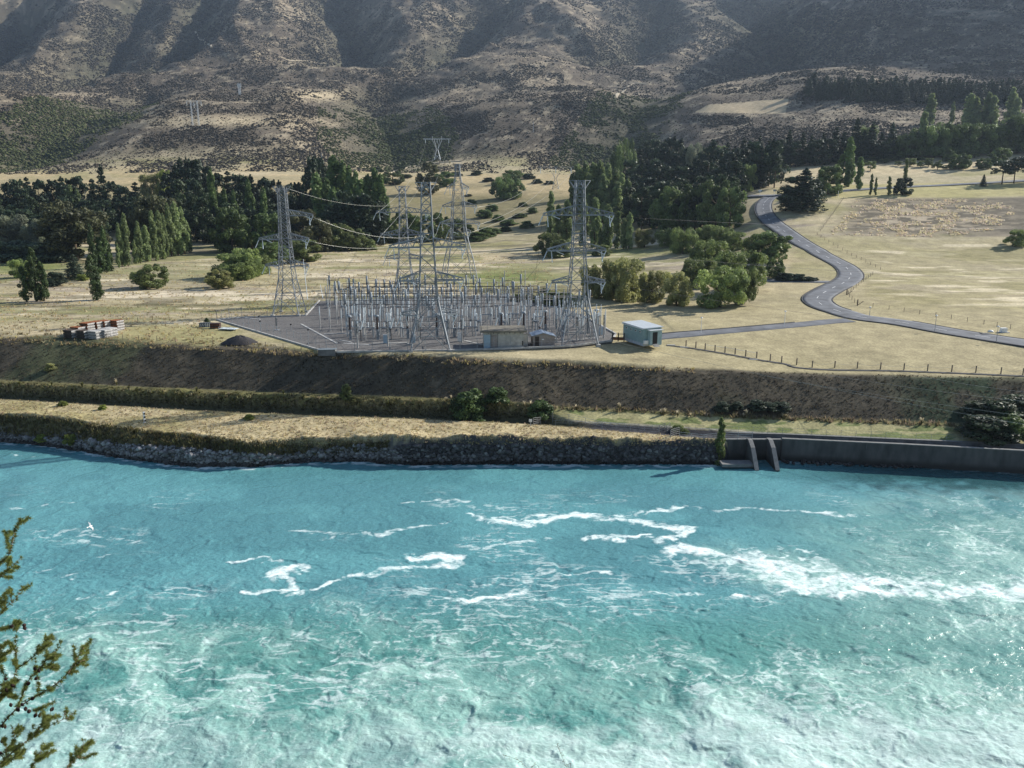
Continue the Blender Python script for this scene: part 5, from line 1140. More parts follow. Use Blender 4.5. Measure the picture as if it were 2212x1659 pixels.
# ---------------------------------------------------------------- substation yard
yard = np_mesh('substation_yard', np.array([(p.x, p.y, 13.06) for p in PADW] + [(p.x, p.y, 12.4) for p in PADW]), np.array([[0, 0, 0, 0]]), False, None, M_gravel)
bpy.data.meshes.remove(yard); mb = MB(); poly = [(p.x, p.y) for p in PADW]; mb.prism(poly[::-1], 12.3, 13.06); tag(mb.build('substation_yard', M_gravel), kind='structure')
YZ = 13.06
def yd(px, py): return on_plane(px, py, YZ)
kerb = MB()
for i in list(range(0, 8)) + [11, 12]:
    a_, b_ = PADW[i], PADW[(i + 1) % len(PADW)]; kerb.bar((a_.x, a_.y, YZ + .08), (b_.x, b_.y, YZ + .08), .36, .34)
a_, b_ = PADW[-1], PADW[0]; kerb.bar((a_.x, a_.y, YZ + .08), (b_.x, b_.y, YZ + .08), .36, .34)
tag(kerb.build('yard_kerb', M_conc), kind='structure')
# inner concrete cable trench lids, pale strips on the gravel
tr = MB()
for q in (((650, 700), (728, 742)), ((742, 742), (800, 745)), ((735, 735), (760, 740)), ((523, 686), (562, 690)), ((805, 742), (880, 741)), ((1000, 735), (1042, 745)), ((1190, 741), (1300, 728)), ((700, 722), (760, 720)), ((770, 700), (1000, 697)), ((760, 706), (800, 706)), ((905, 707), (960, 706)), ((1020, 692), (1240, 690))):
    a_, b_ = yd(*q[0]), yd(*q[1]); tr.bar((a_.x, a_.y, YZ + .03), (b_.x, b_.y, YZ + .03), .45, .10)
tag(tr.build('cable_trench_lids', M_conc), kind='structure')
# mesh fence: posts, rails and stays
def fence(name, pts, gap, h, label, post_r=.045, rails=(.98, .5, .05), rail_r=.018, mat=None, z=None, cat='fence', nopost=False, group=None):
    """pts are world points; one thing with each post a part"""
    base = Vector(pts[0]); t = thing(name, label, cat, base, 0, group); rl = MB(); P_ = []
    for a_, b_ in zip(pts[:-1], pts[1:]):
        n = max(1, int(round((Vector(b_) - Vector(a_)).length / gap)))
        for k in range(n): P_.append(Vector(a_).lerp(Vector(b_), k / n))
    P_.append(Vector(pts[-1])); pm_ = MB(); pm_.tube([(0, 0, -.2), (0, 0, h)], post_r, 6); me = pm_.mesh('post', mat or M_steel)
    for q in P_:
        q.z = z if z is not None else ground_z(q.x, q.y); o = link('post', me, t, q - base)
    for f in rails:
        rl.tube([q - base + Vector((0, 0, h * f)) for q in P_], rail_r, 4)
    rl.build('rail', mat or M_steel, t); return t
fence('mesh_fence', [PADW[0], PADW[1], PADW[2], PADW[3], PADW[4]], 3.2, 2.4, 'tall wire mesh fence along the left and front kerb of the switchyard', z=YZ)
fence('mesh_fence', [PADW[4], PADW[5], PADW[6]], 3.2, 2.4, 'tall wire mesh fence in front of the right tower', z=YZ)
fence('mesh_fence', [PADW[0], PADW[-1], PADW[-2], PADW[-3]], 3.2, 2.4, 'tall wire mesh fence along the back left corner of the switchyard', z=YZ)
# one of each kind of apparatus
def bushing(p, i, label):
    """brown porcelain column on a steel pedestal"""
    t = thing('current_transformer', label, 'transformer', p, 0, 'brown bushings in the front row'); m = MB()
    m.bar((0, 0, 0), (0, 0, 1.9), .32); m.box((0, 0, 1.0), (.75, .5, .12)); m.box((0, 0, 1.95), (.6, .6, .3)); m.box((.28, 0, 1.1), (.12, .12, 2.2)); m.build('pedestal', M_steel, t)
    b = MB(); pr = []
    for k in range(15): z = 2.1 + k * .175; r0 = .30 - .006 * k; pr += [(r0 * .78, z), (r0, z + .06), (r0 * .78, z + .14)]
    b.lathe(pr, 12); b.build('porcelain_column', M_brown, t, True)
    c = MB(); c.lathe([(.22, 4.7), (.42, 4.72), (.42, 5.0), (.3, 5.12), (.05, 5.14)], 12); c.bar((0, 0, 4.95), (-.85, .1, 4.98), .1); c.build('cap', M_steel, t, True)
    return t
def disc_post(p, label):
    t = thing('insulator_post', label, 'insulator', p, 0, 'banded insulator posts in the front row'); m = MB(); m.tube([(0, 0, 0), (0, 0, 2.7)], .15, 8, .12); m.build('post', M_conc, t)
    w_ = MB(); w_.tube([(0, 0, 2.7), (0, 0, 5.0)], .09, 8); w_.tube([(0, 0, 5.0), (0, 0, 5.7)], .035, 6, .02); w_.build('core', M_ins, t); d = MB()
    for k in range(8): d.lathe([(.09, 2.78 + k * .28), (.24, 2.82 + k * .28), (.22, 2.92 + k * .28), (.09, 2.95 + k * .28)], 10)
    d.build('disc_stack', M_black, t, True); return t
def drop(p, label, dx=.75):
    """pale insulator pair slanting down on its lead to the post beside it"""
    t = thing('strain_insulator', label, 'insulator', p, 0, 'slanting pale insulators in the front row'); m = MB()
    for oy in (-.12, .12):
        m.tube([(0, oy, 2.5), (dx, oy, 4.7)], .08, 6)
        for k in range(10): f = (k + .5) / 10; m.tube([(dx * f - .012, oy, 2.5 + 2.2 * f - .05), (dx * f + .012, oy, 2.5 + 2.2 * f + .05)], .14, 6)
    m.build('insulator_pair', M_ins, t); l = MB(); l.tube([(0, 0, 0), (0, 0, 2.4), (0, 0, 2.55)], .11, 6); l.box((-.1, 0, 2.35), (.5, .25, .18)); l.build('stand', M_dwire, t); w_ = MB(); w_.tube([(dx, 0, 4.7), (dx + .5, .2, 6.6), (dx + .8, .5, 8.5)], .025, 4); w_.build('lead', M_wire, t); return t
fx = [(756, 738), (819, 738), (883, 737), (1013, 735), (1087, 732), (1134, 730), (1180, 727), (1315, 722), (1358 - 100, 725)]
fx = [738, 801, 864, 930, 984, 1055, 1100, 1146, 1284 - 60, 1268]
fr = [(756, 733), (815, 733), (880, 732), (944, 730), (984, 729), (1085, 725), (1132, 724), (1179, 722), (1222, 721), (1267, 719), (1311 - 24, 719)]
for i, (x, y) in enumerate([(757, 734), (816, 733), (881, 731), (944, 729), (981, 728), (1083, 727), (1131, 724), (1178, 721), (1222, 720), (1267, 719), (1314 - 26, 718)]):
    bushing(yd(x, y), i, 'dark brown bushing on a grey pedestal, {} from the left in the front row'.format(ORD[i]))
for i, (x, y) in enumerate([(773, 752), (838, 748), (906, 744), (969, 740), (998, 742), (1101, 738), (1150, 738), (1202, 740), (1246, 735), (1292, 733), (1304, 731)]):
    disc_post(yd(x, y), 'post with black banded insulator stack, {} from the left in the front row'.format(ORD[i]))
for i, (x, y) in enumerate([(780, 738), (845, 735), (908, 732), (1000, 736), (1068, 735), (1118, 733), (1166, 731), (1216, 728), (1258, 730)]):
    drop(yd(x, y), 'pale slanting insulator pair, {} from the left in the front row'.format(ORD[i]), (.75, .7, .65, .1, .75, .7, .8, .7, .3)[i])
for i, (x, y, c) in enumerate([(833, 742, 0), (893, 741, 0), (993, 738, 1), (1297, 724, 0)]):
    p = yd(x, y); t = thing('control_cabinet', ('pale blue cabinet among the left front bushings', 'pale blue cabinet left of the front centre tower legs', 'white cabinet left of the concrete control building', 'pale blue cabinet by the right end of the yard')[i], 'cabinet', p, .1, 'cabinets in the yard')
    m = MB(); m.box((0, 0, .95), (.85, .6, 1.6)); m.build('cabinet_body', M_white if c else M_bluebox, t); m = MB(); m.box((0, 0, .07), (.7, .5, .14)); m.build('plinth', M_conc, t); m = MB(); m.box((0, 0, 1.78), (.95, .7, .06)); m.build('lid', M_steel, t)
def proto(name, parts): return name, [(pn, mb_.mesh(pn, mt, sm)) for pn, mb_, mt, sm in parts]
def put(pr, label, cat, p, rz, group, sz=1.0):
    t = thing(pr[0], label, cat, p, rz, group); t.scale = (1, 1, sz)
    for pn, me in pr[1]: link(pn, me, t)
    return t
m1 = MB().tube([(0, 0, 0), (0, 0, 3.3)], .11, 8, .10); m2 = MB(); pr_ = []
for k in range(9): z = 3.3 + k * .2; pr_ += [(.08, z), (.13, z + .05), (.08, z + .12)]
m2.lathe(pr_, 8); m2.tube([(0, 0, 5.1), (0, 0, 5.35)], .07, 6); PA = proto('support_post', [('post', m1, M_conc, False), ('insulator', m2, M_ins, True)])
m1 = MB().tube([(0, 0, 0), (0, 0, 7.2)], .13, 8, .12); m2 = MB().lathe([(.14, 5.4), (.25, 5.5), (.25, 7.9), (.16, 8.05), (.05, 8.1)], 10); m3 = MB().tube([(.12, 0, 8.05), (.12, 0, 9.0)], .05, 6); m3.tube([(-.1, 0, 8.0), (-1.2, .2, 8.3), (-2.3, .3, 8.1)], .05, 5)
PB = proto('breaker_column', [('post', m1, M_conc, False), ('chamber', m2, M_steel, True), ('terminal', m3, M_dwire, False)])
m1 = MB(); m1.bar((-1.1, 0, 0), (-1.1, 0, 3.0), .2); m1.bar((1.1, 0, 0), (1.1, 0, 3.0), .2); m1.bar((-1.5, 0, 3.0), (1.5, 0, 3.0), .22); m1.bar((-1.1, 0, .3), (1.1, 0, 2.8), .09); m2 = MB()
mi_ = []
for x in (-1.2, 0, 1.2):
    pr_ = []
    for k in range(8): z = 3.1 + k * .2; pr_ += [(.09, z), (.16, z + .05), (.09, z + .12)]
    mi_.append(('insulator', MB().lathe(pr_, 8, (x, 0, 0)), M_ins, True))
m3 = MB(); m3.bar((-1.3, 0, 4.75), (1.5, 0, 4.9), .09); PC_ = proto('disconnector_switch', [('frame', m1, M_steel, False), *mi_, ('blade', m3, M_dwire, False)])
m1 = MB().tube([(0, 0, 0), (0, 0, 9.3)], .16, 8, .10); m1.box((0, 0, .1), (.6, .6, .2)); PD = proto('lightning_mast', [('mast', m1, M_conc, False)])
m1 = MB(); m1.bar((0, 0, 0), (0, 0, 2.2), .24); m1.box((0, 0, 2.3), (1.25, .7, .35)); mi_ = [('bushing', MB().lathe([(.12, 2.5), (.17, 2.9), (.12, 3.3), (.17, 3.7), (.10, 4.1)], 8, (x, 0, 0)), M_ins, True) for x in (-.4, .4)]
PE = proto('voltage_transformer', [('stand', m1, M_steel, False), *mi_])
m1 = MB(); m1.tube([(0, 0, 0), (0, 0, 4.2)], .14, 8, .12); m2 = MB(); m2.tube([(0, 0, 4.2), (0, 0, 6.2)], .08, 8); m3 = MB()
for k in range(7): m3.lathe([(.08, 4.25 + k * .28), (.2, 4.3 + k * .28), (.08, 4.42 + k * .28)], 8)
PF = proto('banded_post', [('post', m1, M_conc, False), ('core', m2, M_ins, False), ('discs', m3, M_black, True)])
# left part of the yard: few posts on open gravel
for i, (x, y, h_) in enumerate([(714, 716, 1.0), (739, 721, 1.02), (755, 712, 1.3), (768, 726, 1.28), (790, 733, 1.05), (692, 711, .95), (710, 690, .9), (728, 700, 1.35), (780, 716, 1.1)]):
    put(PA, 'slim grey support post on the open gravel, {} from the left'.format(ORD[sorted([714, 739, 755, 768, 790, 692, 710, 728, 780]).index(x)]), 'post', yd(x, y), rnd.random(), 'support posts on the open left gravel', h_)
# dense bays: rows of apparatus through the depth of the yard
rows_ = [(728, 747, 1030, 'G'), (735, 1210, 1300, 'A'), (721, 748, 1318, 'A'), (724, 745, 1320, 'A'), (716, 748, 1318, 'E'), (708, 742, 1300, 'C'), (700, 738, 1290, 'B'), (693, 735, 1280, 'A'), (687, 732, 1262, 'C'), (681, 728, 1240, 'A'), (676, 720, 1215, 'B'), (671, 715, 1180, 'F'), (666, 712, 1165, 'A'), (661, 706, 1150, 'C'), (657, 702, 1130, 'B'), (652, 700, 1105, 'A')]
POSTL = {'A': ('grey support post with pale insulator in the crowded middle of the switchyard', 'post', PA, 'support posts in the crowded bays'), 'B': ('thick topped grey breaker column in the crowded middle of the switchyard', 'breaker', PB, 'breaker columns in the bays'),
         'C': ('three insulator switch frame in the crowded middle of the switchyard', 'switch', PC_, 'switch frames in the bays'), 'G': ('low switch frame between the front bushings of the switchyard', 'switch', PC_, 'front switch frames'), 'E': ('low stand with two pale bushings behind the front row', 'transformer', PE, 'low stands behind the front row'), 'F': ('post with dark banded insulator at the back of the switchyard', 'insulator', PF, 'banded posts at the back of the yard')}
wob = random.Random(99)
for r_i, (ry, x0, x1, kd) in enumerate(rows_):
    n = {'A': 34, 'B': 22, 'C': 19, 'E': 9, 'F': 18, 'G': 9}[kd]; n = 14 if ry == 739 else 6 if ry == 735 else n; lab, cat_, pr, grp = POSTL[kd]
    for k in range(n):
        x = x0 + (x1 - x0) * (k + .5) / n + wob.uniform(-6, 6)
        if 905 < x < 952 and ry > 715: continue
        if 1040 < x < 1205 and ry > 722: continue
        sz = {'A': wob.uniform(.85, 1.25), 'B': wob.uniform(.8, 1.02), 'C': wob.uniform(.9, 1.1), 'E': 1, 'G': .7, 'F': wob.uniform(.85, 1.1)}[kd]
        put(pr, lab, cat_, yd(x, ry + wob.uniform(-2, 2)), wob.uniform(-.12, .12) + (math.pi / 2 if kd == 'C' and k % 2 else 0), grp, sz)
for i, (x, y, h_) in enumerate([(1217, 714, 1.0), (1260, 712, 1.05), (955 + 135, 664, 1.05), (1134, 668, 1.1)]):
    put(PD, ('bare tall grey mast left of the right tower', 'bare tall grey mast beside the right tower', 'bare tall mast at the back centre of the yard', 'bare tall mast at the back right of the yard')[i], 'mast', yd(x, y), 0, 'bare masts in the yard', h_)
for i, (x, y) in enumerate([(653, 684), (563, 716), (598, 702), (629, 714), (666, 726), (560, 696)]):
    p = yd(x, y); t = thing('flood_light', 'small dark flood light on a short post on the left gravel, {} from the left'.format(ORD[sorted([653, 563, 598, 629, 666, 560]).index(x)]), 'light', p, .5, 'flood lights on the left gravel'); m = MB(); m.tube([(0, 0, 0), (0, 0, 1.25 if i != 1 else 2.2)], .05, 6); m.build('post', M_steel, t); m = MB(); m.lathe([(.1, 0), (.2, .12), (.22, .3), (.02, .34)], 8, (0, 0, 1.2 if i != 1 else 2.1)); m.build('lamp_head', M_black, t)
p = yd(597, 714 - 2); t = thing('insulator_post', 'lone black and white banded insulator on a stand at the left of the yard', 'insulator', yd(598, 713)); m = MB(); m.tube([(0, 0, 0), (0, 0, .9)], .1, 6); m.box((0, 0, .05), (1, .8, .1)); m.build('stand', M_steel, t); m = MB(); m.tube([(0, 0, .9), (0, 0, 2.9)], .12, 8); m.build('core', M_ins, t); m = MB(); [m.lathe([(.12, 1 + k * .24), (.3, 1.05 + k * .24), (.12, 1.15 + k * .24)], 8) for k in range(8)]; m.build('discs', M_black, t)
# tubular busbars across the bays
for i, (ry, x0, x1, hz) in enumerate([(700, 690, 1250, 6.1), (698, 735, 1200, 5.4), (693, 690, 1230, 6.6), (688, 738, 1240, 5.3), (681, 732, 1210, 6.3), (676, 736, 1180, 5.5), (671, 740, 1165, 6.2), (666, 740, 1140, 5.6), (660, 742, 1120, 6.0), (706, 742, 1100, 5.2)]):
    a_, b_ = yd(x0, ry), yd(x1, ry - 2); m = MB(); m.tube([(0, 0, hz), ((b_ - a_) * .5 + Vector((0, 0, hz - .12))), (b_ - a_) + Vector((0, 0, hz))], .075, 6); o = m.build('busbar', M_dwire, None, True); o.location = a_
    tag(o, 'dark horizontal busbar over the bays, {} counting the bars from the front'.format(ORD[i]), 'busbar', 'busbars over the bays')
for i, (x, y, x2, tp) in enumerate([(700, 690, 692, 615), (733, 676, 722, 613), (770, 668, 763, 612), (667, 692, 655, 560)]):
    p = yd(x, y); q = at_depth(x2, tp, p.y + 4); m = MB(); top = q - p; m.tube([(0, 0, 5), top * .5 + Vector((0, 0, 2.5)), top], .09, 6, .05); o = m.build('down_lead', M_ins); o.location = p; tag(o, 'pale slanting down lead above the left bays, {} from the left'.format(ORD[sorted([700, 733, 770, 667]).index(x)]), 'cable', 'down leads over the left bays')

# ---------------------------------------------------------------- buildings
def on_kerb(px, py): return on_plane(px, py, YZ)
pA, pB = on_kerb(1045, 752), on_kerb(1131, 751)
ax = (pB - pA); ax.z = 0; Wd = ax.length; rz = math.atan2(ax.y, ax.x)
t = thing('control_building', 'grey concrete control building with overhanging flat roof at the front of the yard', 'building', pA, rz); Hb = 3.15; Dp = 5.5
m = MB(); m.box((Wd * .5, Dp / 2, Hb / 2), (Wd, Dp, Hb)); m.build('wall', M_block, t)
m = MB(); m.box((Wd * .5, Dp / 2, Hb + .16), (Wd + 1.2, Dp + 1.2, .3)); m.box((Wd * .5, Dp / 2, Hb + .34), (Wd + .7, Dp + .7, .08)); m.build('roof', simple('weathered_felt_roof', (.17, .155, .125), .9, 0, 1, .3), t)
m = MB(); [m.box((.9 + k * (Wd - 1.6) / 6, -.35, Hb - .1), (.14, .7, .2)) for k in range(7)]; m.build('eaves_brackets', M_dconc, t)
for x0, x1, mt in ((.05, 1.3, M_bluebox), (1.55, 2.6, M_shed)):
    m = MB(); m.box(((x0 + x1) / 2, -.02, 1.35), (x1 - x0, .06, 2.6)); d_ = m.build('door', mt, t)
m = MB(); m.box((1.42, -.04, 1.5), (.12, .08, 3.0)); m.box((2.75, -.04, 1.5), (.12, .08, 3.0)); m.build('pilaster', M_lconc, t)
m = MB(); m.box((Wd + .5, Dp * .6, 1.2), (1.0, Dp * .55, 2.4)); m.build('annex', M_block, t); m = MB(); m.box((Wd + .5, Dp * .6, 2.46), (1.2, Dp * .6, .1)); m.build('annex_roof', M_dconc, t); m = MB(); m.box((Wd - .2, -.06, .9), (.22, .1, .9)); m.build('switch_box', M_black, t)
m = MB(); m.box((2.2, -.03, 1.9), (.4, .02, .12)); m.build('notice', M_white, t)
pA, pB = on_kerb(1152, 748), on_kerb(1199, 748); ax = pB - pA; Wd = ax.length; rz = math.atan2(ax.y, ax.x) + .12
t = thing('shed', 'small brown grey shed with blue grey sloping roof beside the control building', 'shed', pA, rz); Dp = 3.6; Hb = 2.15; mx_ = Wd * .45
m = MB(); m.add([(0, 0, 0), (Wd, 0, 0), (Wd, Dp, 0), (0, Dp, 0), (0, 0, Hb), (Wd, 0, Hb - .25), (Wd, Dp, Hb - .25), (0, Dp, Hb), (mx_, 0, Hb + .45), (mx_, Dp, Hb + .45)], [(3, 2, 1, 0), (0, 1, 5, 8, 4), (2, 3, 7, 9, 6), (1, 2, 6, 5), (3, 0, 4, 7)]); m.build('wall', M_shed, t)
m = MB()
for x0, z0, x1, z1 in ((-.35, Hb - .12, mx_, Hb + .5), (mx_, Hb + .5, Wd + .3, Hb - .32)): m.add([(x0, -.3, z0), (x1, -.3, z1), (x1, Dp + .3, z1), (x0, Dp + .3, z0), (x0, -.3, z0 + .08), (x1, -.3, z1 + .08), (x1, Dp + .3, z1 + .08), (x0, Dp + .3, z0 + .08)], [(3, 2, 1, 0), (4, 5, 6, 7), (0, 1, 5, 4), (1, 2, 6, 5), (2, 3, 7, 6), (3, 0, 4, 7)])
m.build('roof', M_roofblue, t); m = MB(); m.box((.75, -.03, 1.0), (.8, .06, 1.9)); m.build('door', M_dbrown, t); m = MB(); m.box((1.9, -.03, 1.35), (.5, .05, .2)); m.build('notice', M_white, t)
# teal building: long side faces the camera at left, gable with the door to the right
pA = Vector(on_plane(1346, 734, 13.05)); pB = Vector(on_plane(1389, 748, 13.05)); pC = Vector(on_plane(1433, 747, 13.05))
ex = (pB - pA); L1_ = ex.length; rz = math.atan2(ex.y, ex.x); L2_ = (pC - pB).length
pA = pA; print('TEAL', ground_z(pA.x, pA.y), ground_z(pB.x, pB.y), ground_z(pC.x, pC.y)); t = thing('equipment_building', 'teal clad equipment building with pale roof and four small windows', 'building', pA, rz); Hb = 3.5; D2 = L2_
m = MB(); m.box((L1_ / 2, D2 / 2, Hb / 2 + .3), (L1_, D2, Hb - .6)); m.build('wall', M_teal, t)
m = MB(); m.box((L1_ / 2, D2 / 2, .3), (L1_ + .08, D2 + .08, .6)); m.build('plinth', simple('pale_blue_plinth', (.38, .42, .46), .8, 0, 2, .15), t)
m = MB(); m.add([(-.25, -.25, Hb + .1), (L1_ + .25, -.25, Hb + .0), (L1_ + .25, D2 + .25, Hb + .12), (-.25, D2 + .25, Hb + .22), (-.25, -.25, Hb + .26), (L1_ + .25, -.25, Hb + .16), (L1_ + .25, D2 + .25, Hb + .28), (-.25, D2 + .25, Hb + .38)], [(3, 2, 1, 0), (4, 5, 6, 7), (0, 1, 5, 4), (1, 2, 6, 5), (2, 3, 7, 6), (3, 0, 4, 7)]); m.build('roof', M_rooflite, t)
for k in range(4):
    xw = L1_ * (.17 + .225 * k); m = MB(); m.box((xw, -.02, Hb - .75), (.55, .06, .42)); f_ = m.build('window_frame', M_white, t); m = MB(); m.box((xw, -.045, Hb - .75), (.42, .05, .3)); m.build('pane', M_dark, f_)
m = MB(); m.box((L1_ + .55, D2 * .55, 1.75), (1.1, D2 * .62, 2.9)); m.build('porch', M_tealp, t); m = MB(); m.box((L1_ + .6, D2 * .55, 3.26), (1.5, D2 * .75, .1)); m.build('porch_roof', M_rooflite, t)
m = MB(); m.box((L1_ + 1.12, D2 * .48, 1.7), (.06, D2 * .26, 2.4)); d_ = m.build('door', M_dark, t); m = MB(); [m.box((L1_ + 1.35 + .3 * k, D2 * .48, .45 - .15 * k), (.32, 1.3, .12)) for k in range(3)]; m.build('steps', M_conc, t)
m = MB(); m.box((L1_ + .35, D2 * .1, .85), (.5, .9, .7)); m.build('air_conditioner', M_white, t)
m = MB(); [m.box((.3 + k * .6, -.015, Hb / 2 + .1), (.06, .03, Hb - 1.1)) for k in range(int(L1_ / .6))]; m.build('cladding_ribs', M_teal, t); m = MB(); m.box((L1_ / 2, -.3, Hb - .02), (L1_ + .5, .1, .12)); m.tube([(.1, -.06, .6), (.1, -.06, Hb - .1)], .05, 6); m.build('gutter', M_white, t)
p = Vector(on_plane(1335, 738, 13.05)); t = thing('cable_rack', 'dark low rack of reels beside the teal building', 'rack', p, -.2); m = MB()
for x in (-1.2, 0, 1.2): m.bar((x, 0, 0), (x, 0, 1.7), .12); m.bar((x, .9, 0), (x, .9, 1.7), .12)
m.bar((-1.2, 0, 1.6), (1.2, 0, 1.6), .1); m.bar((-1.2, 0, .9), (1.2, 0, .9), .1); m.build('frame', M_black, t); m = MB(); m.box((0, .45, .55), (2.1, .7, .5)); m.build('reels', M_rust, t)
# concrete pit at the front left corner
p = Vector(on_plane(707, 762, 12.9)); t = thing('concrete_pit', 'squat concrete box at the front left corner of the fence', 'pit', p, .05); m = MB(); w_ = 3.3
m.box((0, 0, .1), (w_, 1.6, 1.15)); m.build('wall', M_dconc, t); m = MB(); m.box((0, 0, .72), (w_ + .15, 1.75, .1)); m.build('lid', simple('blue_grey_lid', (.17, .20, .22), .8, 0, 2, .2), t)
# gravel heap
p = at(518, 741); g_ = MB(); n_a, n_r = 28, 9; V = [(0, 0, 1.55)]; F = []
for r_ in range(1, n_r + 1):
    for k in range(n_a):
        th = 6.283 * k / n_a; rr = r_ / n_r; q = 1.62 * max(0, 1 - rr ** 1.5) * (1 + .08 * math.sin(5 * th + r_)) - .05; V.append((3.9 * rr * math.cos(th) * (1 + .06 * math.sin(3 * th)), 2.3 * rr * math.sin(th), q + .05 * wob.uniform(-1, 1)))
for k in range(n_a): F.append((0, 1 + k, 1 + (k + 1) % n_a))
for r_ in range(n_r - 1):
    for k in range(n_a): a0 = 1 + r_ * n_a; F.append((a0 + k, a0 + n_a + k, a0 + n_a + (k + 1) % n_a, a0 + (k + 1) % n_a))
g_.add(V, F); o = g_.build('gravel_heap', M_mound, None, True); o.location = p; tag(o, 'dark grey gravel heap in the grass left of the yard kerb', 'heap')
# striped rack, dark container and flat trailer by the yard corner
p = at(444, 706); t = thing('steel_rack', 'grey and white striped rack beside the yard corner', 'rack', p, .12); m = MB(); m.box((0, 0, .5), (2.5, 1.1, .95)); m.build('rack_body', simple('dark_grey_paint', (.09, .10, .11), .8), t); m = MB()
[m.box((.25 + .38 * k, -.57, .5), (.16, .05, .8)) for k in range(3)]; [m.bar((-1.1 + .4 * k, -.57, .2), (-.8 + .4 * k, -.57, .8), .08) for k in range(3)]; m.build('white_bars', M_white, t)
p = at(466, 709); t = thing('skip_bin', 'dark rusty bin between the striped rack and the pale trailer', 'bin', p, .1); m = MB(); m.box((0, 0, .6), (2.1, 1.5, 1.15)); m.build('bin_body', simple('dark_red_brown', (.05, .028, .025), .8), t); m = MB(); m.box((0, -.77, .85), (2.15, .05, .12)); m.box((0, -.77, .3), (2.15, .05, .12)); m.build('ribs', M_rust, t)
p = at(494, 713); t = thing('flat_trailer', 'pale grey flat framework lying in the grass beside the dark bin', 'trailer', p, -.25); m = MB()
m.box((0, 0, .35), (3.9, 1.9, .1)); m.build('deck', simple('pale_grey_deck', (.50, .56, .58), .7, 0, 2, .2), t); m = MB(); [m.bar((-1.9 + k * .95, -.9, .4), (-1.9 + k * .95, -.9, .8), .06) for k in range(5)]; m.bar((-1.9, -.9, .78), (1.9, -.9, .78), .05); m.build('side_frame', M_white, t); m = MB(); m.bar((-1.7, 0, .1), (1.7, 0, .1), .25); m.build('skid', M_dark, t)
# stacked crates
def crate(p, rz, long_mat, label):
    t = thing('storage_crate', label, 'crate', p, rz, 'stacked crates on the grass'); L, W2, Hc = 2.5, 1.9, .56
    m = MB(); m.box((0, 0, Hc * .5), (L - .2, W2 - .12, Hc * .52)); m.build('load', M_dark, t); m = MB()
    for sy in (-1, 1): m.box((0, sy * W2 / 2, .42), (L, .07, .17)); m.box((0, sy * W2 / 2, .12), (L, .07, .13))
    for k in range(5): m.box((-L / 2 + .3 + k * (L - .6) / 4, 0, .52), (.3, W2, .05))
    m.build('side_boards', long_mat, t); m = MB()
    for sx in (-1, 1): m = MB(); m.box((sx * L / 2, 0, .36), (.08, W2 - .04, .28)); m.build('end_board', M_greyend, t); m = MB(); m.box((sx * L / 2, 0, .07), (.08, W2 * .9, .08)); m.build('end_skid', M_greyend, t)
    return t
def stack(px, py, n, mat, rz, where):
    p = at(px, py)
    lv = {1: ['single'], 2: ['bottom', 'top'], 3: ['bottom', 'middle', 'top'], 4: ['bottom', 'second', 'third', 'top']}[n]
    for k in range(n): crate(p + Vector((wob.uniform(-.05, .05), wob.uniform(-.05, .05), k * .58)), rz + wob.uniform(-.03, .03), mat, '{} crate of the {}'.format(lv[k], where))
RZ = -.42
stack(155, 729, 3, M_dbrown, RZ, 'dark brown front left stack'); stack(182, 730, 3, M_dbrown, RZ, 'dark stack second from the left in front'); stack(208, 731, 3, M_greyend, RZ, 'grey sided stack in front'); stack(226, 728, 3, M_greyend, RZ, 'grey ended stack right of the grey sided one'); stack(238, 725, 3, M_greyend, RZ, 'rightmost grey ended front stack')
stack(170, 722, 3, M_rust, RZ, 'rusty stack behind the front left ones'); stack(190, 719, 4, M_rust, RZ, 'tall rusty stack in the back row'); stack(210, 716, 4, M_rust, RZ, 'rusty back stack behind the grey sided one'); stack(227, 714, 4, M_rust, RZ, 'tallest looking rusty back stack'); stack(253, 713, 4, M_rust, RZ, 'separate rusty stack at the right end')

# ---------------------------------------------------------------- lamps, fences, signs
for i, (x, b_, tp) in enumerate([(1514, 720, 687), (1694, 706, 673), (1878, 683, 664), (2019, 716, 682), (2152, 738, 706)]):
    p = at(x, b_); a, s = ray(x, tp); h_ = EYE + s * p.y - p.z; t = thing('street_lamp', ('white lamp post on the yard road nearest the teal building', 'white lamp post on the yard road near the junction', 'lamp post beyond the winding road by the junction', 'grey lamp post on the near verge of the main road', 'lamp post on the near verge at the right edge')[i], 'lamp', p, 0, 'lamp posts beside the roads')
    m = MB(); m.tube([(0, 0, 0), (0, 0, h_)], .06, 6, .045); m.build('pole', M_white if i < 2 else M_steel, t); m = MB(); m.lathe([(.05, -.08), (.26, -.02), (.28, .08), (.12, .2), (.01, .22)], 8, (0, 0, h_)); m.build('lamp_head', M_white, t)
cv = lambda cx, cy: (1402.3 + cx / 2.732, 590.5 + cy / 2.732)
posts = [(217, 432), (275, 440), (330, 450), (388, 460), (447, 468), (507, 478), (569, 490), (634, 500), (714, 515), (781, 527), (870, 541), (962, 555), (1095, 557), (1228, 561), (1365, 566), (1503, 571), (1642, 577), (1785, 581), (1927, 586), (2075, 595), (2205, 601), (2340, 607)]
pp = [at(*cv(*q)) for q in posts]; m = MB(); m.bar((0, 0, -.2), (0, 0, 1.25), .17); m.box((0, 0, 1.27), (.2, .2, .05)); pm_ = m.mesh('fence_post', M_wood)
for i, p in enumerate(pp):
    o = link('fence_post', pm_, None, p); tag(o, 'short square timber post along the terrace edge, {} from the teal building'.format(ORD[i]), 'post', 'timber posts along the terrace edge')
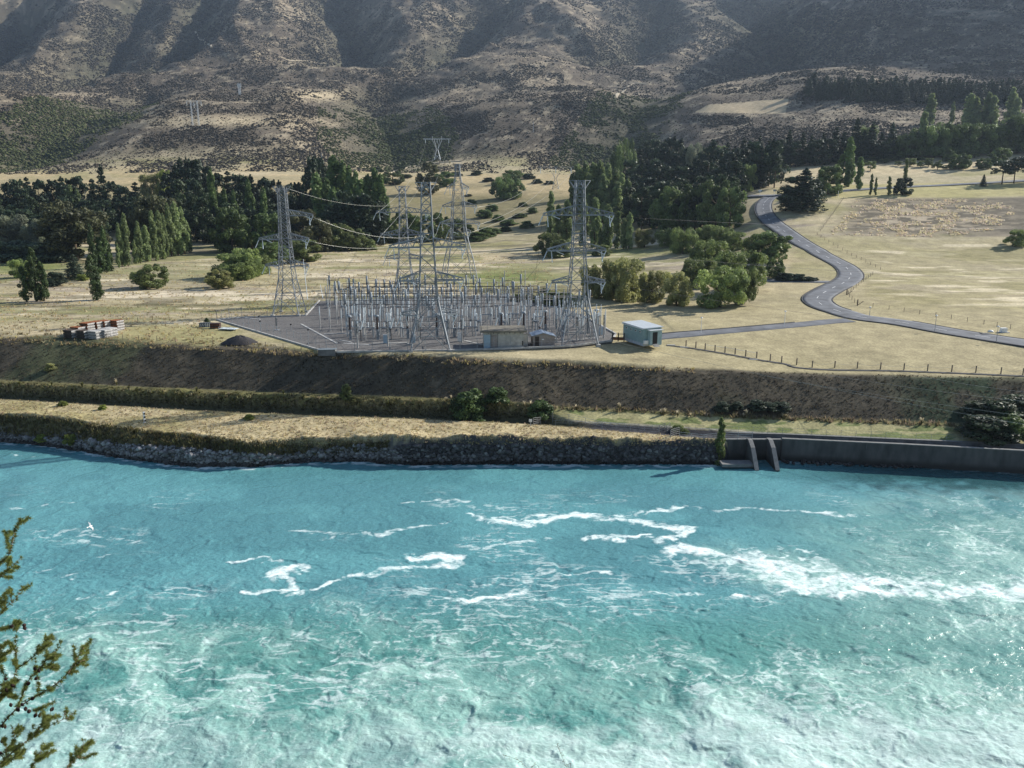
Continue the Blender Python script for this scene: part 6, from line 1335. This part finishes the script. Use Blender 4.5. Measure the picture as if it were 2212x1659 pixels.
for i in range(2, len(pp) - 1):
    a_, b_ = pp[i] + Vector((0, 0, 1.05)), pp[i + 1] + Vector((0, 0, 1.05))
    if i in (7, 8, 9, 10): continue
    o = cable(a_, b_, .0 if i < 7 else .42, '{} after the {} timber post on the terrace edge'.format('level rail' if i < 7 else 'slack rope', ORD[i]), 'ropes and rails between the timber posts', .035 if i < 7 else .02, M_white if i < 7 else M_conc, 8); o.name = 'fence_rope'; o['category'] = 'rope'
tag(link('path', strip_mesh('path', catmull(gpts([cv(100, 425), cv(220, 438), cv(420, 470), cv(640, 510), cv(800, 535), cv(920, 562), cv(1500, 578), cv(2250, 610)]), 1.0), -.5, .5, .035, M_kerb, .1)), kind='structure')
for i, q in enumerate([(130, 424), (205, 437), (615, 509)]):
    p = at(*cv(*q)); o = MB().box((0, 0, .06), (1.6, .5, .08)).build('path_slab', M_conc); o.location = p; o.rotation_euler = (0, 0, -.1); tag(o, ('pale slab nearest the teal building steps', 'pale slab by the first timber post', 'pale slab below the sixth timber post')[i], 'slab', 'pale slabs on the path')
def wfence(lst, label, gap=4.0, h=1.1, grp='wire fences of the paddocks'): fence('wire_fence', [at(*q) for q in lst], gap, h, label, .06, (.95, .6, .3), .012, M_wood, group=grp)
wfence([(1765, 508), (1790, 524), (1820, 541), (1860, 562), (1902, 583)], 'post and wire fence right of the straight road'); wfence([(1885, 594), (1860, 612), (1832, 636)], 'post and wire fence at the outside of the lower road bend')
wfence([(1829, 637), (1852, 659), (1920, 669), (2021, 684), (2125, 701), (2182, 711), (2300, 727)], 'post and wire fence along the main road at right'); wfence([(1822, 430), (1800, 462), (1772, 500)], 'fence running down the edge of the rough bank')
wfence([(-40, 716), (100, 722), (300, 736), (500, 743), (690, 757)], 'post and wire fence along the brow at left'); wfence([(232, 702), (330, 692), (468, 680)], 'post and wire fence from the crates to the yard corner', 3.5); wfence([(480, 620), (600, 615), (700, 610)], 'old fence across the dry meadow', 6)
for i, (x, y) in enumerate([(1829, 637), (1852, 660)]):
    p = at(x, y); t = thing('gate_post', ('stout dark post at the upper fence corner', 'stout dark post at the lower fence corner')[i], 'post', p, 0, 'stout fence corner posts'); m = MB(); m.bar((0, 0, -.2), (0, 0, 1.6), .22); m.build('post', M_dbrown, t); m = MB(); m.bar((.1, 0, .1), (1.6, .3, 1.1), .1); m.build('stay', M_dbrown, t)
p = at(2167, 718); t = thing('meter_box', 'white roadside box on a slab at the far right', 'cabinet', p, .1); m = MB(); m.box((0, 0, .55), (1.3, .8, .9)); m.build('box_body', M_white, t); m = MB(); m.box((0, 0, .05), (2.2, 1.3, .12)); m.build('slab', M_conc, t)
p = at(2140, 717); o = MB().lathe([(.6, 0), (.58, .2), (.35, .38), (.05, .45)], 12).build('water_tank', M_white, None, True); o.location = p; tag(o, 'low rounded pale tank beside the white roadside box', 'tank')
p = at(2128, 722); o = MB().box((0, 0, .12), (1.8, 1.2, .22)).build('manhole_cover', M_dconc); o.location = p; tag(o, 'flat dark cover left of the white roadside box', 'cover')
# black and white river marker
p = at(313, 914); t = thing('marker_post', 'black and white banded river marker post on the grassy bank', 'marker', p); m = MB(); m.bar((0, 0, -.1), (0, 0, 2.0), .32, .2); m.build('post', M_white, t); m = MB(); [m.box((0.02, -.01, .45 + k * .62), (.34, .24, .3)) for k in range(3)]; m.build('black_band', M_black, t)
p = at(1146, 920); t = thing('notice_board', 'small white notice on a post by the gate on the bank', 'sign', p); m = MB(); m.bar((0, 0, -.1), (0, 0, 1.0), .08); m.build('post', M_steel, t); m = MB(); m.box((0, -.05, .95), (.55, .05, .5)); m.build('board', M_white, t)
for i, (x, b_, tp) in enumerate([(1641, 424, 404), (1672, 424, 406), (1810, 427, 411)]):
    p = at(x, b_); t = thing('road_sign', ('white road sign left of the highway junction', 'small road sign at the highway junction', 'thin white marker on the lawn above the bend')[i], 'sign', p, 0, 'road signs at the junction'); m = MB(); m.bar((0, 0, 0), (0, 0, 3.2), .12); m.build('post', M_white, t); m = MB(); m.box((0, -.08, 2.9), ((1.8, 1.2, .3)[i], .06, (.7, .9, .5)[i])); m.build('board', M_white if i != 1 else M_steel, t)
p = at(1674, 462); t = thing('road_sign', 'round speed sign on the verge inside the top bend', 'sign', p); m = MB(); m.bar((0, 0, 0), (0, 0, 2), .1); m.build('post', M_steel, t); m = MB(); m.tube([(0, -.1, 2.1), (0, -.04, 2.1)], .42, 12); m.build('board', M_rust, t)

# ---------------------------------------------------------------- river wall, outlet and railings
wl = [on_plane(1690, 947, 3.85), on_plane(1950, 959, 3.85), on_plane(2212, 973, 3.85), on_plane(2760, 1004, 3.85)]
def wall_run(name, pts, z0, z1, th, label, mat, cap=None, cat='wall'):
    t = thing(name, label, cat, Vector((pts[0].x, pts[0].y, 0))); b0 = t.location; m = MB(); c = MB()
    fr_ = [Vector((p.x, p.y, 0)) - b0 for p in pts]; n = len(fr_); bk = []
    for i in range(n):
        d = (fr_[min(i + 1, n - 1)] - fr_[max(i - 1, 0)]).normalized(); bk.append(fr_[i] + Vector((-d.y, d.x, 0)) * th)
    poly_ = [(q.x, q.y) for q in fr_] + [(q.x, q.y) for q in bk[::-1]]; m.prism(poly_, z0, z1 - (.14 if cap else 0)); m.build('wall_face', mat, t)
    if cap:
        f2 = [q + (q - k).normalized() * .08 for q, k in zip(fr_, bk)]; c.prism([(q.x, q.y) for q in f2] + [(q.x, q.y) for q in bk[::-1]], z1 - .138, z1); c.build('capping', cap, t)
    return t
def wall_mat():
    """concrete with dark tide stain at the foot and a few pale lime runs"""
    m, n, b, L = new_mat('river_wall_concrete'); g = n.nodes.new('ShaderNodeNewGeometry'); sp = n.nodes.new('ShaderNodeSeparateXYZ'); L.new(g.outputs['Position'], sp.inputs[0])
    no = n.nodes.new('ShaderNodeTexNoise'); no.inputs['Scale'].default_value = .9; no.inputs['Detail'].default_value = 6; mp = n.nodes.new('ShaderNodeMapping'); mp.inputs['Scale'].default_value = (1, 1, .35); L.new(g.outputs['Position'], mp.inputs[0]); L.new(mp.outputs[0], no.inputs['Vector'])
    cr_ = n.nodes.new('ShaderNodeValToRGB'); cr_.color_ramp.elements[0].color = (.045, .046, .048, 1); cr_.color_ramp.elements[0].position = .3; cr_.color_ramp.elements[1].color = (.115, .114, .112, 1); cr_.color_ramp.elements[1].position = .75; L.new(no.outputs['Fac'], cr_.inputs[0])
    n2_ = n.nodes.new('ShaderNodeTexNoise'); n2_.inputs['Scale'].default_value = .55; m2_ = n.nodes.new('ShaderNodeMapping'); m2_.inputs['Scale'].default_value = (3.2, .0, .12); L.new(g.outputs['Position'], m2_.inputs[0]); L.new(m2_.outputs[0], n2_.inputs['Vector']); n2_.inputs['Detail'].default_value = 4
    r_ = n.nodes.new('ShaderNodeMapRange'); r_.inputs[1].default_value = .71; r_.inputs[2].default_value = .76; L.new(n2_.outputs['Fac'], r_.inputs[0])
    mx = n.nodes.new('ShaderNodeMix'); mx.data_type = 'RGBA'; L.new(r_.outputs[0], mx.inputs['Factor']); L.new(cr_.outputs[0], mx.inputs['A']); mx.inputs['B'].default_value = (.45, .45, .43, 1)
    r2_ = n.nodes.new('ShaderNodeMapRange'); r2_.inputs[1].default_value = .5; r2_.inputs[2].default_value = 1.3; L.new(sp.outputs[2], r2_.inputs[0]); m3_ = n.nodes.new('ShaderNodeMix'); m3_.data_type = 'RGBA'; L.new(r2_.outputs[0], m3_.inputs['Factor']); m3_.inputs['A'].default_value = (.025, .026, .024, 1); L.new(mx.outputs['Result'], m3_.inputs['B'])
    L.new(m3_.outputs['Result'], b.inputs['Base Color']); b.inputs['Roughness'].default_value = .85; return m
M_rwall = wall_mat()
wall_run('river_wall', wl, -1.5, 3.85, .5, 'long stained concrete river wall at the right with pale capping', M_rwall, M_lconc)
rw = [on_plane(1563, 949, 3.55), on_plane(1628, 953, 3.55)]
rb_ = [Vector((p.x, wl[0].y + .4 + (p.x - rw[0].x) * 0, 0)) for p in rw] + [Vector((wl[0].x, wl[0].y + .3, 0))]
wall_run('outlet_wall', rb_, -1.5, 3.6, .5, 'recessed concrete outlet wall between the cliff and the wing walls', M_rwall, M_lconc)
def fin(px, label, x_off=0, spread=0.0):
    foot = on_plane(px, 1018, 0); y1 = wl[0].y + .5; y0 = foot.y; t = thing('wing_wall', label, 'wall', Vector((foot.x, y1, 0)), 0, 'sloping wing walls of the outlet'); d = y1 - y0
    pr = [(0, -1.5), (0, 3.75), (-d * .22, 3.75), (-d * .5, 2.95), (-d, .1), (-d, -1.5)]; m = MB(); n = len(pr); th = .62
    V = [(-th / 2 + spread * y * .0, y, z) for y, z in pr] + [(th / 2 - spread * 0, y, z) for y, z in pr]; m.add(V, [tuple(range(n)), tuple(range(2 * n - 1, n - 1, -1))] + [(i, n + i, n + (i + 1) % n, (i + 1) % n) for i in range(n)])
    m.build('fin', M_rwall, t); c = MB()
    for (ya, za), (yb, zb) in zip(pr[1:4], pr[2:5]): c.bar((0, ya, za + .03), (0, yb, zb + .03), .68, .08)
    c.build('coping', M_lconc, t); return t
fin(1635, 'left sloping wing wall of the outlet, below the railing end'); fin(1680, 'right sloping wing wall of the outlet, where the long wall starts')
sl = [on_plane(1560, 1006, .55), on_plane(1632, 1008, .55)]; o = MB().box(((sl[1].x - sl[0].x) / 2, 1.0, 0), (sl[1].x - sl[0].x, 2.2, .5)).build('outlet_sill', M_lconc); o.location = sl[0]; tag(o, 'pale concrete sill at water level inside the outlet recess', 'sill')
# channel lip behind the wall
lip = [at_depth(1200, 909, 134.4), at_depth(1440, 920, 131.4), at_depth(1690, 936, 129.6), at_depth(2212, 959, 123.9), at_depth(2760, 985, 121)]
wall_run('channel_wall', lip, 1.8, 3.75, .35, 'low far wall of the fish channel below the mown slope', M_dconc, M_lconc)
def railing(pts, h, label, gap=2.6, nr=3, r=.035, grp='steel railings by the channel'):
    fence('railing', pts, gap, h, label, r * 1.1, tuple(np.linspace(1, .12, nr)), r, M_steel, group=grp, cat='railing', z=None)
def W(lst): return [at(*q) for q in lst]
def zf(pts, z): return [Vector((p.x, p.y, z)) for p in pts]
fence('railing', zf(lip, 3.75), 2.4, 1.05, 'long thin railing on the far channel wall', .022, (1, .55), .012, M_steel, 3.75, 'railing', group='steel railings by the channel')
fence('railing', [at(1194, 912), at(1300, 924), at(1423, 936)], 2.6, 1.05, 'thin railing behind the grass strip left of the gates', .04, (1, .62, .25), .024, M_steel, None, 'railing', group='steel railings by the channel')
fence('railing', [at(1467, 944), at(1520, 948), Vector((rb_[0].x, rb_[0].y, 3.6)), Vector((rb_[1].x, rb_[1].y, 3.6))], 2.3, 1.15, 'stout four bar railing above the outlet recess', .045, (1, .70, .40, .12), .035, M_steel, 3.62, 'railing', group='steel railings by the channel')
for i, (a_, b_) in enumerate([((1152, 919), (1168, 917)), ((1179, 912), (1194, 908)), ((1424, 935), (1436, 930)), ((1440, 935), (1447, 930)), ((1448, 946), (1467, 940))]):
    p, q = at(*a_), at(*b_); t = fence('access_gate', [p, q], 1.2, 1.3, ('gate beside the white notice', 'gate at the start of the thin railing', 'left of two gates at the end of the thin railing', 'right of two gates at the end of the thin railing', 'gate at the start of the stout railing')[i], .05, (1, .75, .5, .25), .045, M_lconc, None, 'gate', group='gates on the channel walkway')

# ---------------------------------------------------------------- gull over the river
p = at_depth(195, 1137, 84); t = thing('gull', 'white gull gliding low over the blue water', 'bird', p, .3); t.rotation_euler = (0, R(52), R(-25))
m = MB(); m.lathe([(.005, -.28), (.05, -.2), (.085, -.05), (.08, .08), (.05, .18), (.045, .24), (.03, .29), (.006, .33)], 10); me = m.mesh('gull_body', M_white, True); me.transform(Matrix.Rotation(R(90), 4, 'X')); o = link('body', me, t)
wg = simple('gull_grey', (.40, .42, .45), .7)
for sx in (-1, 1):
    m = MB(); V = [(sx * .05, .12, .02), (sx * .28, .16, .09), (sx * .55, .02, .05), (sx * .28, -.04, .08), (sx * .05, -.10, .02)]; V2 = [(x, y, z + .014) for x, y, z in V]; m.add(V + V2, [(0, 1, 3, 4), (1, 2, 3), (5, 9, 8, 6), (6, 8, 7)] + [(i, 5 + i, 5 + (i + 1) % 5, (i + 1) % 5) for i in range(5)]); w_ = m.build('wing', wg if sx < 0 else M_white, t)
    m = MB(); V = [(sx * .545, .03, .05), (sx * .70, -.10, .01), (sx * .545, .0, .05)]; m.add([(x, y, z) for x, y, z in V] + [(x, y, z + .016) for x, y, z in V], [(0, 1, 2), (5, 4, 3), (0, 3, 4, 1), (1, 4, 5, 2), (2, 5, 3, 0)]); m.build('wing_tip', M_black, w_)
m = MB(); m.add([(-.03, -.24, 0), (.03, -.24, 0), (.07, -.42, 0), (-.07, -.42, 0), (-.03, -.24, .012), (.03, -.24, .012), (.07, -.42, .012), (-.07, -.42, .012)], [(3, 2, 1, 0), (4, 5, 6, 7), (0, 1, 5, 4), (1, 2, 6, 5), (2, 3, 7, 6), (3, 0, 4, 7)]); m.build('tail', M_white, t)

# ---------------------------------------------------------------- larch in the foreground and grass heads
M_twig = simple('larch_twig', (.13, .09, .06), .9, 0, 30, .35)
M_needle = leaf_mat('larch_needles', (.165, .215, .07), .45, .4, (1.15, 1.0, .8)); M_cone = simple('larch_cone', (.035, .018, .016), .8, 0, 40, .4)
cl8 = lambda x, y: (x / 2.9266 * 1.354 / 1.354, 1092.3 + y / 2.9266)
def cp(x, y): return (x / 2.9266, 1092.3 + y / 2.9266)
BR = [([(-260, 1620), (-60, 1480), (0, 1400), (100, 1290), (210, 1215), (350, 1130), (430, 1060), (500, 990), (542, 975)], 4.9, .011), ([(430, 1060), (480, 980), (512, 930), (528, 890)], 4.85, .005),
      ([(-200, 1250), (-40, 1140), (60, 1120), (108, 1030), (105, 950), (98, 820)], 5.2, .007), ([(100, 1290), (150, 1180), (170, 1120), (235, 1050), (330, 1000), (372, 962)], 5.0, .006), ([(108, 1030), (165, 990), (240, 930), (270, 880), (290, 825)], 5.1, .005), ([(240, 930), (300, 880), (338, 835)], 5.1, .004),
      ([(235, 1050), (290, 980), (345, 925), (382, 855)], 4.95, .005), ([(240, 1190), (243, 1120), (238, 1080)], 5.0, .004), ([(-200, 1800), (-20, 1650), (100, 1540), (210, 1460), (300, 1400), (400, 1350), (475, 1308)], 4.7, .008), ([(210, 1460), (270, 1380), (310, 1330), (338, 1240)], 4.75, .005), ([(210, 1300), (260, 1280), (320, 1255)], 4.8, .004),
      ([(160, 1760), (210, 1640), (240, 1590), (278, 1508)], 4.6, .006), ([(235, 1610), (290, 1570), (340, 1548)], 4.6, .004), ([(390, 1760), (430, 1650), (490, 1590), (522, 1530), (530, 1478)], 4.5, .006), ([(490, 1590), (550, 1590), (604, 1568)], 4.5, .004), ([(515, 1545), (548, 1512), (576, 1488)], 4.5, .003),
      ([(-220, 560), (-20, 380), (50, 320), (80, 230), (100, 150), (135, 85)], 5.3, .007), ([(-180, 560), (-20, 450), (60, 400), (140, 322)], 5.25, .006), ([(-180, 700), (-10, 595), (60, 538)], 5.3, .005), ([(-200, 820), (-10, 700), (40, 640), (100, 590), (142, 508)], 5.2, .007), ([(-200, 800), (-10, 780), (60, 770), (112, 782)], 5.1, .005),
      ([(-180, 1100), (-30, 1000), (0, 930), (5, 885)], 5.2, .006), ([(-150, 1350), (-20, 1250), (20, 1150), (35, 1060)], 5.0, .007), ([(-150, 1700), (30, 1560), (90, 1480), (75, 1400)], 4.8, .006), ([(-100, 1720), (20, 1640), (70, 1600), (150, 1590)], 4.7, .005), ([(-100, 1320), (10, 1200), (70, 1180), (95, 1140)], 5.1, .006)]
tx = at_depth(-190, 1300, 5.1)
larch = thing('larch_tree', 'larch leaning in from the left edge with needle tufts and dark cones', 'tree', Vector((tx.x, tx.y, 36.2))); b0 = larch.location
m = MB(); m.tube([Vector((0, 0, 0)), Vector((.05, 0, 2.5)), Vector((0, .05, 5)), Vector((.02, 0, 8.0))], .10, 10, .05); m.build('trunk', M_bark, larch, True)
lr = np.random.default_rng(5)
M_track = simple('pale_hill_track', (.40, .34, .25), .95, 0, .2, .2)
for lst in ([(422, 68), (440, 86), (457, 103)], [(560, 22), (610, 33), (667, 43)], [(600, 123), (650, 131), (704, 137)], [(1330, 212), (1352, 190), (1402, 182)], [(830, 372), (900, 358), (1000, 348)]):
    tag(link('hill_track', strip_mesh('hill_track', catmull(gpts(lst), 6), -2.2, 2.2, .7, M_track, 1.2)), kind='structure')
side = []
for pts, dist, r_ in BR:
    if len(pts) < 4: continue
    for k in range(5 if r_ > .0055 else 3):
        f = lr.uniform(.35, .95) * (len(pts) - 1); i = int(f); x = pts[i][0] + (pts[min(i + 1, len(pts) - 1)][0] - pts[i][0]) * (f - i); y = pts[i][1] + (pts[min(i + 1, len(pts) - 1)][1] - pts[i][1]) * (f - i)
        dx = pts[min(i + 1, len(pts) - 1)][0] - pts[i][0]; dy = pts[min(i + 1, len(pts) - 1)][1] - pts[i][1]; an = math.atan2(dy, dx) + lr.choice([-1, 1]) * lr.uniform(.5, 1.0); L_ = lr.uniform(35, 85)
        side.append(([(x, y), (x + L_ * .5 * math.cos(an), y + L_ * .5 * math.sin(an)), (x + L_ * math.cos(an), y + L_ * math.sin(an) - 8)], dist + lr.uniform(-.06, .06), .003))
BR = BR + side
for pts, dist, r_ in BR:
    P_ = [at_depth(*cp(x, y), dist + .12 * math.sin(i * 1.7 + x * .01)) for i, (x, y) in enumerate(pts)]
    if pts[0][0] < -90: P_ = [Vector((tx.x, tx.y, P_[0].z - .35))] + P_
    cl_ = catmull(P_, .02); m = MB(); m.tube([q - b0 for q in cl_], r_ * .75, 6, r_ * .2); br_ = m.build('branch', M_twig, larch, True)
    V = []; T = []
    L_ = len(cl_)
    for i in range(3, L_):
        if lr.random() < .2: continue
        for _ in range(3):
            o = cl_[i] - b0; ax_ = (cl_[min(i + 1, L_ - 1)] - cl_[i - 1]).normalized(); side_ = Vector(lr.normal(size=3)); side_ = (side_ - ax_ * side_.dot(ax_)).normalized(); tint = lr.random() * .7 + .2 * (i / L_); big = lr.uniform(.45, 1.05)
            o = o + side_ * r_ * .5
            for k in range(17):
                d = (side_ * 1.0 + ax_ * .35 + Vector(lr.normal(size=3)) * .75).normalized(); ln = lr.uniform(.012, .032) * big; sd = d.orthogonal().normalized() * .0012
                V += [o - sd, o + sd, o + d * ln + sd * .3, o + d * ln - sd * .3]; T += [np.clip(tint + lr.normal() * .12, 0, 1)] * 4
    if V:
        me = np_mesh('needles', np.array([tuple(v) for v in V]), np.arange(len(V)).reshape(-1, 4), False, np.array(T)[:, None].repeat(3, 1), M_needle); link('needles', me, br_)
cone = MB()
for k in range(6): z = k * .0045; r0 = (.007, .0105, .012, .0115, .0095, .006)[k]; cone.lathe([(r0 * .6, z - .002), (r0, z + .0015), (r0 * .75, z + .004)], 8)
cme = cone.mesh('cone', M_cone, True)
for i, (x, y) in enumerate([(155, 756), (161, 784), (65, 770), (228, 1040), (250, 1052), (183, 1128), (92, 1143), (210, 1226), (163, 1295), (187, 1308), (218, 1337), (246, 1337), (320, 1297), (14, 1404), (33, 1408), (15, 1500), (35, 1100), (50, 1175), (72, 1270), (12, 1570), (225, 1095), (120, 1300), (145, 1265)]):
    q = at_depth(*cp(x, y), 4.85); o = link('cone', cme, larch, q - b0); o.rotation_euler = (lr.uniform(-1, 1), lr.uniform(-1, 1), 0); s_ = lr.uniform(.85, 1.15); o.scale = (s_,) * 3
M_seed = leaf_mat('dry_seed_head', (.22, .19, .12), .4, .3)
for i, (pts, lab) in enumerate((([(1235, 1710), (1222, 1655), (1210, 1625), (1203, 1608)], 'taller dry grass seed head at the bottom edge'), ([(1170, 1710), (1140, 1660), (1115, 1640), (1090, 1632)], 'bent dry grass seed head left of the taller one'))):
    P_ = [at_depth(x, y, 3.2) for x, y in pts]; g0 = P_[0] - Vector((0, 0, 1.4)); t = thing('grass_stem', lab, 'grass', g0, 0, 'dry grass stems at the bottom edge'); cl_ = catmull([g0] + P_, .02); m = MB(); m.tube([q - g0 for q in cl_], .0016, 5, .0006); m.build('stem', M_seed, t)
    V = []
    for q in cl_[-9:]:
        for k in range(3): d = Vector(lr.normal(size=3)).normalized(); o = q - g0; sd = d.orthogonal().normalized() * .0012; V += [o - sd, o + d * .006 + sd, o + d * .013, o + d * .006 - sd]
    me = np_mesh('seed_head', np.array([tuple(v) for v in V]), np.arange(len(V)).reshape(-1, 4), False, np.full((len(V), 3), .5), M_seed); link('seed_head', me, t)

# ---------------------------------------------------------------- the air of the valley
hm = bpy.data.materials.new('haze_air'); hm.use_nodes = True; hn = hm.node_tree; hn.nodes.remove(hn.nodes['Principled BSDF'])
pv = hn.nodes.new('ShaderNodeVolumePrincipled'); pv.inputs['Color'].default_value = (.62, .78, 1.0, 1); pv.inputs['Density'].default_value = HAZE; pv.inputs['Anisotropy'].default_value = .3
hn.links.new(pv.outputs[0], [x for x in hn.nodes if x.type == 'OUTPUT_MATERIAL'][0].inputs['Volume'])
ztop = float(ZG.max()) + 20
o = MB().box((0, 1650, (ztop - 6) / 2), (7400, 3600, ztop + 6)).build('haze', hm); tag(o, kind='stuff')
